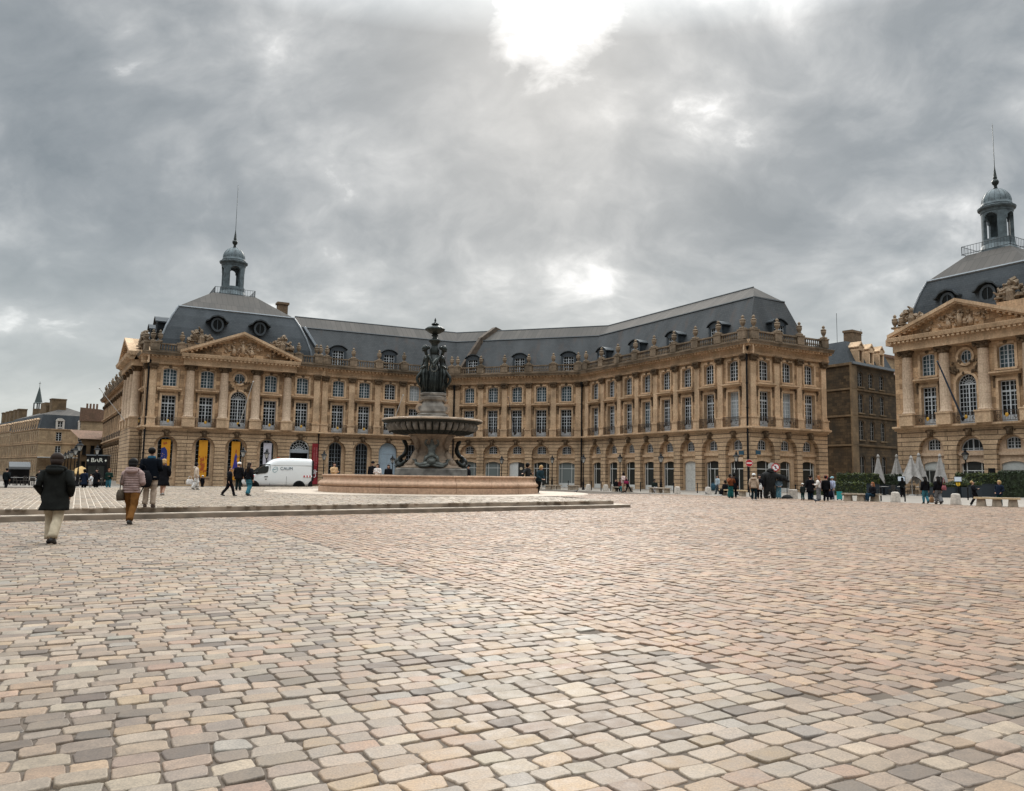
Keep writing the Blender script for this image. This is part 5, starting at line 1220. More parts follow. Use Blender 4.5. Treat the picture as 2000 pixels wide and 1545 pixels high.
# ------------------------------------------------------------------ fountain
def fountain():
    rot = R(7.7)
    t = thing('fountain', 'tall stone fountain with dark bronze figures, wide gadrooned bowl and round pink stone basin', 'fountain', (FC[0], FC[1], PLZ), rot)
    z0 = -PLZ                                                   # profile heights below are world heights
    # basin wall: ring of curved blocks with V joints
    prof = [(0.0, .36), (.02, .60), (.10, .62), (.10, .80), (.04, .84), (.06, .93), (.18, 1.00), (.24, 1.07), (.30, 1.10), (.46, 1.16), (.55, 1.24), (.50, 1.28), (.40, 1.31), (.38, 1.37), (.42, 1.40), (1.05, 1.40), (1.08, 1.34), (1.10, .5)]
    # offsets are distances inwards from the outer radius; the torus bulges back out
    prof = [(0.0, .36), (0.0, .66), (.03, .69), (.10, .70), (.10, .73), (.02, .76), (-.03, .82), (-.04, .88), (-.01, .95), (.08, 1.01), (.20, 1.06), (.25, 1.12), (.26, 1.26), (.22, 1.29), (.19, 1.33), (.19, 1.38), (.22, 1.40), (.95, 1.40), (.98, 1.36), (.98, .45)]
    nb, mb = 20, MB(); angs = []
    for k in range(nb):
        a = 2 * math.pi * (k + .5) / nb + .05
        angs += [(a - .0022, 0), (a, .035), (a + .0022, 0)] + [(a + 2 * math.pi / nb * q / 6, 0) for q in range(1, 6)]
    n = len(angs); V = []
    for d, z in prof:
        for a, gr in angs: r = FRR - d - gr * (1 if d < .9 else 0); V.append((r * math.cos(a), r * math.sin(a), z + z0 - (gr * .5 if z > 1.37 else 0)))
    mb.add(V, [(i * n + k, i * n + (k + 1) % n, (i + 1) * n + (k + 1) % n, (i + 1) * n + k) for i in range(len(prof) - 1) for k in range(n)])
    mb.build('basin_wall', [FSTB], t)
    w = MB(); w.poly([(5.96 * math.cos(2 * math.pi * k / 48), 5.96 * math.sin(2 * math.pi * k / 48), 1.16 + z0) for k in range(48)])
    m, nt, b = newmat("basin_water"); b.inputs['Base Color'].default_value = (.03, .035, .03, 1); b.inputs['Roughness'].default_value = .08; w.build('basin_water', m, t)
    # pedestal
    def rsq(hw, p=5, nn=40, ph=0):
        out = []
        for k in range(nn):
            a = 2 * math.pi * k / nn; c, s = math.cos(a), math.sin(a); out.append((hw * math.copysign(abs(c) ** (2 / p), c), hw * math.copysign(abs(s) ** (2 / p), s)))
        return out
    def loft(mb, rows, mat=0, p=5):
        nn = 40; o = len(mb.v); V = []; 
        for hw, z in rows: V += [(x, y, z + z0) for x, y in rsq(hw, p, nn)]
        F = [(i * nn + k, i * nn + (k + 1) % nn, (i + 1) * nn + (k + 1) % nn, (i + 1) * nn + k) for i in range(len(rows) - 1) for k in range(nn)]
        F += [tuple(range(nn - 1, -1, -1)), tuple(range((len(rows) - 1) * nn, len(rows) * nn))]; mb.add(V, F, mat)
    mb = MB(); loft(mb, [(2.25, .6), (2.25, 1.78), (2.16, 1.83), (2.16, 1.86)], 0, 9); mb.build('plinth', [FSTG], t)
    mb = MB(); loft(mb, [(2.05, 1.86), (1.80, 1.98), (1.62, 2.15), (1.42, 2.40), (1.20, 2.70), (1.08, 3.0), (1.05, 3.25), (1.12, 3.5), (1.30, 3.75), (1.50, 3.95), (1.55, 4.02)], 0, 3.2)
    for k in range(4):
        a = math.pi / 4 + k * math.pi / 2
        mb.tube([(r0 * math.cos(a), r0 * math.sin(a), z + z0) for r0, z in ((1.9, 2.0), (1.62, 2.3), (1.38, 2.75), (1.28, 3.2), (1.38, 3.6), (1.62, 3.95))], [.26, .24, .22, .2, .22, .26], 10)
    mb.build('pedestal', [FST], t, smooth=True)
    # bowl with gadroons
    mb = MB(); n = 320; nl = 40
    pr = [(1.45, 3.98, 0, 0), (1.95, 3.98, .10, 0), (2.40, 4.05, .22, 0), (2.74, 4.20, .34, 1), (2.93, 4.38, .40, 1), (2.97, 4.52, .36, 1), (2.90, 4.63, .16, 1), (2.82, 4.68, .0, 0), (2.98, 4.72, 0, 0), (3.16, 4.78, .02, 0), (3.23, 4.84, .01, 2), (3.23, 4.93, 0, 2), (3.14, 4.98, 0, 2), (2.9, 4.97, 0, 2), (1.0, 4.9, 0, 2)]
    V = []
    for r, z, am, _m in pr:
        for k in range(n): a = 2 * math.pi * k / n; q = abs(math.sin(nl / 2 * a)) ** .9; rr = r - am * (1 - q); V.append((rr * math.cos(a), rr * math.sin(a), z + z0))
    F = [(i * n + k, i * n + (k + 1) % n, (i + 1) * n + (k + 1) % n, (i + 1) * n + k) for i in range(len(pr) - 1) for k in range(n)]
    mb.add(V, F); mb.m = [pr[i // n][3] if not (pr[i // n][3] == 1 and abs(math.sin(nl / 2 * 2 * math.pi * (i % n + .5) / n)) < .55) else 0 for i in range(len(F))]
    mb.build('bowl', [FSHADE, FSTG, FST], t, smooth=True)
    # upper pedestal
    mb = MB(); loft(mb, [(1.05, 4.9), (1.05, 5.14), (1.0, 5.2), (1.02, 5.27), (.8, 5.34)], 0, 7); loft(mb, [(.84, 5.34), (.9, 5.5), (.84, 5.8), (.72, 6.05), (.70, 6.16), (.82, 6.24), (.86, 6.42), (.80, 6.5)], 0, 4); loft(mb, [(.78, 6.5), (.84, 6.52), (.84, 6.66), (.7, 6.7)], 0, 8)
    for sx in (-1, 1):
        for q, (zc, r) in enumerate(((5.68, .30), (6.22, .15))):
            P = [(sx * (.80 - .02 * q) + r * math.cos(2 * math.pi * k / 20), zc + z0 + r * math.sin(2 * math.pi * k / 20)) for k in range(20)]; mb.prism_xz(P, -.62, .62, 1); mb.prism_xz([(sx * .8 + (p[0] - sx * .8) * .45, zc + z0 + (p[1] - zc - z0) * .45) for p in P], -.66, .66, 0)
    mb.build('upper_pedestal', [FSTG, FST], t)
    # crown: small cup, shell bowl and finial
    mb = MB(); mb.lathe([(.24, 9.1), (.30, 9.3), (.34, 9.5), (.22, 9.75), (.2, 9.9), (.30, 10.02), (.40, 10.14), (.40, 10.2), (.2, 10.28), (.13, 10.4), (.24, 10.5), (.16, 10.58)], 16, (0, 0, z0))
    pr = [(.16, 10.58), (.34, 10.66), (.62, 10.84), (.66, 10.93), (.5, 11.05), (.24, 11.12), (.16, 11.18)]; n = 64; V = []
    for i, (r, z) in enumerate(pr):
        for k in range(n): a = 2 * math.pi * k / n; am = .10 if 1 < i < 5 else .02; rr = r * (1 - am * (1 - abs(math.cos(5 * a)) ** .7)); V.append((rr * math.cos(a), rr * math.sin(a), z + z0))
    mb.add(V, [(i * n + k, i * n + (k + 1) % n, (i + 1) * n + (k + 1) % n, (i + 1) * n + k) for i in range(len(pr) - 1) for k in range(n)])
    mb.lathe([(.1, 11.15), (.24, 11.22), (.25, 11.27), (.1, 11.36), (.05, 11.44), (.07, 11.52), (.02, 11.68)], 14, (0, 0, z0))
    mb.build('crown', [BRONZE], t, smooth=True)
    # central shaft with drapery
    mb = MB(); g = random.Random(4)
    mb.lathe([(.42, 6.7), (.42, 6.9), (.30, 7.0), (.28, 8.6), (.34, 9.2)], 14, (0, 0, z0))
    for k in range(22):
        a = 2 * math.pi * k / 22; r = .42 + .06 * math.sin(k * 2.3); mb.tube([(r * math.cos(a), r * math.sin(a), 6.72 + z0), (r * .8 * math.cos(a + .1), r * .8 * math.sin(a + .1), 7.5 + z0), (r * .62 * math.cos(a + .25), r * .62 * math.sin(a + .25), 8.5 + z0)], [.10, .085, .06], 6)
    mb.build('drapery', [BRONZE], t, smooth=True)
    # three women back to back
    def grace(ang, mirror, armpts):
        f = Fig(); c, s = math.cos(ang), math.sin(ang)
        def T(x, y, z): y = y * mirror; return ((x + .19) * c - y * s, (x + .19) * s + y * c, z + z0)      # x outward, y sideways
        hip = f.j(T(.42, 0, 8.35), (.22, .20)); 
        waist = f.j(T(.34, .02, 8.62), (.155, .15), hip); chest = f.j(T(.33, .0, 8.98), (.21, .17), waist); neck = f.j(T(.36, -.02, 9.26), .085, chest)
        h1 = f.j(T(.43, -.03, 9.42), .13, neck); f.j(T(.47, -.03, 9.62), .19, h1)
        for sx in (-1, 1): f.chain(chest, [(T(.46, sx * .11, 8.93), .09), (T(.52, sx * .12, 8.9), .06)])
        # standing and bent legs
        f.chain(hip, [(T(.40, .14, 8.1), .17), (T(.42, .15, 7.5), .11), (T(.40, .14, 7.2), .10), (T(.36, .12, 6.85), .062), (T(.48, .12, 6.74), .05)])
        k = f.chain(hip, [(T(.55, -.14, 8.1), .165), (T(.90, -.22, 7.68), .115), (T(.84, -.20, 7.4), .10), (T(.55, -.16, 6.98), .062), (T(.50, -.15, 6.80), .055), (T(.66, -.18, 6.74), .045)])
        for sx, pts in zip((-1, 1), armpts):
            sh = f.j(T(.32, sx * .27, 9.12), .10, chest); f.chain(sh, [(T(*p), r) for p, r in pts])
        grow('woman_figure', f, [BRONZE], t, sub=1)
        d = MB()
        d.ball(T(.47, -.03, 9.60), (.19, .19, .23), 12, 9); d.ball(T(.26, 0, 9.66), (.13, .13, .12), 10, 7); d.ball(T(.66, -.03, 9.57), (.045, .045, .05), 6, 5); d.ball(T(.58, -.03, 9.47), (.10, .10, .09), 8, 6); d.tube([T(.36, -.02, 9.2), T(.45, -.03, 9.5)], [.10, .11], 8)
        for q in range(9):
            y = -.26 + q * .055; d.tube([T(.50, y * .8, 8.45), T(.62 - .03 * (q % 2), y * 1.2, 7.9), T(.55 + .04 * (q % 3), y * 1.5, 7.25), T(.46 + .03 * (q % 2), y * 1.7, 6.75)], [.05, .065, .06, .05], 6)
        d.tube([T(.2, -.32, 8.5), T(.5, -.25, 8.4), T(.62, .0, 8.3), T(.5, .3, 8.45)], [.07, .09, .09, .07], 7)
        d.build('drape', [BRONZE], t, smooth=True)
    down = lambda sx: [((.38, sx * .42, 8.75), .07), ((.55, sx * .40, 8.4), .055), ((.62, sx * .33, 8.28), .05)]
    cross = lambda sx: [((.28, sx * .46, 8.85), .07), ((.16, sx * .60, 8.5), .058), ((.1, sx * .66, 8.28), .05)]
    grace(R(205), 1, (down(-1), cross(1))); grace(R(-25), -1, (down(-1), cross(1))); grace(R(90), 1, (down(-1), cross(1)))
    # vase in the middle
    v = MB(); 
    for k in range(18):
        a, b2 = 2 * math.pi * k / 18, 2 * math.pi * (k + 1) / 18; v.tube([(.20 * math.cos(a), -.62, 8.28 + z0 + .22 * math.sin(a)), (.20 * math.cos(b2), -.62, 8.28 + z0 + .22 * math.sin(b2))], .05, 6)
    v.tube([(.42, -.28, 9.05 + z0), (.1, -.52, 8.85 + z0), (-.12, -.6, 8.55 + z0), (-.14, -.62, 8.3 + z0)], [.09, .075, .06, .05], 8); v.build('vase', [BRONZE_L], t, smooth=True)
    # putto on dolphins, one on every side
    for k in range(4):
        a = k * math.pi / 2; c, s = math.cos(a), math.sin(a); mat = BRONZE_L if k == 0 else BRONZE
        def T(x, y, z): return (x * c - y * s, x * s + y * c, z + z0)
        f = Fig(); r = -1.62
        p = f.j(T(0, r - .02, 2.62), (.24, .22)); b1 = f.j(T(0, r + .06, 2.9), .22, p); b2 = f.j(T(.0, r + .08, 3.15), .2, b1); nk = f.j(T(0, r + .0, 3.36), .1, b2); hd = f.j(T(.0, r - .1, 3.55), .19, nk); f.j(T(0, r - .3, 3.53), .04, hd); f.j(T(.0, r - .04, 3.68), .14, hd)
        for sx in (-1, 1):
            f.chain(b2, [(T(sx * .25, r + .02, 3.22), .10), (T(sx * .42, r - .1, 3.38), .075), (T(sx * .36, r - .2, 3.58), .065), (T(sx * .26, r - .22, 3.62), .05)])
            f.chain(p, [(T(sx * .2, r - .2, 2.6), .15), (T(sx * .36, r - .42, 2.52), .12), (T(sx * .42, r - .36, 2.22), .09), (T(sx * .46, r - .38, 2.02), .06), (T(sx * .5, r - .5, 2.0), .045)])
        grow('putto', f, [mat], t, sub=1)
        d = MB()
        d.ball(T(0, r - .42, 2.24), (.3, .3, .3) if k % 2 else (.3, .34, .3), 12, 8)
        for sx in (-1, 1):
            d.tube([T(sx * .1, r - .35, 2.2), T(sx * .4, r - .42, 2.08), T(sx * .7, r - .3, 2.02), T(sx * .95, r - .15, 2.14), T(sx * 1.0, r + .05, 2.4)], [.2, .19, .16, .11, .05], 8)
            d.tube([T(0, r - .55, 2.12), T(sx * .3, r - .62, 1.98), T(sx * .75, r - .55, 1.95)], [.12, .09, .05], 8); d.tube([T(sx * .9, r + .0, 2.3), T(sx * 1.2, r + .0, 2.42)], [.09, .02], 6)
        d.build('dolphin', [mat], t, smooth=True)
    return t
fountain()
# ------------------------------------------------------------------ street furniture
def lamp_proto():
    t = thing('street_lamp', '', 'street lamp', (0, 0, 0), group='cast iron lamp posts round the square')
    mb = MB(); mb.lathe([(.17, 0), (.17, .12), (.13, .2), (.12, .75), (.15, .8), (.10, .9), (.075, 1.2), (.085, 1.26), (.055, 1.34), (.042, 2.9), (.07, 2.95), (.05, 3.0), (.09, 3.06)], 12); mb.build('pole', IRON, t, smooth=True)
    mb = MB()
    for k in range(4):
        a = math.pi / 4 + k * math.pi / 2; c, s = math.cos(a), math.sin(a); mb.tube([(.13 * c, .13 * s, 3.06), (.27 * c, .27 * s, 3.52)], .018, 5)
    mb.lathe([(.16, 3.04), (.16, 3.08)], 4, a0=math.pi / 4); mb.lathe([(.31, 3.50), (.33, 3.54), (.22, 3.66), (.11, 3.74), (.11, 3.80), (.15, 3.82), (.05, 3.92), (.05, 3.98), (.01, 4.06)], 12); mb.build('lantern', IRON, t)
    mb = MB(); mb.lathe([(.11, 3.08), (.245, 3.50)], 4, a0=math.pi / 4); mb.build('lantern_glass', LAMPG, t)
    return t
LAMPS = [(-27.9, 75.0, .96, 'lamp post in front of the leftmost arch with blue and yellow banner'), (-26.2, 76.5, .94, 'lamp post between the third arch banner and the white van'),
         (-22.3, 82.5, .98, 'lamp post behind the white van next to the red banner'), (-18.46, 100.19, 1.0, 'lamp post in front of the pale blue arched door'),
         (-4.43, 93.73, .95, 'lamp post just right of the fountain, before pale shop window'), (1.55, 96.16, .97, 'lamp post between two shop windows behind the seated couple at the basin'),
         (4.63, 83.84, .93, 'lamp post standing by the inner corner downpipe of the palace range'), (8.95, 88.43, .98, 'lamp post at third arch of right wing, behind standing woman in white'),
         (11.19, 73.36, .90, 'lamp post behind the bench with a single seated man'), (16.11, 65.17, .89, 'lamp post at right wing corner behind woman in rust top'), (36.6, 68.4, 1.0, 'lamp post before the lantern pavilion beside a closed parasol'),
         (-40.6, 70.3, 1.02, 'lamp post left of the bar kiosk, first of a receding row'), (-43.2, 77.8, 1.0, 'lamp post close to the left corner of the bar kiosk'),
         (-46.2, 79.3, 1.0, 'second lamp post in the receding row at far left'), (-51.4, 87.5, 1.0, 'third lamp post in the receding row at far left'), (-57.0, 96.4, 1.0, 'fourth lamp post in the receding row at far left'), (-62.6, 105.2, 1.0, 'fifth and farthest lamp post in the receding row at far left')]
def lamps():
    p = lamp_proto()
    for i, (x, y, k, lab) in enumerate(LAMPS):
        o = p if i == 0 else dup(p, (0, 0, 0)); o.location = (x, y, gz(x, y)); o.scale = (k,) * 3; o['label'] = lab; o.rotation_euler = (0, 0, .3 * i)
lamps()

def bench(a, b, label, wood=False, blocks=2):
    a, b = np.array(a), np.array(b); c = (a + b) / 2; L = np.linalg.norm(b - a); ang = math.atan2(b[1] - a[1], b[0] - a[0])
    t = thing('bench', label, 'bench', (*c, gz(*c)), ang, 'stone benches along the edge of the square')
    mb = MB(); mb.frustum(-L / 2, L / 2, -.26, .26, .40, .49, .015, .015); mb.build('seat', BWOOD if wood else BSTONE, t)
    for k in range(blocks):
        x = -L / 2 + .35 + (L - .7) * k / (blocks - 1); mb = MB(); mb.frustum(x - .24, x + .24, -.2, .2, -.03, .40, .05, .02); mb.build('leg', BSTONE, t)
bench((.6, 85.4), (2.4, 85.9), 'low stone bench in front of the middle shop window, left of two', blocks=3)
bench((2.9, 83.2), (4.2, 83.0), 'low stone bench left of the inner corner lamp post', blocks=3)
bench((7.0, 76.0), (8.6, 73.8), 'stone bench with people gathered on and around it', blocks=2)
bench((10.15, 72.9), (11.3, 69.6), 'stone bench with one man in white trousers seated at its left end', blocks=3)
bench((14.5, 63.6), (15.55, 60.4), 'pale topped bench behind the woman in teal trousers', True)
bench((19.5, 51.4), (21.3, 49.9), 'stone bench in front of the hedge with a woman sitting at its right end', blocks=3)
bench((23.3, 42.9), (25.1, 41.7), 'wooden topped stone bench at the far right edge', True, blocks=3)

def bollard_proto(square=False):
    t = thing('stone_bollard', '', 'bollard', group='stone bollards along the edge of the square')
    mb = MB()
    if square: mb.frustum(-.26, .26, -.26, .26, -.03, .60, .02, .02); mb.frustum(-.24, .24, -.24, .24, .60, .64, .05, .05)
    else: mb.lathe([(.30, -.03), (.29, .05), (.235, .55), (.21, .60), (.15, .63), (.02, .64)], 18)
    mb.build('post', BOLST, t, smooth=not square); return t
def bollards():
    p = bollard_proto()
    S = [(.07, 88.4, 'stone bollard beside the left bench near the basin'), (5.0, 81.14, 'stone bollard just right of the inner corner lamp post'), (6.59, 79.02, 'stone bollard left of the group on the bench'), (11.67, 67.51, 'stone bollard left of the white door'),
         (14.02, 66.34, 'stone bollard beside the walking woman in blue coat'), (21.81, 48.97, 'pale stone bollard under the second closed parasol'), (23.44, 45.02, 'pale stone bollard between the strolling couple and the right bench')]
    for i, (x, y, l) in enumerate(S):
        o = p if i == 0 else dup(p, (0, 0, 0)); o.location = (x, y, gz(x, y)); o['label'] = l
    s = bollard_proto(True); s.location = (17.63, 55.54, gz(17.6, 55)); s['label'] = 'square stone post right of the black gorilla figure'
    q = MB(); q.lathe([(.045, -.03), (.045, .78), (.06, .8), (.06, .86), (.02, .92)], 8); me = q.mesh('iron_post', [IRON])
    Q = [(5.32, 81.25), (6.12, 78.87), (7.11, 79.19), (9.84, 77.56), (12.04, 71.5), (14.28, 72.14), (17.0, 62.5), (19.9, 62.0), (21.75, 50.89), (22.93, 50.13), (29.23, 54.51), (37.0, 63.6), (38.36, 64.29), (-3.2, 96), (3.36, 92.0), (-.6, 92.2), (-33.6, 70.5), (-29.6, 78.5)]
    for i, (x, y) in enumerate(Q):
        o = place('iron_post', me, None, (x, y, gz(x, y))); tag(o, 'slim black iron post in the row along the pavement edge', 'post', 'slim iron posts along the pavement')
bollards()

def sign_post(x, y, h, label, kind, rot):
    t = thing('road_sign', label, 'road sign', (x, y, gz(x, y)), rot, None, 1.0 if x < 20 else .6)
    mb = MB(); mb.tube([(0, 0, -.03), (0, 0, h + .2)], .035, 8); mb.build('pole', IRON, t)
    mb = MB(); n = 24
    def disc(r, y0, y1, m, cx=0): mb.prism_xz([(cx + r * math.cos(2 * math.pi * k / n), h + r * math.sin(2 * math.pi * k / n)) for k in range(n)], y0, y1, m)
    if kind == 'noentry': disc(.28, -.07, -.05, 1); disc(.265, -.076, -.071, 0); mb.box(-.2, .2, -.082, -.077, h - .045, h + .045, 1)
    else: disc(.30, -.07, -.05, 0); disc(.225, -.076, -.071, 1); mb.prism_xz([(-.18, h + .14), (-.14, h + .18), (.18, h - .14), (.14, h - .18)], -.082, -.077, 0); mb.prism_xz([(-.045, h - .12), (.045, h - .12), (.045, h + .12), (-.045, h + .12)], -.0805, -.0765, 2)
    mb.build('sign_disc', [RED, WHITE, TEXTD], t)
    if kind == 'ban' and x < 20:
        mb = MB(); mb.prism_xz([(-.26 + .29 * math.cos(2 * math.pi * k / n), h + .06 + .29 * math.sin(2 * math.pi * k / n)) for k in range(n)], .06, .08); mb.build('sign_back', [GREYP], t)
sign_post(16.3, 61.9, 2.55, 'round red no entry sign with white bar at the palace corner', 'noentry', R(-15)); sign_post(17.6, 59.4, 2.2, 'round red and white prohibition sign above the gorilla shoulder', 'ban', R(-14)); 
sign_post(27.0, 75.2, 2.5, 'small round sign at the dark mouth of the side street', 'ban', R(-25))

def flagpole(fa, x, z, ln, lean, side, label, mat, r=.05):
    p = fa.P(x, -.5); t = thing('flagpole', label, 'flagpole', (p[0], p[1], z), fa.ang)
    mb = MB(); mb.tube([(0, 0, 0), (side, -lean, ln)], [r, r * .7], 7); mb.ball((side, -lean, ln), (.09, .09, .09), 8, 6); mb.build('pole', mat, t)
    mb = MB(); mb.tube([(0, .5, .1), (0, 0, .05)], .08, 6); mb.ball((0, -.02, 0), (.16, .12, .2), 8, 6); mb.build('bracket', IRON, t)
POLW = simple("pale_flagpole", (.55, .54, .52), .5); POLD = simple("dark_blue_flagpole", (.012, .03, .06), .5)
flagpole(FPAV, 9.95, 6.9, 5.0, 2.4, .9, 'pale empty flagpole leaning out of the central window of the domed pavilion', POLW)
flagpole(F1, 9.05, 6.9, 4.6, 2.2, .9, 'pale flagpole leaning out above the blue door', POLW); flagpole(F2, 9.07, 6.9, 4.6, 2.0, -.3, 'dark flagpole on the middle balcony of the cut corner', POLD)
flagpole(FR, 6.3, 6.9, 4.9, 2.6, -.5, 'dark blue flagpole leaning from the central balcony of the lantern pavilion', POLD, .09); flagpole(FQ, 9.3, 6.6, 4.6, 3.6, 0, 'pale flagpole jutting out from the quay side of the domed pavilion', POLW)

# banners
def wave_sheet(w, h, n=16, amp=.03, seed=0):
    g = random.Random(seed); mb = MB(); ph = g.uniform(0, 6)
    V = []
    for j in range(n + 1):
        for i in range(7): x = -w / 2 + w * i / 6; z = -h * j / n; V.append((x, amp * math.sin(ph + j * .7 + i * .5), z))
    mb.add(V, [(j * 7 + i, (j + 1) * 7 + i, (j + 1) * 7 + i + 1, j * 7 + i + 1) for j in range(n) for i in range(6)]); return mb
def text_mesh(body, size, mat, ext=.004, align='CENTER'):
    c = bpy.data.curves.new("lettering", 'FONT'); c.body = body; c.size = size; c.extrude = ext; c.align_x = align; c.align_y = 'CENTER'
    o = bpy.data.objects.new("lettering", c); COL.objects.link(o); bpy.context.view_layer.update()
    me = bpy.data.meshes.new_from_object(o.evaluated_get(bpy.context.evaluated_depsgraph_get())); me.name = 'lettering'; bpy.data.objects.remove(o, do_unlink=True)
    me.materials.clear(); me.materials.append(mat); return me
def greek(t, x, z0, z1, h, mat, g):
    """a column of sideways lettering too small to read in the photograph"""
    d = MB(); z = z0
    while z > z1:
        w = g.uniform(.05, .11); d.box(x - h / 2 * g.uniform(.6, 1), x + h / 2, -.045, -.04, z - w, z - w * .35); d.box(x - h / 2, x - h / 2 + .03, -.0455, -.0405, z - w, z); z -= w + (.05 if g.random() < .8 else .16)
    d.build('lettering', mat, t)
def banner(fa, x, z, w, h, y, label, kind, seed):
    p = fa.P(x, y); t = thing('banner', label, 'banner', (p[0], p[1], z), fa.ang, 'tall banners hung on the domed pavilion')
    m, nt, b = newmat("banner_" + kind); b.inputs['Roughness'].default_value = .8
    b.inputs['Base Color'].default_value = {'yellow': (.62, .27, .012, 1), 'blue': (.62, .27, .012, 1), 'figure': (.60, .26, .012, 1), 'white': (.52, .50, .56, 1), 'red': (.20, .006, .012, 1)}[kind]
    wave_sheet(w, h, 16, .02, seed).build('cloth', m, t, smooth=True)
    mb = MB(); mb.tube([(-w / 2 - .05, 0, .02), (w / 2 + .05, 0, .02)], .025, 6); mb.build('rod', IRON, t)
    d = MB(); navy = simple("banner_navy", (.012, .025, .16), .8); rust = simple("banner_rust", (.40, .09, .015), .8); flesh = simple("banner_tan", (.42, .22, .10), .8); vio = simple("banner_violet", (.035, .03, .22), .8)
    g = random.Random(seed); yy = -.035
    if kind == 'blue':
        d.prism_xz([(-w / 2, -1.0), (-.1, -.85), (.14, -1.25), (.2, -1.8), (.12, -2.3), (.22, -2.9), (.05, -3.6), (-w / 2, -3.9)], yy, yy + .004, 0)
        for k in range(14): q = (g.uniform(-.4, .1), g.uniform(-3.4, -1.6)); r = g.uniform(.03, .07); d.prism_xz([(q[0] + r, q[1]), (q[0], q[1] + r), (q[0] - r, q[1]), (q[0], q[1] - r)], yy - .006, yy - .002, 2)
        d.prism_xz([(-.3, -.35), (.1, -.3), (.12, -.5), (-.25, -.6)], yy, yy + .004, 1)
    elif kind == 'yellow':
        for k in range(46): q = (g.gauss(0, .16), -1.9 - g.random() * 1.9); r = g.uniform(.04, .13); d.prism_xz([(q[0] + r * math.cos(a) * g.uniform(.6, 1.2), q[1] + r * math.sin(a) * g.uniform(.7, 1.5)) for a in (0, 1.1, 2.2, 3.3, 4.4, 5.4)], yy - k * .0002, yy - k * .0002 + .0001, 1)
    elif kind == 'figure':
        d.prism_xz([(.05, -1.35), (.2, -1.7), (.15, -2.1), (.3, -2.9), (.32, -3.2), (-.3, -3.2), (-.15, -2.5), (-.1, -1.8)], yy, yy + .004, 3); d.prism_xz([(.0, -.95), (.12, -.95), (.13, -1.3), (-.01, -1.3)], yy, yy + .003, 1)
        d.prism_xz([(-.22, -3.2), (.2, -3.2), (.05, -3.9), (-.4, -4.3)], yy, yy + .004, 2); d.prism_xz([(.2, -1.7), (.42, -1.6), (.43, -1.75), (.22, -1.9)], yy, yy + .004, 2)
    if d.v: d.build('print', [navy, rust, flesh, vio], t)
    if kind == 'white':
        greek(t, .02, -.75, -2.85, .26, simple('grey_lettering', (.12, .12, .14), .6), g)
        k = MB()
        for q in range(10): cx, cz, r = g.uniform(-.3, .3), -3.3 + g.uniform(-.4, .3), g.uniform(.06, .16); k.prism_xz([(cx + r * math.cos(a), cz + r * math.sin(a)) for a in (0, 1, 2, 3, 4, 5)], -.036 - q * .0002, -.0359 - q * .0002)
        k.build('print', [IRON], t)
    if kind == 'red':
        o = place('lettering', text_mesh("Cap", .62, WHITE), t, (-.02, -.045, -3.7)); o.rotation_euler = (R(90), R(-90), 0)
        pk = simple('pink_lettering', (.42, .13, .13), .6)
        greek(t, -.14, -.5, -2.7, .16, pk, g); greek(t, .14, -.5, -2.7, .16, pk, g)
banner(FPAV, 2.35, 5.0, .95, 4.3, .30, 'yellow banner with dark blue cloaked shape in the leftmost arch', 'blue', 1)
banner(FPAV, 6.3, 5.05, .95, 4.25, .30, 'plain orange yellow banner in the second arch', 'yellow', 2)
banner(FPAV, 9.87, 5.0, .95, 4.5, .30, 'yellow banner with a figure in violet dress in the third arch', 'figure', 3)
banner(FPAV, 13.5, 4.95, .95, 4.3, .30, 'white banner with grey lettering in the fourth arch', 'white', 4)
banner(FPAV, 19.1, 5.05, .85, 5.0, -.25, 'narrow dark red banner beside the fanlight entrance', 'red', 5)

# traffic cones
def cones():
    me = None
    for i, (x, y, l) in enumerate([(-25.3, 65.2, 'orange cone behind the man in white cap'), (-21.6, 67.2, 'orange cone beside the middle of the white van'), (-19.0, 69.6, 'orange cone at the foot of the red banner lamp post')]):
        t = thing('traffic_cone', l, 'cone', (x, y, gz(x, y)), 0, 'orange cones round the white van')
        mb = MB(); mb.box(-.2, .2, -.2, .2, 0, .04); mb.build('base', RUBBER, t); mb = MB(); mb.lathe([(.16, .04), (.04, .72), (.02, .74)], 12); mb.build('body', ORANGE, t); mb = MB(); mb.lathe([(.122, .3), (.095, .44)], 12); mb.build('band', WHITE, t)
cones()

# closed parasols
def parasol(x, y, top, label, seed, spread=1.0, open_=0.0):
    g = random.Random(seed); t = thing('parasol', label, 'parasol', (x, y, gz(x, y)), g.uniform(0, 3), 'closed grey parasols of the terrace')
    mb = MB(); mb.lathe([(.035, 0), (.035, top - .1)], 8); mb.lathe([(.3, 0), (.28, .06), (.05, .1)], 14); mb.build('pole', simple("pole_paint", (.42, .41, .39), .5), t)
    c = MB(); n = 48; V = []; lv = 12
    for j in range(lv + 1):
        q = j / lv; z = top - .05 - q * (top - 1.45)
        for k in range(n):
            a = 2 * math.pi * k / n; f = .5 + .5 * math.cos(4 * a + .3 * math.sin(seed)); f2 = .5 + .5 * math.cos(8 * a + seed)
            r = (.05 + .40 * q ** .8 * spread) * (.50 + .62 * f * (.4 + q) + .26 * f2) if q > .0 else .04
            if .04 < q < .12: r *= 1.1
            dz = -(.45 * f ** 3) * (1 if j == lv else .4 * q) + (.25 * (1 - f) if j == lv else 0)
            V.append((r * math.cos(a), r * math.sin(a), z + dz))
    c.add(V, [(j * n + k, (j + 1) * n + k, (j + 1) * n + (k + 1) % n, j * n + (k + 1) % n) for j in range(lv) for k in range(n)]); c.lathe([(.14, top - .24), (.13, top - .1), (.06, top + .02), (.02, top + .06)], 12)
    c.build('canopy', CANVAS, t, smooth=True)
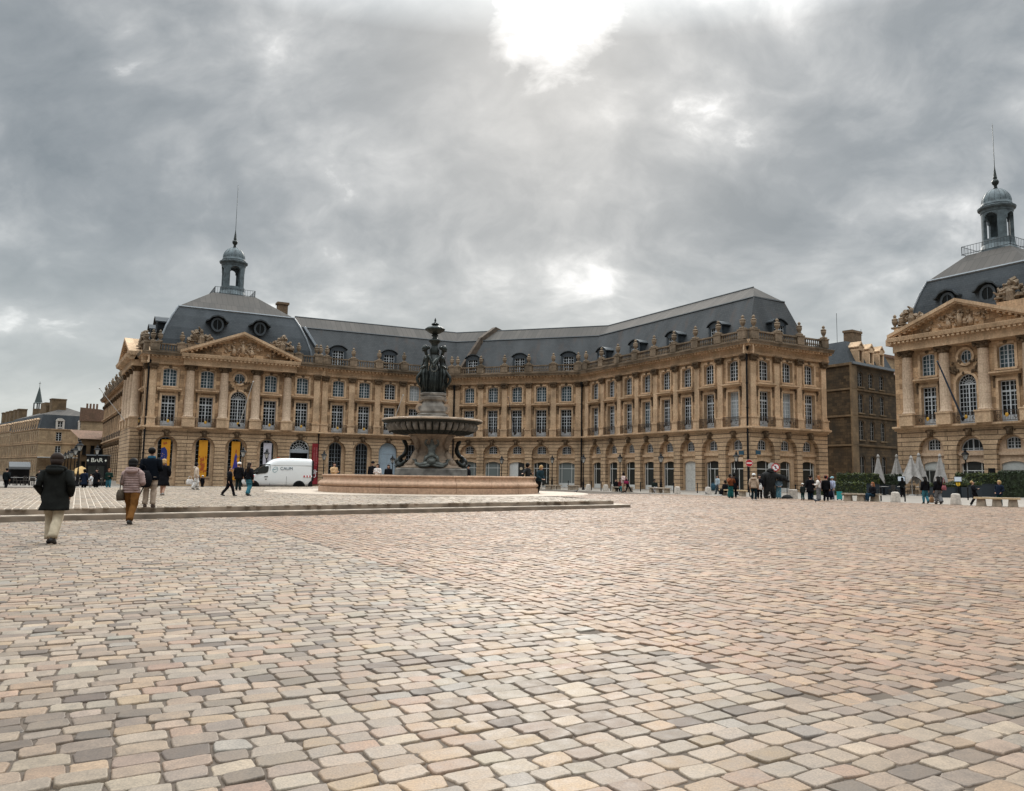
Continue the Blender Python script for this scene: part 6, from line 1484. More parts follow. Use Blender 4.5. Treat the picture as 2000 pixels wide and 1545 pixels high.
parasol(30.2, 71.0, 3.5, 'closed parasol furthest left on the terrace, before the dark street', 1, .95)
parasol(33.2, 74.0, 3.6, 'closed parasol above the pale bollard, second from left', 2, 1.0)
parasol(31.46, 67.4, 3.3, 'wide half open parasol sagging to the left beside its neighbour', 3, 1.6)
parasol(32.3, 67.8, 3.55, 'tall closed parasol standing close to the half open one', 4, 1.05)
parasol(34.2, 68.0, 3.5, 'closed parasol between the first shop arch and menu board', 5, 1.0)
parasol(38.4, 71.9, 3.6, 'closed parasol in front of the central doorway of the lantern pavilion', 6, .8)
def open_parasol():
    t = thing('parasol', 'wide open tan parasol over a cafe terrace at far left', 'parasol', (-50.5, 88.0, -.25), 0)
    mb = MB(); mb.lathe([(.05, 0), (.05, 2.0)], 8); mb.build('pole', IRON, t); c = MB(); c.lathe([(1.1, 1.2), (1.12, 1.3), (.6, 1.8), (.06, 2.1)], 8); c.build('canopy', simple("tan_canvas", (.55, .36, .15), .85), t)
open_parasol()

# hedges and planters
def leaves(vol, n, size, seed, mats=2):
    g = np.random.default_rng(seed); mb = MB()
    x0, x1, y0, y1, z0, z1 = vol
    for k in range(n):
        p = np.array([g.uniform(x0, x1), g.uniform(y0, y1), g.uniform(z0, z1)])
        q = g.integers(0, 6)                                         # most leaves sit near the outside
        if q == 0: p[0] = x0 + abs(g.normal(0, .04))
        elif q == 1: p[0] = x1 - abs(g.normal(0, .04))
        elif q in (2, 3): p[1] = y0 + abs(g.normal(0, .05))
        else: p[2] = z1 + g.normal(0, .06)
        a = g.normal(size=3); a /= np.linalg.norm(a); b = np.cross(a, g.normal(size=3)); b /= np.linalg.norm(b); s = size * g.uniform(.6, 1.3)
        mb.add([p - a * s, p + b * s * .5, p + a * s, p - b * s * .5], [(0, 1, 2, 3)], int(g.integers(0, mats)))
    return mb
def hedge(x, y, L, D, zb, zt, ang, label, seed, planter=None, dark=False, n=1800):
    t = thing('hedge', label, 'hedge', (x, y, gz(x, y)), ang, 'clipped hedges round the terrace')
    mb = leaves((-L / 2, L / 2, -D / 2, D / 2, zb, zt), n, .085, seed, 2)
    mb.box(-L / 2 + .06, L / 2 - .06, -D / 2 + .06, D / 2 - .06, zb - .02, zt - .07, 2); mb.build('foliage', [LEAF if not dark else LEAFD, LEAFD, LEAFD], t)
    if planter:
        p = MB(); p.box(-L / 2, L / 2, -D / 2, D / 2, 0, planter); p.box(-L / 2 - .02, L / 2 + .02, -D / 2 - .02, D / 2 + .02, planter, planter + .05); p.build('planter', PLANTER, t)
hedge(24.9, 66.5, 4.2, .7, .0, 1.02, R(-18), 'low bright topped hedge behind the stone bench', 1, n=2400)
hedge(28.0, 70.2, 3.4, .8, .9, 1.75, R(-15), 'upper hedge before the stained house, left of first parasol', 2, planter=.9, n=2000)
hedge(31.2, 72.0, 2.9, .8, .8, 1.7, R(-15), 'upper hedge between the two left parasols', 3, planter=.8, dark=True, n=1700)
hedge(30.9, 61.8, 2.2, .6, .75, 1.02, R(-25), 'low shrubs in a navy planter behind the strolling couple', 4, planter=.75, n=900)
hedge(33.1, 62.1, 2.2, .7, .9, 1.15, R(-25), 'shrubs in a navy planter right of the couple', 5, planter=.9, n=900)
hedge(36.0, 65.3, 3.4, .8, 1.0, 1.8, R(-28), 'tall shrub row in navy planters under the central doorway parasol', 6, planter=1.0, n=2200)
hedge(38.1, 63.0, 3.2, .9, .0, 1.95, R(-28), 'tall dark clipped hedge block at right behind the wooden bench', 7, dark=True, n=3200)
def round_bush(x, y, z, r, label, seed):
    t = thing('shrub', label, 'shrub', (x, y, gz(x, y)), 0); g = np.random.default_rng(seed); mb = MB()
    for k in range(700):
        a = g.normal(size=3); a /= np.linalg.norm(a); p = np.array([0, 0, z]) + a * r * g.uniform(.85, 1.05); u = g.normal(size=3); u /= np.linalg.norm(u); b = np.cross(u, a); s = .07; mb.add([p - u * s, p + b * s * .6, p + u * s, p - b * s * .6], [(0, 1, 2, 3)], int(g.integers(0, 2)))
    mb.ball((0, 0, z), (r * .9,) * 3, 10, 8, 1); mb.build('foliage', [LEAF, LEAFD], t); p = MB(); p.frustum(-.3, .3, -.3, .3, 0, z - r * .8, -.04, -.04); p.build('planter', PLANTER, t)
round_bush(32.5, 61.2, 1.12, .38, 'round clipped ball shrub in a dark tub right of the menu board', 9)
def menu_board(x, y, label, post=False):
    t = thing('menu_board', label, 'sign', (x, y, gz(x, y)), R(-28))
    mb = MB(); mb.tube([(0, 0, 0), (0, 0, 1.35)], .03, 6); mb.box(-.2, .2, -.2, .2, 0, .03); mb.build('stand', IRON, t)
    mb = MB(); mb.box(-.28, .28, -.03, .03, 1.2, 1.62); mb.build('frame', IRON, t); mb = MB(); mb.box(-.24, .24, -.036, -.031, 1.24, 1.58); mb.build('menu_sheet', simple("menu_paper", (.62, .68, .75), .4), t)
    if post: mb = MB(); mb.prism_xz([(-.15, 1.15), (.15, 1.15), (.15, .98), (0, .84), (-.15, .98)], -.02, .02); mb.build('yellow_tag', simple("yellow_tag", (.62, .38, .02), .5), t)
menu_board(32.0, 61.0, 'lit white menu board with yellow tag below it beside a parasol', True); menu_board(28.4, 62.6, 'white menu board read by the person in black')
# terrace chairs and tables in the shade
def cafe(x0, y0, nx, ny, dx, dy, ang, where, seed):
    g = random.Random(seed); c, s = math.cos(ang), math.sin(ang)
    wick = simple("wicker", (.035, .028, .022), .7); tab = simple("table_top", (.20, .19, .18), .4)
    m1 = MB(); m1.lathe([(.36, .70), (.38, .72), (.36, .74)], 16); m2 = MB(); m2.lathe([(.03, 0), (.03, .7)], 6); m2.lathe([(.22, 0), (.2, .03)], 10); tm, tl = m1.mesh('table_top', [tab]), m2.mesh('table_leg', [IRON])
    c1 = MB(); c1.box(-.22, .22, -.22, .22, .42, .47); c2 = MB(); c2.frustum(-.22, .22, .18, .24, .47, .86, .03, .0); c3 = MB()
    for sx in (-.2, .2):
        for sy in (-.2, .2): c3.box(sx - .02, sx + .02, sy - .02, sy + .02, 0, .42)
    cm = [('seat', c1.mesh('seat', [wick])), ('backrest', c2.mesh('backrest', [wick])), ('legs', c3.mesh('legs', [wick]))]
    for i in range(nx):
        for j in range(ny):
            x = x0 + (i * dx) * c - (j * dy) * s; y = y0 + (i * dx) * s + (j * dy) * c
            t = thing('cafe_table', 'small round cafe table ' + where, 'table', (x, y, gz(x, y)), 0, 'cafe tables ' + where); place('table_top', tm, t); place('table_leg', tl, t)
            for k in (0, 1):
                a = ang + k * math.pi + g.uniform(-.3, .3); cx, cy = x + .62 * math.cos(a), y + .62 * math.sin(a)
                h = thing('cafe_chair', 'dark wicker cafe chair ' + where, 'chair', (cx, cy, gz(cx, cy)), a - math.pi / 2, 'cafe chairs ' + where)
                for nm, me in cm: place(nm, me, h)
cafe(29.6, 68.5, 3, 2, 1.5, 1.5, R(-20), 'on the terrace under the closed parasols', 1)
cafe(-47.5, 72.5, 5, 2, 1.6, 1.6, R(10), 'on the far left terrace', 2)
# bar kiosk and awning at far left
def kiosk():
    t = thing('bar_kiosk', 'black cafe front with white BAR sign on the quay side of the domed pavilion', 'kiosk', (-46.0, 84.6, -.25), R(20))
    mb = MB(); mb.box(-1.8, .15, 0, 2, 0, 3.2); mb.box(-1.85, .2, -.15, 2, 3.2, 3.32, 1); mb.build('body', [IRON, ZINC_L], t)
    mb = MB(); mb.box(-1.8, .15, -.06, -.003, 2.25, 3.15); mb.build('sign_board', [PLASTD], t)
    cream = simple("sign_cream", (.70, .70, .62), .5)
    o = place('lettering', text_mesh("BAR", .62, cream), t, (-.83, -.075, 2.72)); o.rotation_euler = (R(90), 0, 0)
    mb = MB()
    for x in (-1.66, -.0): mb.prism_xz([(x, 2.86), (x + .05, 2.75), (x + .12, 2.7), (x + .05, 2.65), (x, 2.54), (x - .05, 2.65), (x - .12, 2.7), (x - .05, 2.75)], -.075, -.062)
    mb.build('star', [cream], t)
    mb = MB(); mb.box(-1.6, -.1, -.02, -.002, .3, 2.15); mb.build('window', [GLASS_S], t)
kiosk()
def awning(x, y, ang, w, label):
    t = thing('awning_stall', label, 'stall', (x, y, -.2), ang); mb = MB(); n = 18
    for k in range(n):
        a, b2 = -w / 2 + w * k / n, -w / 2 + w * (k + 1) / n; mb.quad((a, -1.6, 1.9), (b2, -1.6, 1.9), (b2, 0, 2.45), (a, 0, 2.45)); mb.poly([(a, -1.6, 1.9), (a + .0, -1.62, 1.7), ((a + b2) / 2, -1.62, 1.58), (b2, -1.62, 1.7), (b2, -1.6, 1.9)])
    mb.build('awning', simple("grey_awning", (.10, .105, .11), .8), t); mb = MB(); mb.box(-w / 2, w / 2, .02, .8, 0, 2.4); mb.build('body', PLASTD, t)
    mb = MB()
    for x2 in (-w / 2 + .1, w / 2 - .1): mb.tube([(x2, -1.55, 0), (x2, -1.55, 1.9)], .04, 6)
    mb.build('poles', IRON, t)
awning(-58.3, 89.5, R(35), 2.0, 'dark terrace stall under a grey scalloped awning at far left')
def shop_blind(x, y):
    t = thing('shop_awning', 'pale flat awning over the ground floor of the mansard house', 'awning', (x, y, 4.2), R(43.5)); mb = MB(); mb.prism_xz([(0, 0), (9, 0), (9, .25), (0, .25)], -2.2, -.02); mb.build('blind', GREYP, t)
shop_blind(-122.4, 194.3)

# ------------------------------------------------------------------ white van
SEAM = simple("panel_gap", (.10, .10, .10), .7)
def van():
    t = thing('delivery_van', 'white high roof delivery van with dark lettering on its side, parked behind the platform', 'van', (-21.0, 63.8, 0.0), R(27))
    L = 5.4
    # stations along the length (front = -x): (x, roof z, shoulder half width, roof half width, belt z)
    st = [(-2.70, .86, .74, .55), (-2.60, 1.02, .86, .66), (-2.35, 1.14, .93, .74), (-1.95, 1.22, .95, .78), (-1.55, 1.50, .955, .74), (-1.15, 1.84, .96, .72), (-.85, 2.10, .96, .72), (-.5, 2.42, .96, .70), (-.15, 2.56, .96, .72), (.3, 2.60, .96, .73), (1.3, 2.61, .96, .73), (2.3, 2.60, .955, .72), (2.62, 2.56, .945, .70), (2.70, 2.45, .93, .68)]
    V = []; n = 12
    def sec(x, zr, hw, hr):
        zb = .28 if -2.5 < x < 2.6 else .40; zsh = min(1.15, zr - .1)
        return [(-hw * .94, zb), (-hw, zb + .22), (-hw, zsh), (-(hw * .62 + hr * .38), zsh + (zr - zsh) * .55), (-hr - .05, zr - .10 * min(1, zr)), (-hr + .10, zr), (hr - .10, zr), (hr + .05, zr - .10 * min(1, zr)), (hw * .62 + hr * .38, zsh + (zr - zsh) * .55), (hw, zsh), (hw, zb + .22), (hw * .94, zb)]
    for s in st: V += [(s[0], y, z) for y, z in sec(*s)]
    F = [(i * n + k, i * n + (k + 1) % n, (i + 1) * n + (k + 1) % n, (i + 1) * n + k) for i in range(len(st) - 1) for k in range(n)] + [tuple(range(n - 1, -1, -1)), tuple(range((len(st) - 1) * n, len(st) * n))]
    mb = MB(); mb.add(V, F); o = mb.build('body', VANW, t, smooth=True)
    bv = o.modifiers.new('sub', 'SUBSURF'); bv.levels = 1; bv.render_levels = 1; bv.subdivision_type = 'CATMULL_CLARK'
    for f_ in o.data.polygons: pass
    def hw_at(z): return .96 if z < 1.15 else .96 - (z - 1.15) / (2.6 - 1.15) * .16
    def panel(name, poly, mat, out=.012, sides=(-1, 1), thick=.03):
        for sd in sides:
            q = MB(); P = [(x, sd * (hw_at(z) + out), z) for x, z in poly]; I = [(x, sd * (hw_at(z) + out - thick), z) for x, z in poly]; m = len(P)
            q.add(P + I, [tuple(range(m)), tuple(range(2 * m - 1, m - 1, -1))] + [(i, i + m, (i + 1) % m + m, (i + 1) % m) for i in range(m)]); q.build(name, mat, t)
    panel('side_window', [(-1.98, 1.27), (-.92, 1.40), (-.78, 1.50), (-.72, 1.88), (-.80, 1.95), (-1.15, 1.93), (-1.45, 1.74), (-1.85, 1.40)], GLASS_S)
    panel('sill_trim', [(-1.72, .30), (1.6, .30), (1.6, .40), (-1.72, .40)], PLASTD)
    panel('roof_seam', [(-.62, 2.03), (2.60, 2.01), (2.60, 2.035), (-.62, 2.055)], GREYP, .004, thick=.02); panel('gutter_trim', [(-1.25, 2.0), (-.62, 2.03), (-.62, 2.10), (-1.15, 2.08)], PLASTD, .006)
    panel('door_handle', [(-1.05, 1.10), (-.78, 1.10), (-.78, 1.15), (-1.05, 1.15)], PLASTD, .03); panel('door_handle', [(-.98, .90), (-.86, .90), (-.86, .95), (-.98, .95)], PLASTD, .02)
    panel('rear_bumper', [(2.30, .30), (2.66, .30), (2.66, .82), (2.50, .80), (2.35, .62)], PLASTD); panel('rear_corner', [(2.56, .80), (2.74, .80), (2.74, 2.40), (2.60, 2.45), (2.60, 1.4)], PLASTD, .012)
    panel('door_seam', [(-.62, .45), (-.60, .45), (-.60, 2.0), (-.62, 2.0)], SEAM, .003, thick=.01); panel('door_seam', [(.62, .45), (.64, .45), (.64, 1.15), (.62, 1.15)], SEAM, .003, thick=.01)
    for x0 in (-2.35, 1.95):
        for k in range(6): panel('hazard_stripe', [(x0 + k * .11, 1.10), (x0 + k * .11 + .11, 1.10), (x0 + k * .11 + .11, 1.24), (x0 + k * .11, 1.24)], RED if k % 2 == 0 else WHITE, .014, thick=.02)
    for x in (-1.85, 1.62):
        for sd in (-1, 1):
            a = MB(); a.prism_xz([(x + .47 * math.cos(2 * math.pi * k / 24), .36 + .47 * math.sin(2 * math.pi * k / 24)) for k in range(24)], sd * .93, sd * .972); a.build('wheel_arch', PLASTD, t)
            w = MB(); nn = 24; r = .345
            for r0, r1, d0, d1, m in ((.20, r, .80, .985, 0), (0.02, .21, .86, .980, 1)):
                w.prism_xz([(x + r1 * math.cos(2 * math.pi * k / nn), .345 + r1 * math.sin(2 * math.pi * k / nn)) for k in range(nn)], sd * d0, sd * (d1 + .004 * m), m)
            w.build('wheel', [RUBBER, GREYP], t)
    ws = MB(); ws.poly([(-1.90, -.70, 1.285), (-1.90, .70, 1.285), (-.93, .62, 2.06), (-.93, -.62, 2.06)][::-1]); ws.build('windscreen', GLASS_S, t)
    fb = MB(); fb.box(-2.76, -2.62, -.78, .78, .32, .62); fb.build('front_bumper', PLASTD, t)
    for sd in (-1, 1):
        h = MB(); h.ball((-2.52, sd * .74, .95), (.16, .14, .10), 10, 6); h.build('headlight', LAMPG, t); m = MB(); m.ball((-1.62, sd * 1.10, 1.42), (.08, .12, .14), 8, 6); m.build('wing_mirror', PLASTD, t)
    b = MB(); b.box(-.05, .15, -.3, -.1, 2.60, 2.68); b.build('roof_beacon', simple("amber_lens", (.3, .06, .02), .3), t)
    o = place('lettering', text_mesh("CAUM", .34, TEXTD), t, (.62, -(hw_at(1.74) + .016), 1.76)); o.rotation_euler = (R(83), 0, 0)
    lg = MB()
    teal = simple("logo_teal", (.10, .25, .28), .5)
    for k in range(20):
        a, b2 = 2 * math.pi * k / 20, 2 * math.pi * (k + 1) / 20; e = lambda q, r: (-.24 + r * .20 * math.cos(q) + r * .05 * math.sin(q), 1.68 + r * .22 * math.sin(q))
        lg.add([(p[0], -(hw_at(p[1]) + .016), p[1]) for p in (e(a, .86), e(a, 1), e(b2, 1), e(b2, .86))], [(0, 1, 2, 3)])
    lg.add([(p[0], -(hw_at(p[1]) + .016), p[1]) for p in ((-.42, 1.64), (-.08, 1.72), (-.08, 1.76), (-.42, 1.68))], [(0, 1, 2, 3)]); lg.build('logo', teal, t)
van()
# ------------------------------------------------------------------ people
def person(x, y, z, h, face, label, top=(.02, .02, .022), legs=(.03, .03, .035), hair=None, style='short', skin=None, pose='stand', hem=.47, arms=('down', 'down'), flare=1.0, shoes=(.02, .02, .02), cap=None, group=None, lean=0.0, stride=.11, wide=1.0, stripes=False, hood=None, scarf=None, bare=False, skirt=None, seat=.26):
    """face: compass angle in degrees the person looks towards (0 = +X, 90 = away from the camera, 270 = towards it)"""
    t = thing('person', label, 'person', (x, y, z), R(face + 90), None, h)
    if lean: t.rotation_euler = (R(lean), 0, R(face + 90))
    if group: t['group'] = group
    skin = skin or SKIN; hair = hair or HAIR_D; tm = cloth(top); lm = cloth(legs); sm = simple("shoe_leather", shoes, .6)
    f = Fig(); sit = pose == 'sit'; dz = -(.52 - seat) if sit else 0.0
    P = f.j((0, .0, .52 + dz), (.085 * wide, .07), None, 1)
    W_ = f.j((0, -.004, .60 + dz), (.078 * wide, .062), P, 0); Cc = f.j((0, .0, .715 + dz), (.092 * wide, .07), W_, 0); S = f.j((0, .008, .79 + dz), (.07, .055), Cc, 0)
    N = f.j((0, .006, .845 + dz), .034, S, 2); H1 = f.j((0, -.008, .888 + dz), (.042, .048), N, 2); H2 = f.j((0, -.004, .935 + dz), (.055, .062), H1, 2); H3 = f.j((0, .002, .972 + dz), (.042, .048), H2, 2)
    f.j((0, -.075, .915 + dz), .009, H1, 2)
    for sx in (-1, 1): f.j((sx * .062, .008, .922 + dz), .011, H2, 2)
    leg = {}
    for sx in (-1, 1):
        hp = (sx * .052, 0, .50 + dz)
        if sit: kn, an, to = (sx * .06, -.24, .28 + .0), (sx * .06, -.25 - (.05 if sx > 0 else 0), .045), (sx * .06, -.34 - (.05 if sx > 0 else 0), .02)
        elif pose == 'walk': q = sx * stride; kn, an, to = (sx * .052, -.02 - q * .55, .285), (sx * .05, .015 - q * 1.15 + (.04 if q < 0 else 0), .05 + (.028 if q < 0 else 0)), (sx * .053, -.075 - q * 1.15 + (.04 if q < 0 else 0), .017)
        elif pose == 'kneel': kn, an, to = (sx * .08, -.16, .30), (sx * .07, .02, .07), (sx * .07, -.06, .02)
        else: kn, an, to = (sx * .058, -.008, .285), (sx * .062, .015, .048), (sx * .07, -.07, .018)
        leg[sx] = (hp, kn, an, to); a = f.j(hp, (.066, .066), P, 1); a = f.j(kn, .045, a, 1); a = f.j(an, .030, a, 2 if bare else 1); f.j(to, .024, a, 3)
    hands = {}
    for sx, mode in zip((-1, 1), arms):
        sh = (sx * .112 * wide, .008, .785 + dz)
        if mode == 'down': el, wr, hd, fw = (sx * .138 * wide, .02, .635 + dz), (sx * .142 * wide, -.015, .50 + dz), (sx * .142 * wide, -.03, .46 + dz), (0, -.01, -.05)
        elif mode == 'swing': el, wr, hd, fw = (sx * .135, .055, .645 + dz), (sx * .14, .03, .51 + dz), (sx * .14, .02, .47 + dz), (0, -.015, -.05)
        elif mode == 'pocket': el, wr, hd, fw = (sx * .175, .035, .64 + dz), (sx * .135, -.055, .545 + dz), (sx * .115, -.07, .515 + dz), (-sx * .02, -.02, -.03)
        elif mode == 'bent': el, wr, hd, fw = (sx * .15, .0, .635 + dz), (sx * .085, -.13, .655 + dz), (sx * .065, -.165, .665 + dz), (-sx * .03, -.035, .005)
        elif mode == 'phone': el, wr, hd, fw = (sx * .15, -.085, .675 + dz), (sx * .06, -.175, .80 + dz), (sx * .05, -.185, .84 + dz), (-sx * .02, -.02, .04)
        elif mode == 'lap': el, wr, hd, fw = (sx * .15, .0, .63 + dz), (sx * .07, -.15, .56 + dz), (sx * .045, -.18, .55 + dz), (-sx * .03, -.03, 0)
        else: el, wr, hd, fw = (sx * .24, .0, .70 + dz), (sx * .36, -.03, .655 + dz), (sx * .40, -.03, .645 + dz), (sx * .05, 0, -.01)
        a = f.j(sh, .047, S, 0); a = f.j(el, .036, a, 0); a = f.j(wr, .022, a, 0); hn = f.j(hd, (.024, .016), a, 2)
        fv = Vector(fw); sidev = fv.cross(Vector((0, 0, 1)) if abs(fv.z) < .03 else Vector((0, 1, 0))).normalized()
        for q in range(4):
            o = sidev * (.0135 * (q - 1.5)); b = Vector(hd) + fv * .45 + o; k = f.j(b, .0062, hn, 2); c2 = b + fv * (.55 + .1 * (q in (1, 2))) + Vector((0, -.006, 0)); f.j(c2, .0052, k, 2)
        b = Vector(hd) + sidev * -.026 + fv * .1; k = f.j(b, .007, hn, 2); f.j(b + fv * .45 - sidev * .006, .006, k, 2)
        hands[sx] = (sh, el, wr, hd)
    grow('body', f, [tm, lm, skin, sm], t)
    g = random.Random(int(abs(x * 37 + y * 91)))
    # jacket or coat
    def rings(mb, rows, n=18, fold=.006):
        V = []; ph = g.uniform(0, 6)
        for zz, rx, ry, oy in rows:
            for k in range(n):
                a = 2 * math.pi * k / n; q = 1 + fold / max(rx, .02) * (math.sin(3 * a + ph + zz * 30) * (1.6 if zz < .6 + dz else .7) + .5 * math.sin(7 * a - zz * 55 + ph))
                V.append((rx * q * math.cos(a) * wide, oy + ry * q * math.sin(a), zz))
        mb.add(V, [(i * n + k, (i + 1) * n + k, (i + 1) * n + (k + 1) % n, i * n + (k + 1) % n) for i in range(len(rows) - 1) for k in range(n)] + [tuple(range(n)), tuple(range(len(V) - 1, len(V) - n - 1, -1))])
    j = MB(); flow = (.50 - hem)
    rows = [(.838 + dz, .046, .046, .006), (.818 + dz, .088, .062, .008), (.79 + dz, .118, .074, .008), (.74 + dz, .122, .082, .004), (.66 + dz, .114, .080, 0), (.59 + dz, .112, .082, 0), (.52 + dz, .122, .090, 0)]
    if sit: rows += [(.47 + dz, .125, .10, -.02)]
    else:
        zz = .47
        while zz > hem + .02: rows.append((zz, .122 + (.5 - zz) * .13, .092 + (.5 - zz) * .12, 0)); zz -= .07
        rows.append((hem, .122 + (.5 - hem) * .14, .092 + (.5 - hem) * .13, 0))
    if stripes:
        R2 = [rows[0], rows[1], rows[2]]; zz = .765
        while zz > hem: R2 += [(zz + dz, .125, .086, 0), (zz - .020 + dz, .126, .087, 0), (zz - .028 + dz, .112, .074, 0)]; zz -= .036
        rows = R2
    rings(j, rows)
    for sx in (-1, 1):
        sh, el, wr, hd = hands[sx]; m1 = tuple((a * .5 + b * .5) for a, b in zip(sh, el)); m2 = tuple((a * .5 + b * .5) for a, b in zip(el, wr)); w1 = tuple(a * .95 + b * .05 for a, b in zip(wr, hd))
        pts, rad = [tuple(a * .8 + b * .2 for a, b in zip(sh, (0, 0, sh[2]))), sh, m1, el, m2, w1], [.05, .053, .049, .045, .040, .034]
        if stripes: 
            p2, r2 = [], []
            for (a, ra), (b, rb) in zip(zip(pts, rad), zip(pts[1:], rad[1:])):
                for q in range(4): p2.append(tuple(u + (v - u) * q / 4 for u, v in zip(a, b))); r2.append((ra + (rb - ra) * q / 4) * (1.08 if q % 2 else .88))
            pts, rad = p2 + [pts[-1]], r2 + [rad[-1]]
        j.tube(pts, rad, 10)
    if hood: j.ball((0, .072, .822 + dz), (.10, .058, .045), 12, 8); j.tube([(.085 * math.cos(a), .02 + .075 * math.sin(a), .838 + dz + .02 * math.sin(a)) for a in np.linspace(-.6, math.pi + .6, 10)], .024, 7)
    j.build('coat' if hem < .42 else 'jacket', tm, t, smooth=True)
    if skirt:
        s2 = MB(); rings(s2, [(.56, .105, .08, 0), (.45, .13, .11, 0), (.3, .15, .13, 0), (skirt[1], .16, .14, 0)], fold=.012); s2.build('skirt', cloth(skirt[0]), t, smooth=True)
    # trousers
    tr = MB()
    for sx in (-1, 1):
        hp, kn, an, to = leg[sx]
        if bare: continue
        mid = tuple(a * .5 + b * .5 for a, b in zip(hp, kn)); m2 = tuple(a * .45 + b * .55 for a, b in zip(kn, an)); cu = tuple(a * .08 + b * .92 for a, b in zip(kn, an))
        key = [(hp[0] * .9, hp[1], hp[2] + .04), hp, mid, kn, m2, (cu[0], cu[1], max(cu[2] - .012, .03))]; kr = [.070, .074, .064, .052 * (1 + (flare - 1) * .5), .046 * flare, .047 * flare]
        P2, r2 = [], []
        for (a, ra), (b, rb) in zip(zip(key, kr), zip(key[1:], kr[1:])):
            for q in range(3): P2.append(tuple(u + (v - u) * q / 3 + g.uniform(-.003, .003) for u, v in zip(a, b))); r2.append((ra + (rb - ra) * q / 3) * g.uniform(.93, 1.05))
        tr.tube(P2 + [key[-1]], r2 + [kr[-1]], 12)
    if tr.v: tr.build('trousers', lm, t, smooth=True)
    for sx in (-1, 1):
        hp, kn, an, to = leg[sx]; b = MB(); v = Vector(to) - Vector(an); v.z = 0; v = v.normalized() if v.length > .001 else Vector((0, -1, 0)); a = Vector((an[0], an[1], 0)); hz = max(an[2] - .045, 0)
        b.tube([a - v * .035 + Vector((0, 0, .020 + hz)), a + Vector((0, 0, .028 + hz)), a + v * .06 + Vector((0, 0, .022 + hz * .4)), a + v * .105 + Vector((0, 0, .014))], [.022, .030, .027, .014], 8); b.build('shoe', sm, t, smooth=True)
    # hair, hats
    hb = MB(); hz = .938 + dz
    if cap: style = 'short'
    if style == 'hood': hb.ball((0, .012, hz + .002), (.072, .078, .085), 12, 9)
    elif style == 'short': hb.ball((0, .022, hz + .020), (.062, .060, .060), 12, 9)
    elif style == 'bob': hb.ball((0, .022, hz + .008), (.072, .068, .074), 12, 9); hb.tube([(0, .03, hz), (0, .036, hz - .075)], [.07, .05], 10)
    elif style == 'long': hb.ball((0, .022, hz + .016), (.065, .064, .063), 12, 9); hb.tube([(0, .035, hz + .01), (0, .055, hz - .10), (0, .068, hz - .21), (0, .065, hz - .26)], [(.062, .045), (.07, .04), (.06, .03), (.03, .015)], 12)
    elif style == 'ponytail': hb.ball((0, .020, hz + .018), (.062, .062, .060), 12, 9); hb.tube([(0, .07, hz), (0, .10, hz - .05), (0, .09, hz - .14)], [.025, .03, .012], 8)
    if hb.v: hb.build('hair', hair, t, smooth=True)
    if cap:
        c = MB(); c.ball((0, .010, hz + .034), (.072, .080, .056), 14, 9); c.tube([(0, -.05, hz + .024), (0, -.12, hz + .012)], [(.055, .012), (.045, .006)], 10); c.build('cap', cloth(cap), t, smooth=True)
    if scarf:
        c = MB(); c.lathe([(.055, .815 + dz), (.066, .835 + dz), (.062, .86 + dz), (.05, .87 + dz)], 14); c.build('scarf', cloth(scarf), t, smooth=True)
    if 190 < face < 350:
        e = MB()
        for sx in (-1, 1): e.ball((sx * .022, -.060, .932 + dz), (.008, .006, .006), 6, 5)
        e.build('eyes', HAIR_D, t)
    return t
BLK = (.008, .008, .010); NAVY = (.012, .018, .035); DEN = (.05, .17, .22); LDEN = (.13, .27, .34); BEIGE = (.38, .31, .24); GREY = (.20, .20, .21); TEAL = (.03, .13, .14)

def bag(x, y, z, ang, w, d, h, col, label, strap=.25, name='bag', kind='hand'):
    t = thing(name, label, 'bag', (x, y, z), R(ang)); m = cloth(col, .7); mb = MB()
    n = 14; rows = []
    for q in range(7):
        s = q / 6; k = .75 + .45 * math.sin(math.pi * min(1, s * .8 + .15)) if kind == 'hand' else 1 - .25 * s * s
        rows.append((w / 2 * k, d / 2 * k, h * s))
    V = [(rx * math.copysign(abs(math.cos(2 * math.pi * i / n)) ** .6, math.cos(2 * math.pi * i / n)), ry * math.copysign(abs(math.sin(2 * math.pi * i / n)) ** .6, math.sin(2 * math.pi * i / n)), zz) for rx, ry, zz in rows for i in range(n)]
    mb.add(V, [(i * n + k, i * n + (k + 1) % n, (i + 1) * n + (k + 1) % n, (i + 1) * n + k) for i in range(6) for k in range(n)] + [tuple(range(n - 1, -1, -1)), tuple(range(6 * n, 7 * n))]); mb.build('pouch', m, t, smooth=True)
    s = MB(); s.tube([(-w * .3, 0, h * .95), (-w * .22, 0, h + strap * .7), (0, 0, h + strap), (w * .22, 0, h + strap * .7), (w * .3, 0, h * .95)], .014, 6); s.build('strap', m, t, smooth=True)
    return t
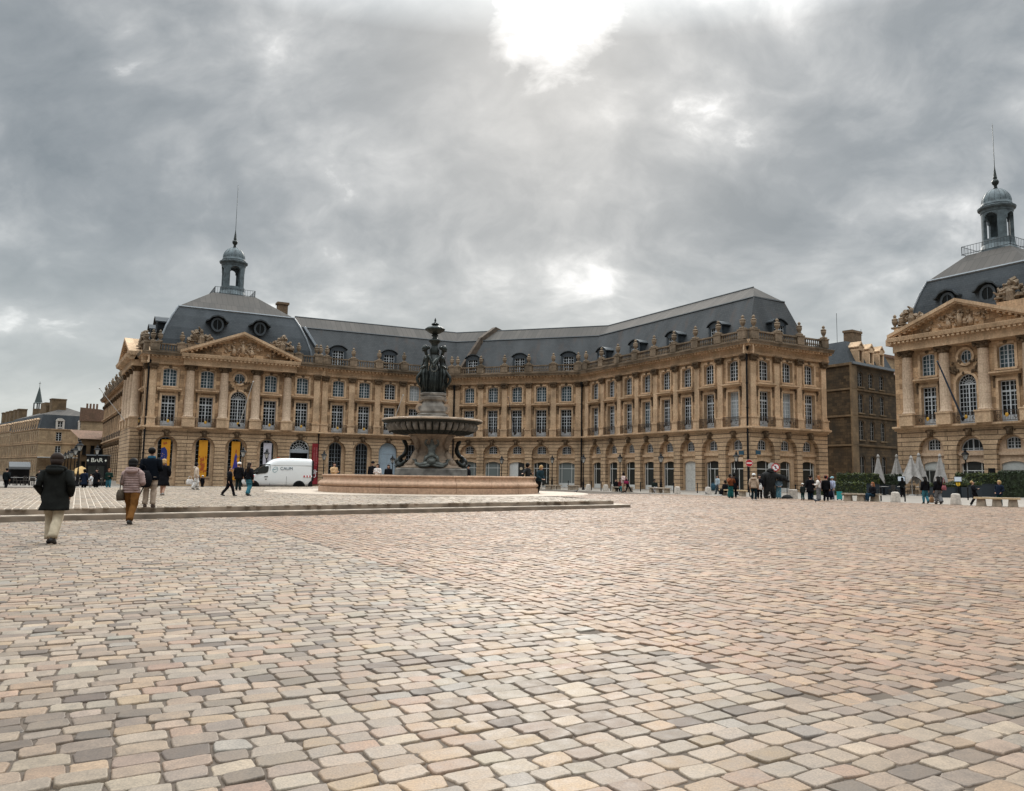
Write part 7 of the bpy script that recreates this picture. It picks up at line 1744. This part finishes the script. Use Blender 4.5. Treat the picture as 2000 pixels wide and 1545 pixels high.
def crowd():
    g0 = lambda x, y: gz(x, y)
    # --- foreground, left
    person(-9.76, 16.17, 0, 1.80, 100, 'person in dark hooded parka and pale trousers walking away, nearest at left', (.014, .015, .014), (.44, .37, .27), HAIR_G, 'bob', pose='walk', hem=.375, arms=('pocket', 'pocket'), stride=.07, hood=True, wide=1.12, flare=1.12, shoes=(.012, .008, .008))
    person(-11.26, 22.15, 0, 1.80, 96, 'woman in mauve quilted jacket and mustard trousers stepping towards the steps', (.30, .215, .20), (.16, .072, .022), HAIR_D, 'bob', pose='walk', hem=.50, arms=('bent', 'bent'), stride=.10, stripes=True, hood=True, flare=1.05, shoes=(.03, .03, .03))
    bag(-11.50, 22.05, .66, 96, .34, .14, .30, (.075, .06, .045), 'khaki shoulder bag at the hip of the woman in quilted jacket', .42)
    person(-12.15, 24.99, PLZ, 1.84, 100, 'tall man in dark jacket with blue shoulder and beige trousers at the top step', (.005, .007, .011), (.36, .285, .225), HAIR_D, 'short', hem=.46, arms=('bent', 'down'), wide=1.1, shoes=(.05, .028, .02), scarf=(.02, .08, .13))
    bag(-12.35, 24.7, PLZ + .62, 10, .62, .26, .52, BLK, 'large black coat bag with dangling strap held by the tall man', .2)
    st = thing('bag_strap', 'long black strap hanging in a loop below the tall man\'s bag', 'strap', (-12.45, 24.6, PLZ + .2)); mb = MB(); mb.tube([(-.2, 0, .45), (-.14, 0, .12), (-.02, 0, 0), (.12, 0, .05), (.3, 0, .45)], .018, 6); mb.build('loop', BLK and cloth(BLK), st)
    person(-17.29, 36.78, PLZ, 1.66, 95, 'blond woman in long black coat with bare calves walking away', BLK, BLK, HAIR_B, 'bob', pose='walk', hem=.27, arms=('pocket', 'pocket'), bare=True, stride=.05, wide=1.12, shoes=(.3, .28, .26))
    person(-20.76, 48.39, PLZ, 1.62, 20, 'woman with cream hooded jacket and wide white trousers carrying a round bag', (.46, .38, .31), (.62, .60, .58), HAIR_D, 'bob', pose='walk', hem=.47, flare=1.5, stride=.05, hood=True, shoes=(.4, .38, .36))
    bag(-21.1, 48.3, PLZ + .32, 20, .36, .14, .32, (.60, .57, .55), 'round white bag carried by the woman in white trousers', .2)
    person(-14.44, 37.3, PLZ, 1.38, 20, 'boy in black tracksuit striding to the right', BLK, BLK, HAIR_D, 'short', pose='walk', arms=('swing', 'down'), stride=.15, hem=.46)
    person(-18.23, 48.49, PLZ, 1.68, 85, 'man in black with a white cap facing the facade', BLK, (.012, .02, .02), HAIR_D, 'short', cap=(.72, .70, .68), hem=.40, wide=1.15)
    person(-13.67, 37.68, PLZ, 1.56, 60, 'woman with long dark hair, black top and teal jeans', BLK, DEN, HAIR_G, 'long', pose='walk', hem=.50, arms=('down', 'swing'), stride=.04, flare=1.25)
    # --- behind the basin
    person(-14.7, 57.2, PLZ, 1.86, 330, 'person in tan hooded coat looking at a phone behind left end of the basin', (.48, .32, .18), (.2, .16, .12), HAIR_G, 'short', hem=.36, arms=('bent', 'bent'), wide=1.15)
    person(-12.7, 60.8, PLZ, 2.02, 280, 'man with black cap behind the basin next to woman in white', BLK, BLK, HAIR_D, 'short', cap=(.01, .01, .012), arms=('down', 'bent'))
    person(-12.2, 60.2, PLZ, 1.84, 250, 'woman in white jacket behind the basin beside man with cap', (.60, .55, .52), GREY, HAIR_G, 'long', arms=('bent', 'bent'))
    person(-11.4, 60.3, PLZ, 1.80, 268, 'long haired woman in black facing the camera behind the basin', BLK, BLK, HAIR_G, 'long', arms=('down', 'down'))
    person(-10.3, 60.2, PLZ, 1.84, 20, 'dark dressed man reaching an arm towards the fountain plinth', BLK, BLK, HAIR_G, 'short', arms=('down', 'phone'))
    person(-5.4, 60.8, PLZ, 1.86, 200, 'figure in black cloak and flat cap right of the fountain plinth', BLK, BLK, HAIR_D, 'short', cap=(.01, .01, .01), hem=.3, wide=1.1)
    person(-.15, 50.4, PLZ, 1.80, 320, 'blond person in dark teal jacket leaning back on the basin rim', (.018, .035, .045), BLK, HAIR_B, 'bob', lean=13, arms=('lap', 'lap'), hem=.46, pose='stand', shoes=(.3, .3, .3))
    person(-.75, 52.2, PLZ, 1.92, 330, 'person with black hat and arm out behind the blond one at the basin', (.02, .02, .022), BLK, HAIR_D, 'hood', arms=('out', 'bent'))
    # --- behind the platform, left
    person(-27.6, 64.5, 0, 1.42, 70, 'woman with pale cap, dark coat and teal trousers by the second arch', NAVY, TEAL, HAIR_D, 'short', cap=(.5, .48, .45), hem=.42)
    person(-27.2, 64.6, 0, 1.12, 80, 'small child with white hat in black clothes near the arches', BLK, BLK, HAIR_D, 'short', cap=(.62, .6, .56), hem=.42)
    for x, y, h, fc, lab, tp, lg, st, ar, hm in [(-37.26, 55.94, 1.50, 95, 'person in dark coat and black leggings walking away at far left edge', (.010, .014, .016), BLK, 'short', ('swing', 'down'), .44),
        (-35.9, 57.4, 1.42, 270, 'person in dark top and flared light blue jeans at far left', BLK, LDEN, 'short', ('bent', 'bent'), .52), (-35.5, 57.5, 1.36, 100, 'dark figure close beside the pair of light blue jeans at far left', BLK, BLK, 'short', ('down', 'down'), .42),
        (-32.57, 57.25, 1.50, 95, 'tall figure in long navy coat and hood near the tan parasol', NAVY, BLK, 'hood', ('down', 'down'), .26), (-31.9, 57.6, 1.54, 265, 'person in black with a grey triangular scarf near the bar kiosk', BLK, BLK, 'short', ('bent', 'down'), .30),
        (-31.2, 57.94, 1.56, 280, 'person in dark green top and blue jeans in front of the bar sign', (.012, .03, .024), DEN, 'ponytail', ('down', 'bent'), .5), (-32.2, 57.4, .82, 270, 'small child in pale clothes between the two dark coats at left', (.5, .45, .42), (.5, .48, .45), 'short', ('down', 'down'), .46),
        (-33.9, 57.0, 1.18, 60, 'person in pinkish sweater partly hidden by the hooded parka', (.22, .14, .13), BLK, 'bob', ('down', 'bent'), .48)]:
        person(x, y, 0, h, fc, lab, tp, lg, HAIR_D if 'green' not in lab else HAIR_R, st, hem=hm, arms=ar, pose='walk' if 'walking' in lab else 'stand', flare=1.4 if 'flared' in lab else 1.0, stride=.06)
    for i, (x, y, fc, lab) in enumerate([(-44.2, 72.0, 200, 'dark dressed person seated at the left end of the far left terrace'), (-42.5, 72.6, 20, 'seated person leaning over a far left terrace table'), (-41.0, 73.2, 190, 'seated person in white shirt on the far left terrace')]):
        person(x, y, gz(x, y), 1.6, fc, lab, BLK if i < 2 else (.55, .55, .56), BLK, HAIR_D, 'short', pose='sit', arms=('lap', 'bent'))
    # --- right hand group
    G = lambda x, y: gz(x, y)
    person(7.25, 75.6, G(7, 75), 1.62, 300, 'person in black seated on the bench at left of the group', BLK, BLK, HAIR_D, 'short', pose='sit', arms=('lap', 'lap'))
    person(7.7, 75.0, G(7, 75), 1.70, 280, 'person in red and black seated beside the one in black', (.10, .02, .02), TEAL, HAIR_D, 'short', pose='sit', arms=('lap', 'lap'))
    person(7.60, 72.3, G(7, 72), 1.80, 200, 'dark haired woman in pale pink jacket and beige trousers standing by the bench', (.55, .43, .40), (.42, .28, .20), HAIR_D, 'bob', skin=SKIN_D, pose='walk', arms=('down', 'bent'), hem=.48, stride=.05)
    bag(7.85, 72.0, G(7, 72) + .78, 200, .40, .16, .26, (.22, .02, .06), 'crimson bag on the arm of the woman in pale pink', .2)
    person(8.25, 73.4, G(8, 73), 1.46, 340, 'person in black bending forward at right of the bench group', BLK, BLK, HAIR_D, 'short', pose='walk', arms=('bent', 'bent'), lean=-12, stride=.13)
    person(10.45, 72.3, G(10, 72), 1.62, 275, 'man in dark jacket and white trousers sitting alone on a bench', (.015, .02, .018), (.60, .58, .60), HAIR_D, 'short', skin=SKIN_D, pose='sit', arms=('lap', 'lap'))
    person(15.08, 67.6, G(15, 68), 1.60, 200, 'woman in pale blue top with an open coat walking left', (.34, .40, .44), (.05, .06, .07), HAIR_G, 'ponytail', pose='walk', arms=('swing', 'down'), stride=.12, hem=.46)
    bag(14.65, 67.3, G(15, 68) + .35, 20, .3, .3, .55, (.03, .07, .10), 'dark blue coat carried over the arm of the walking woman', .1, 'carried_coat')
    person(14.7, 63.2, G(14, 63), 1.62, 215, 'person in black sitting low with one leg stretched forward', BLK, BLK, HAIR_D, 'hood', pose='sit', arms=('lap', 'lap'), seat=.24, shoes=(.5, .48, .46))
    person(13.37, 55.82, G(13, 55), 1.66, 285, 'woman in rust sweater and wide teal trousers holding a camera', (.19, .065, .03), (.018, .10, .10), HAIR_D, 'bob', skin=SKIN_D, arms=('phone', 'phone'), hem=.52, flare=1.6)
    person(13.78, 56.5, G(13, 56), 1.76, 80, 'person in black with big hair standing behind woman in rust', BLK, BLK, HAIR_D, 'bob', hem=.34)
    person(13.80, 51.34, G(13, 51), 1.68, 60, 'person in beige hooded sweatshirt and white cap looking at the gorilla', (.40, .31, .235), (.010, .022, .028), HAIR_D, 'short', cap=(.72, .71, .69), hem=.46, arms=('down', 'down'), hood=True, wide=1.1, shoes=(.55, .52, .5))
    person(14.95, 54.2, G(15, 54), 1.62, 265, 'person in black standing at the gorilla\'s elbow with a white bag', BLK, BLK, HAIR_D, 'short', hem=.4, arms=('bent', 'down'))
    bag(14.95, 53.95, G(15, 54) + .62, 0, .18, .10, .34, (.60, .58, .56), 'small white bag held in front of the black gorilla', .1)
    person(16.57, 55.31, G(16, 55), 1.52, 268, 'woman in grey blue sweater and light jeans posing by the gorilla arm', (.10, .14, .17), LDEN, HAIR_R, 'short', arms=('lap', 'lap'), hem=.50, flare=1.35)
    person(17.15, 52.03, G(17, 52), 1.08, 100, 'child with white hat and white sleeved dark jacket', (.02, .025, .024), (.012, .05, .05), HAIR_D, 'short', cap=(.66, .64, .6), hem=.42)
    person(17.68, 52.14, G(17, 52), 1.60, 90, 'person in long black coat at left of the standing group', BLK, (.008, .02, .035), HAIR_D, 'short', hem=.32, wide=1.1)
    person(18.05, 53.0, G(18, 53), 1.58, 300, 'dark haired person half hidden behind the woman with red hair', (.015, .012, .012), BLK, HAIR_D, 'bob')
    person(17.48, 50.05, G(17, 50), 1.58, 150, 'woman with long red hair, white top and grey flared trousers', (.58, .54, .50), (.17, .17, .175), HAIR_R, 'long', hem=.53, flare=1.6, arms=('down', 'bent'))
    person(17.98, 50.12, G(17, 50), 1.58, 75, 'person in all black with back turned beside the red haired woman', BLK, BLK, HAIR_D, 'short', hem=.44)
    person(19.1, 54.6, G(19, 54), 1.55, 120, 'person with dark bonnet and pale pink top in the middle of the group', (.46, .33, .33), GREY, HAIR_D, 'hood')
    person(19.3, 53.2, G(19, 53), 1.46, 60, 'woman in lavender sweater and dark long skirt near a turquoise suitcase', (.30, .31, .42), NAVY, HAIR_D, 'bob', hem=.5, skirt=((.010, .012, .022), .12), wide=1.1)
    person(19.95, 54.4, G(19, 54), 1.52, 200, 'person with pale blue cap at right end of the group', (.33, .36, .46), (.2, .2, .24), HAIR_D, 'short', cap=(.25, .40, .45))
    person(20.85, 50.0, G(21, 50), 1.62, 200, 'long haired woman in black sitting on the bench before the hedge', BLK, (.012, .03, .05), HAIR_R, 'long', pose='sit', arms=('lap', 'lap'))
    person(28.0, 61.6, G(28, 61), 1.50, 80, 'person in black with green backpack reading the menu board', (.008, .010, .010), BLK, HAIR_D, 'long', hem=.45, arms=('bent', 'bent'))
    person(22.43, 46.45, G(22, 46), 1.56, 95, 'woman in black top and teal jeans strolling away', BLK, DEN, HAIR_D, 'long', pose='walk', stride=.04, hem=.50, arms=('down', 'down'))
    person(22.80, 45.69, G(22, 45), 1.58, 95, 'woman in black with wide grey trousers strolling away', BLK, (.15, .15, .155), HAIR_D, 'long', pose='walk', stride=.05, hem=.52, flare=1.6)
    bag(23.05, 45.5, .95, 20, .26, .12, .26, (.25, .08, .09), 'small pink bag at the side of woman in grey trousers', .45)
    bag(22.62, 46.1, .22, 0, .22, .12, .34, (.30, .17, .09), 'brown paper bag between the two strolling women', .1)
    person(23.85, 43.6, G(23, 43), 1.36, 330, 'fair haired person in black leaning behind the wooden bench', BLK, BLK, HAIR_B, 'short', pose='walk', lean=-8, arms=('bent', 'bent'), shoes=(.5, .48, .46), stride=.14)
    person(24.76, 43.02, G(24, 43), 1.38, 200, 'blond woman in navy padded jacket standing by the wooden bench', (.010, .016, .03), (.014, .05, .06), HAIR_B, 'bob', hem=.44, arms=('pocket', 'pocket'), wide=1.1)
crowd()

def suitcase():
    t = thing('suitcase', 'turquoise upright suitcase standing at the edge of the group', 'suitcase', (19.75, 52.6, gz(19, 52)), R(-20)); m = simple("turquoise_shell", (.02, .30, .30), .4)
    mb = MB()
    for k in range(5): mb.box(-.16 + k * .065, -.16 + k * .065 + .055, -.115, .115, .08, .56)
    mb.box(-.17, .17, -.10, .10, .07, .57); mb.build('shell', m, t); mb = MB()
    for x in (-.12, .12):
        for y in (-.08, .08): mb.lathe([(.03, 0), (.035, .05), (.02, .08)], 8, (x, y, 0))
    mb.build('wheels', RUBBER, t); mb = MB(); mb.tube([(-.08, .08, .56), (-.08, .08, .9), (.08, .08, .9), (.08, .08, .56)], .012, 6); mb.build('handle', IRON, t)
suitcase()

def gorilla():
    x, y = 15.95, 55.2; t = thing('gorilla_figure', 'huge black gorilla figure with one arm stretched out over a rod in the square', 'statue', (x, y, gz(x, y)), R(8))
    fur = simple("black_fur", (.006, .006, .006), .9, 0, .5, 30, .8)
    f = Fig(); p = f.j((-.05, .05, .95), (.40, .34)); a = f.j((-.05, .02, 1.3), (.44, .36), p); b = f.j((-.05, 0, 1.58), (.46, .34), a); n = f.j((-.02, -.06, 1.82), .26, b); h = f.j((0, -.10, 1.98), (.20, .22), n); f.j((0, -.06, 2.12), .13, h); mz = f.j((.02, -.28, 1.90), .12, h)
    f.chain(b, [((-.48, 0, 1.62), .22), ((-.62, -.04, 1.30), .17), ((-.66, -.16, .95), .14), ((-.62, -.22, .72), .10)])
    f.chain(b, [((.42, 0, 1.66), .23), ((.78, -.04, 1.52), .17), ((1.12, -.08, 1.32), .14), ((1.36, -.10, 1.14), .10)])
    for sx in (-1, 1): f.chain(p, [((-.05 + sx * .22, 0, .62), .26), ((-.05 + sx * .27, -.02, .34), .20), ((-.05 + sx * .30, 0, .10), .15), ((-.05 + sx * .32, -.2, .06), .11)])
    grow('body', f, [fur], t, sub=2)
    q = MB()
    for sx in (-1, 1): q.box(.02 + sx * .09 - .05, .02 + sx * .09 + .05, -.345, -.30, 2.0, 2.03)
    q.box(-.08, .12, -.40, -.34, 1.86, 1.89); q.build('face', simple("grey_hide", (.06, .06, .06), .5), t)
    tt = MB(); g = np.random.default_rng(3)
    for k in range(1500):
        c = [(-.05, .02, 1.3, .5, .42, .55), (-.05, 0, .55, .45, .34, .5), (.8, -.05, 1.5, .5, .2, .2), (-.6, -.05, 1.3, .22, .2, .5)][g.integers(0, 4)]
        d = g.normal(size=3); d /= np.linalg.norm(d); P0 = np.array(c[:3]) + d * np.array(c[3:]) * .88; e = P0 + d * .05 + np.array([0, 0, -.13]); s = np.cross(d, [0, 0, 1.]); s /= (np.linalg.norm(s) + 1e-6)
        tt.add([P0 - s * .02, P0 + s * .02, e], [(0, 1, 2)])
    tt.build('fur', fur, t)
    r = thing('rod_stand', 'slim rod rising from a black weighted base under the gorilla hand', 'stand', (17.15, 55.3, gz(17, 55)), 0); mb = MB(); mb.tube([(0, 0, 0), (.0, 0, 1.15)], .025, 6); mb.build('rod', IRON, r); mb = MB(); mb.lathe([(.42, 0), (.38, .12), (.22, .24), (.05, .28)], 16, squash=.7); mb.build('base', fur, r)
gorilla()

def pigeon(x, y, ang, k, label):
    t = thing('pigeon', label, 'bird', (x, y, gz(x, y) + (.02)), R(ang), 'pigeons on the paving', k); f = Fig()
    b = f.j((0, 0, .14), (.055, .06)); f.chain(b, [((0, .10, .135), .045), ((0, .19, .12), .02), ((0, .26, .11), .012)]); c = f.j((0, -.07, .17), .048, b); n = f.j((0, -.11, .22), .024, c); h = f.j((0, -.125, .255), .026, n); f.j((0, -.165, .25), .007, h)
    for sx in (-1, 1): f.chain(b, [((sx * .025, 0, .06), .010), ((sx * .025, -.01, .006), .006)])
    grow('body', f, [simple("pigeon_grey", (.05, .055, .065), .7)], t)
pigeon(3.29, 70.0, 60, 1.0, 'dark pigeon standing on the paving right of the basin'); pigeon(15.93, 46.11, 240, 1.1, 'grey pigeon in front of the standing group'); pigeon(14.69, 55.5, 10, .95, 'brownish pigeon near the person with white cap'); pigeon(13.7, 65.6, 200, .9, 'dark pigeon beside the bollard left of the walking woman')
flush_figures()
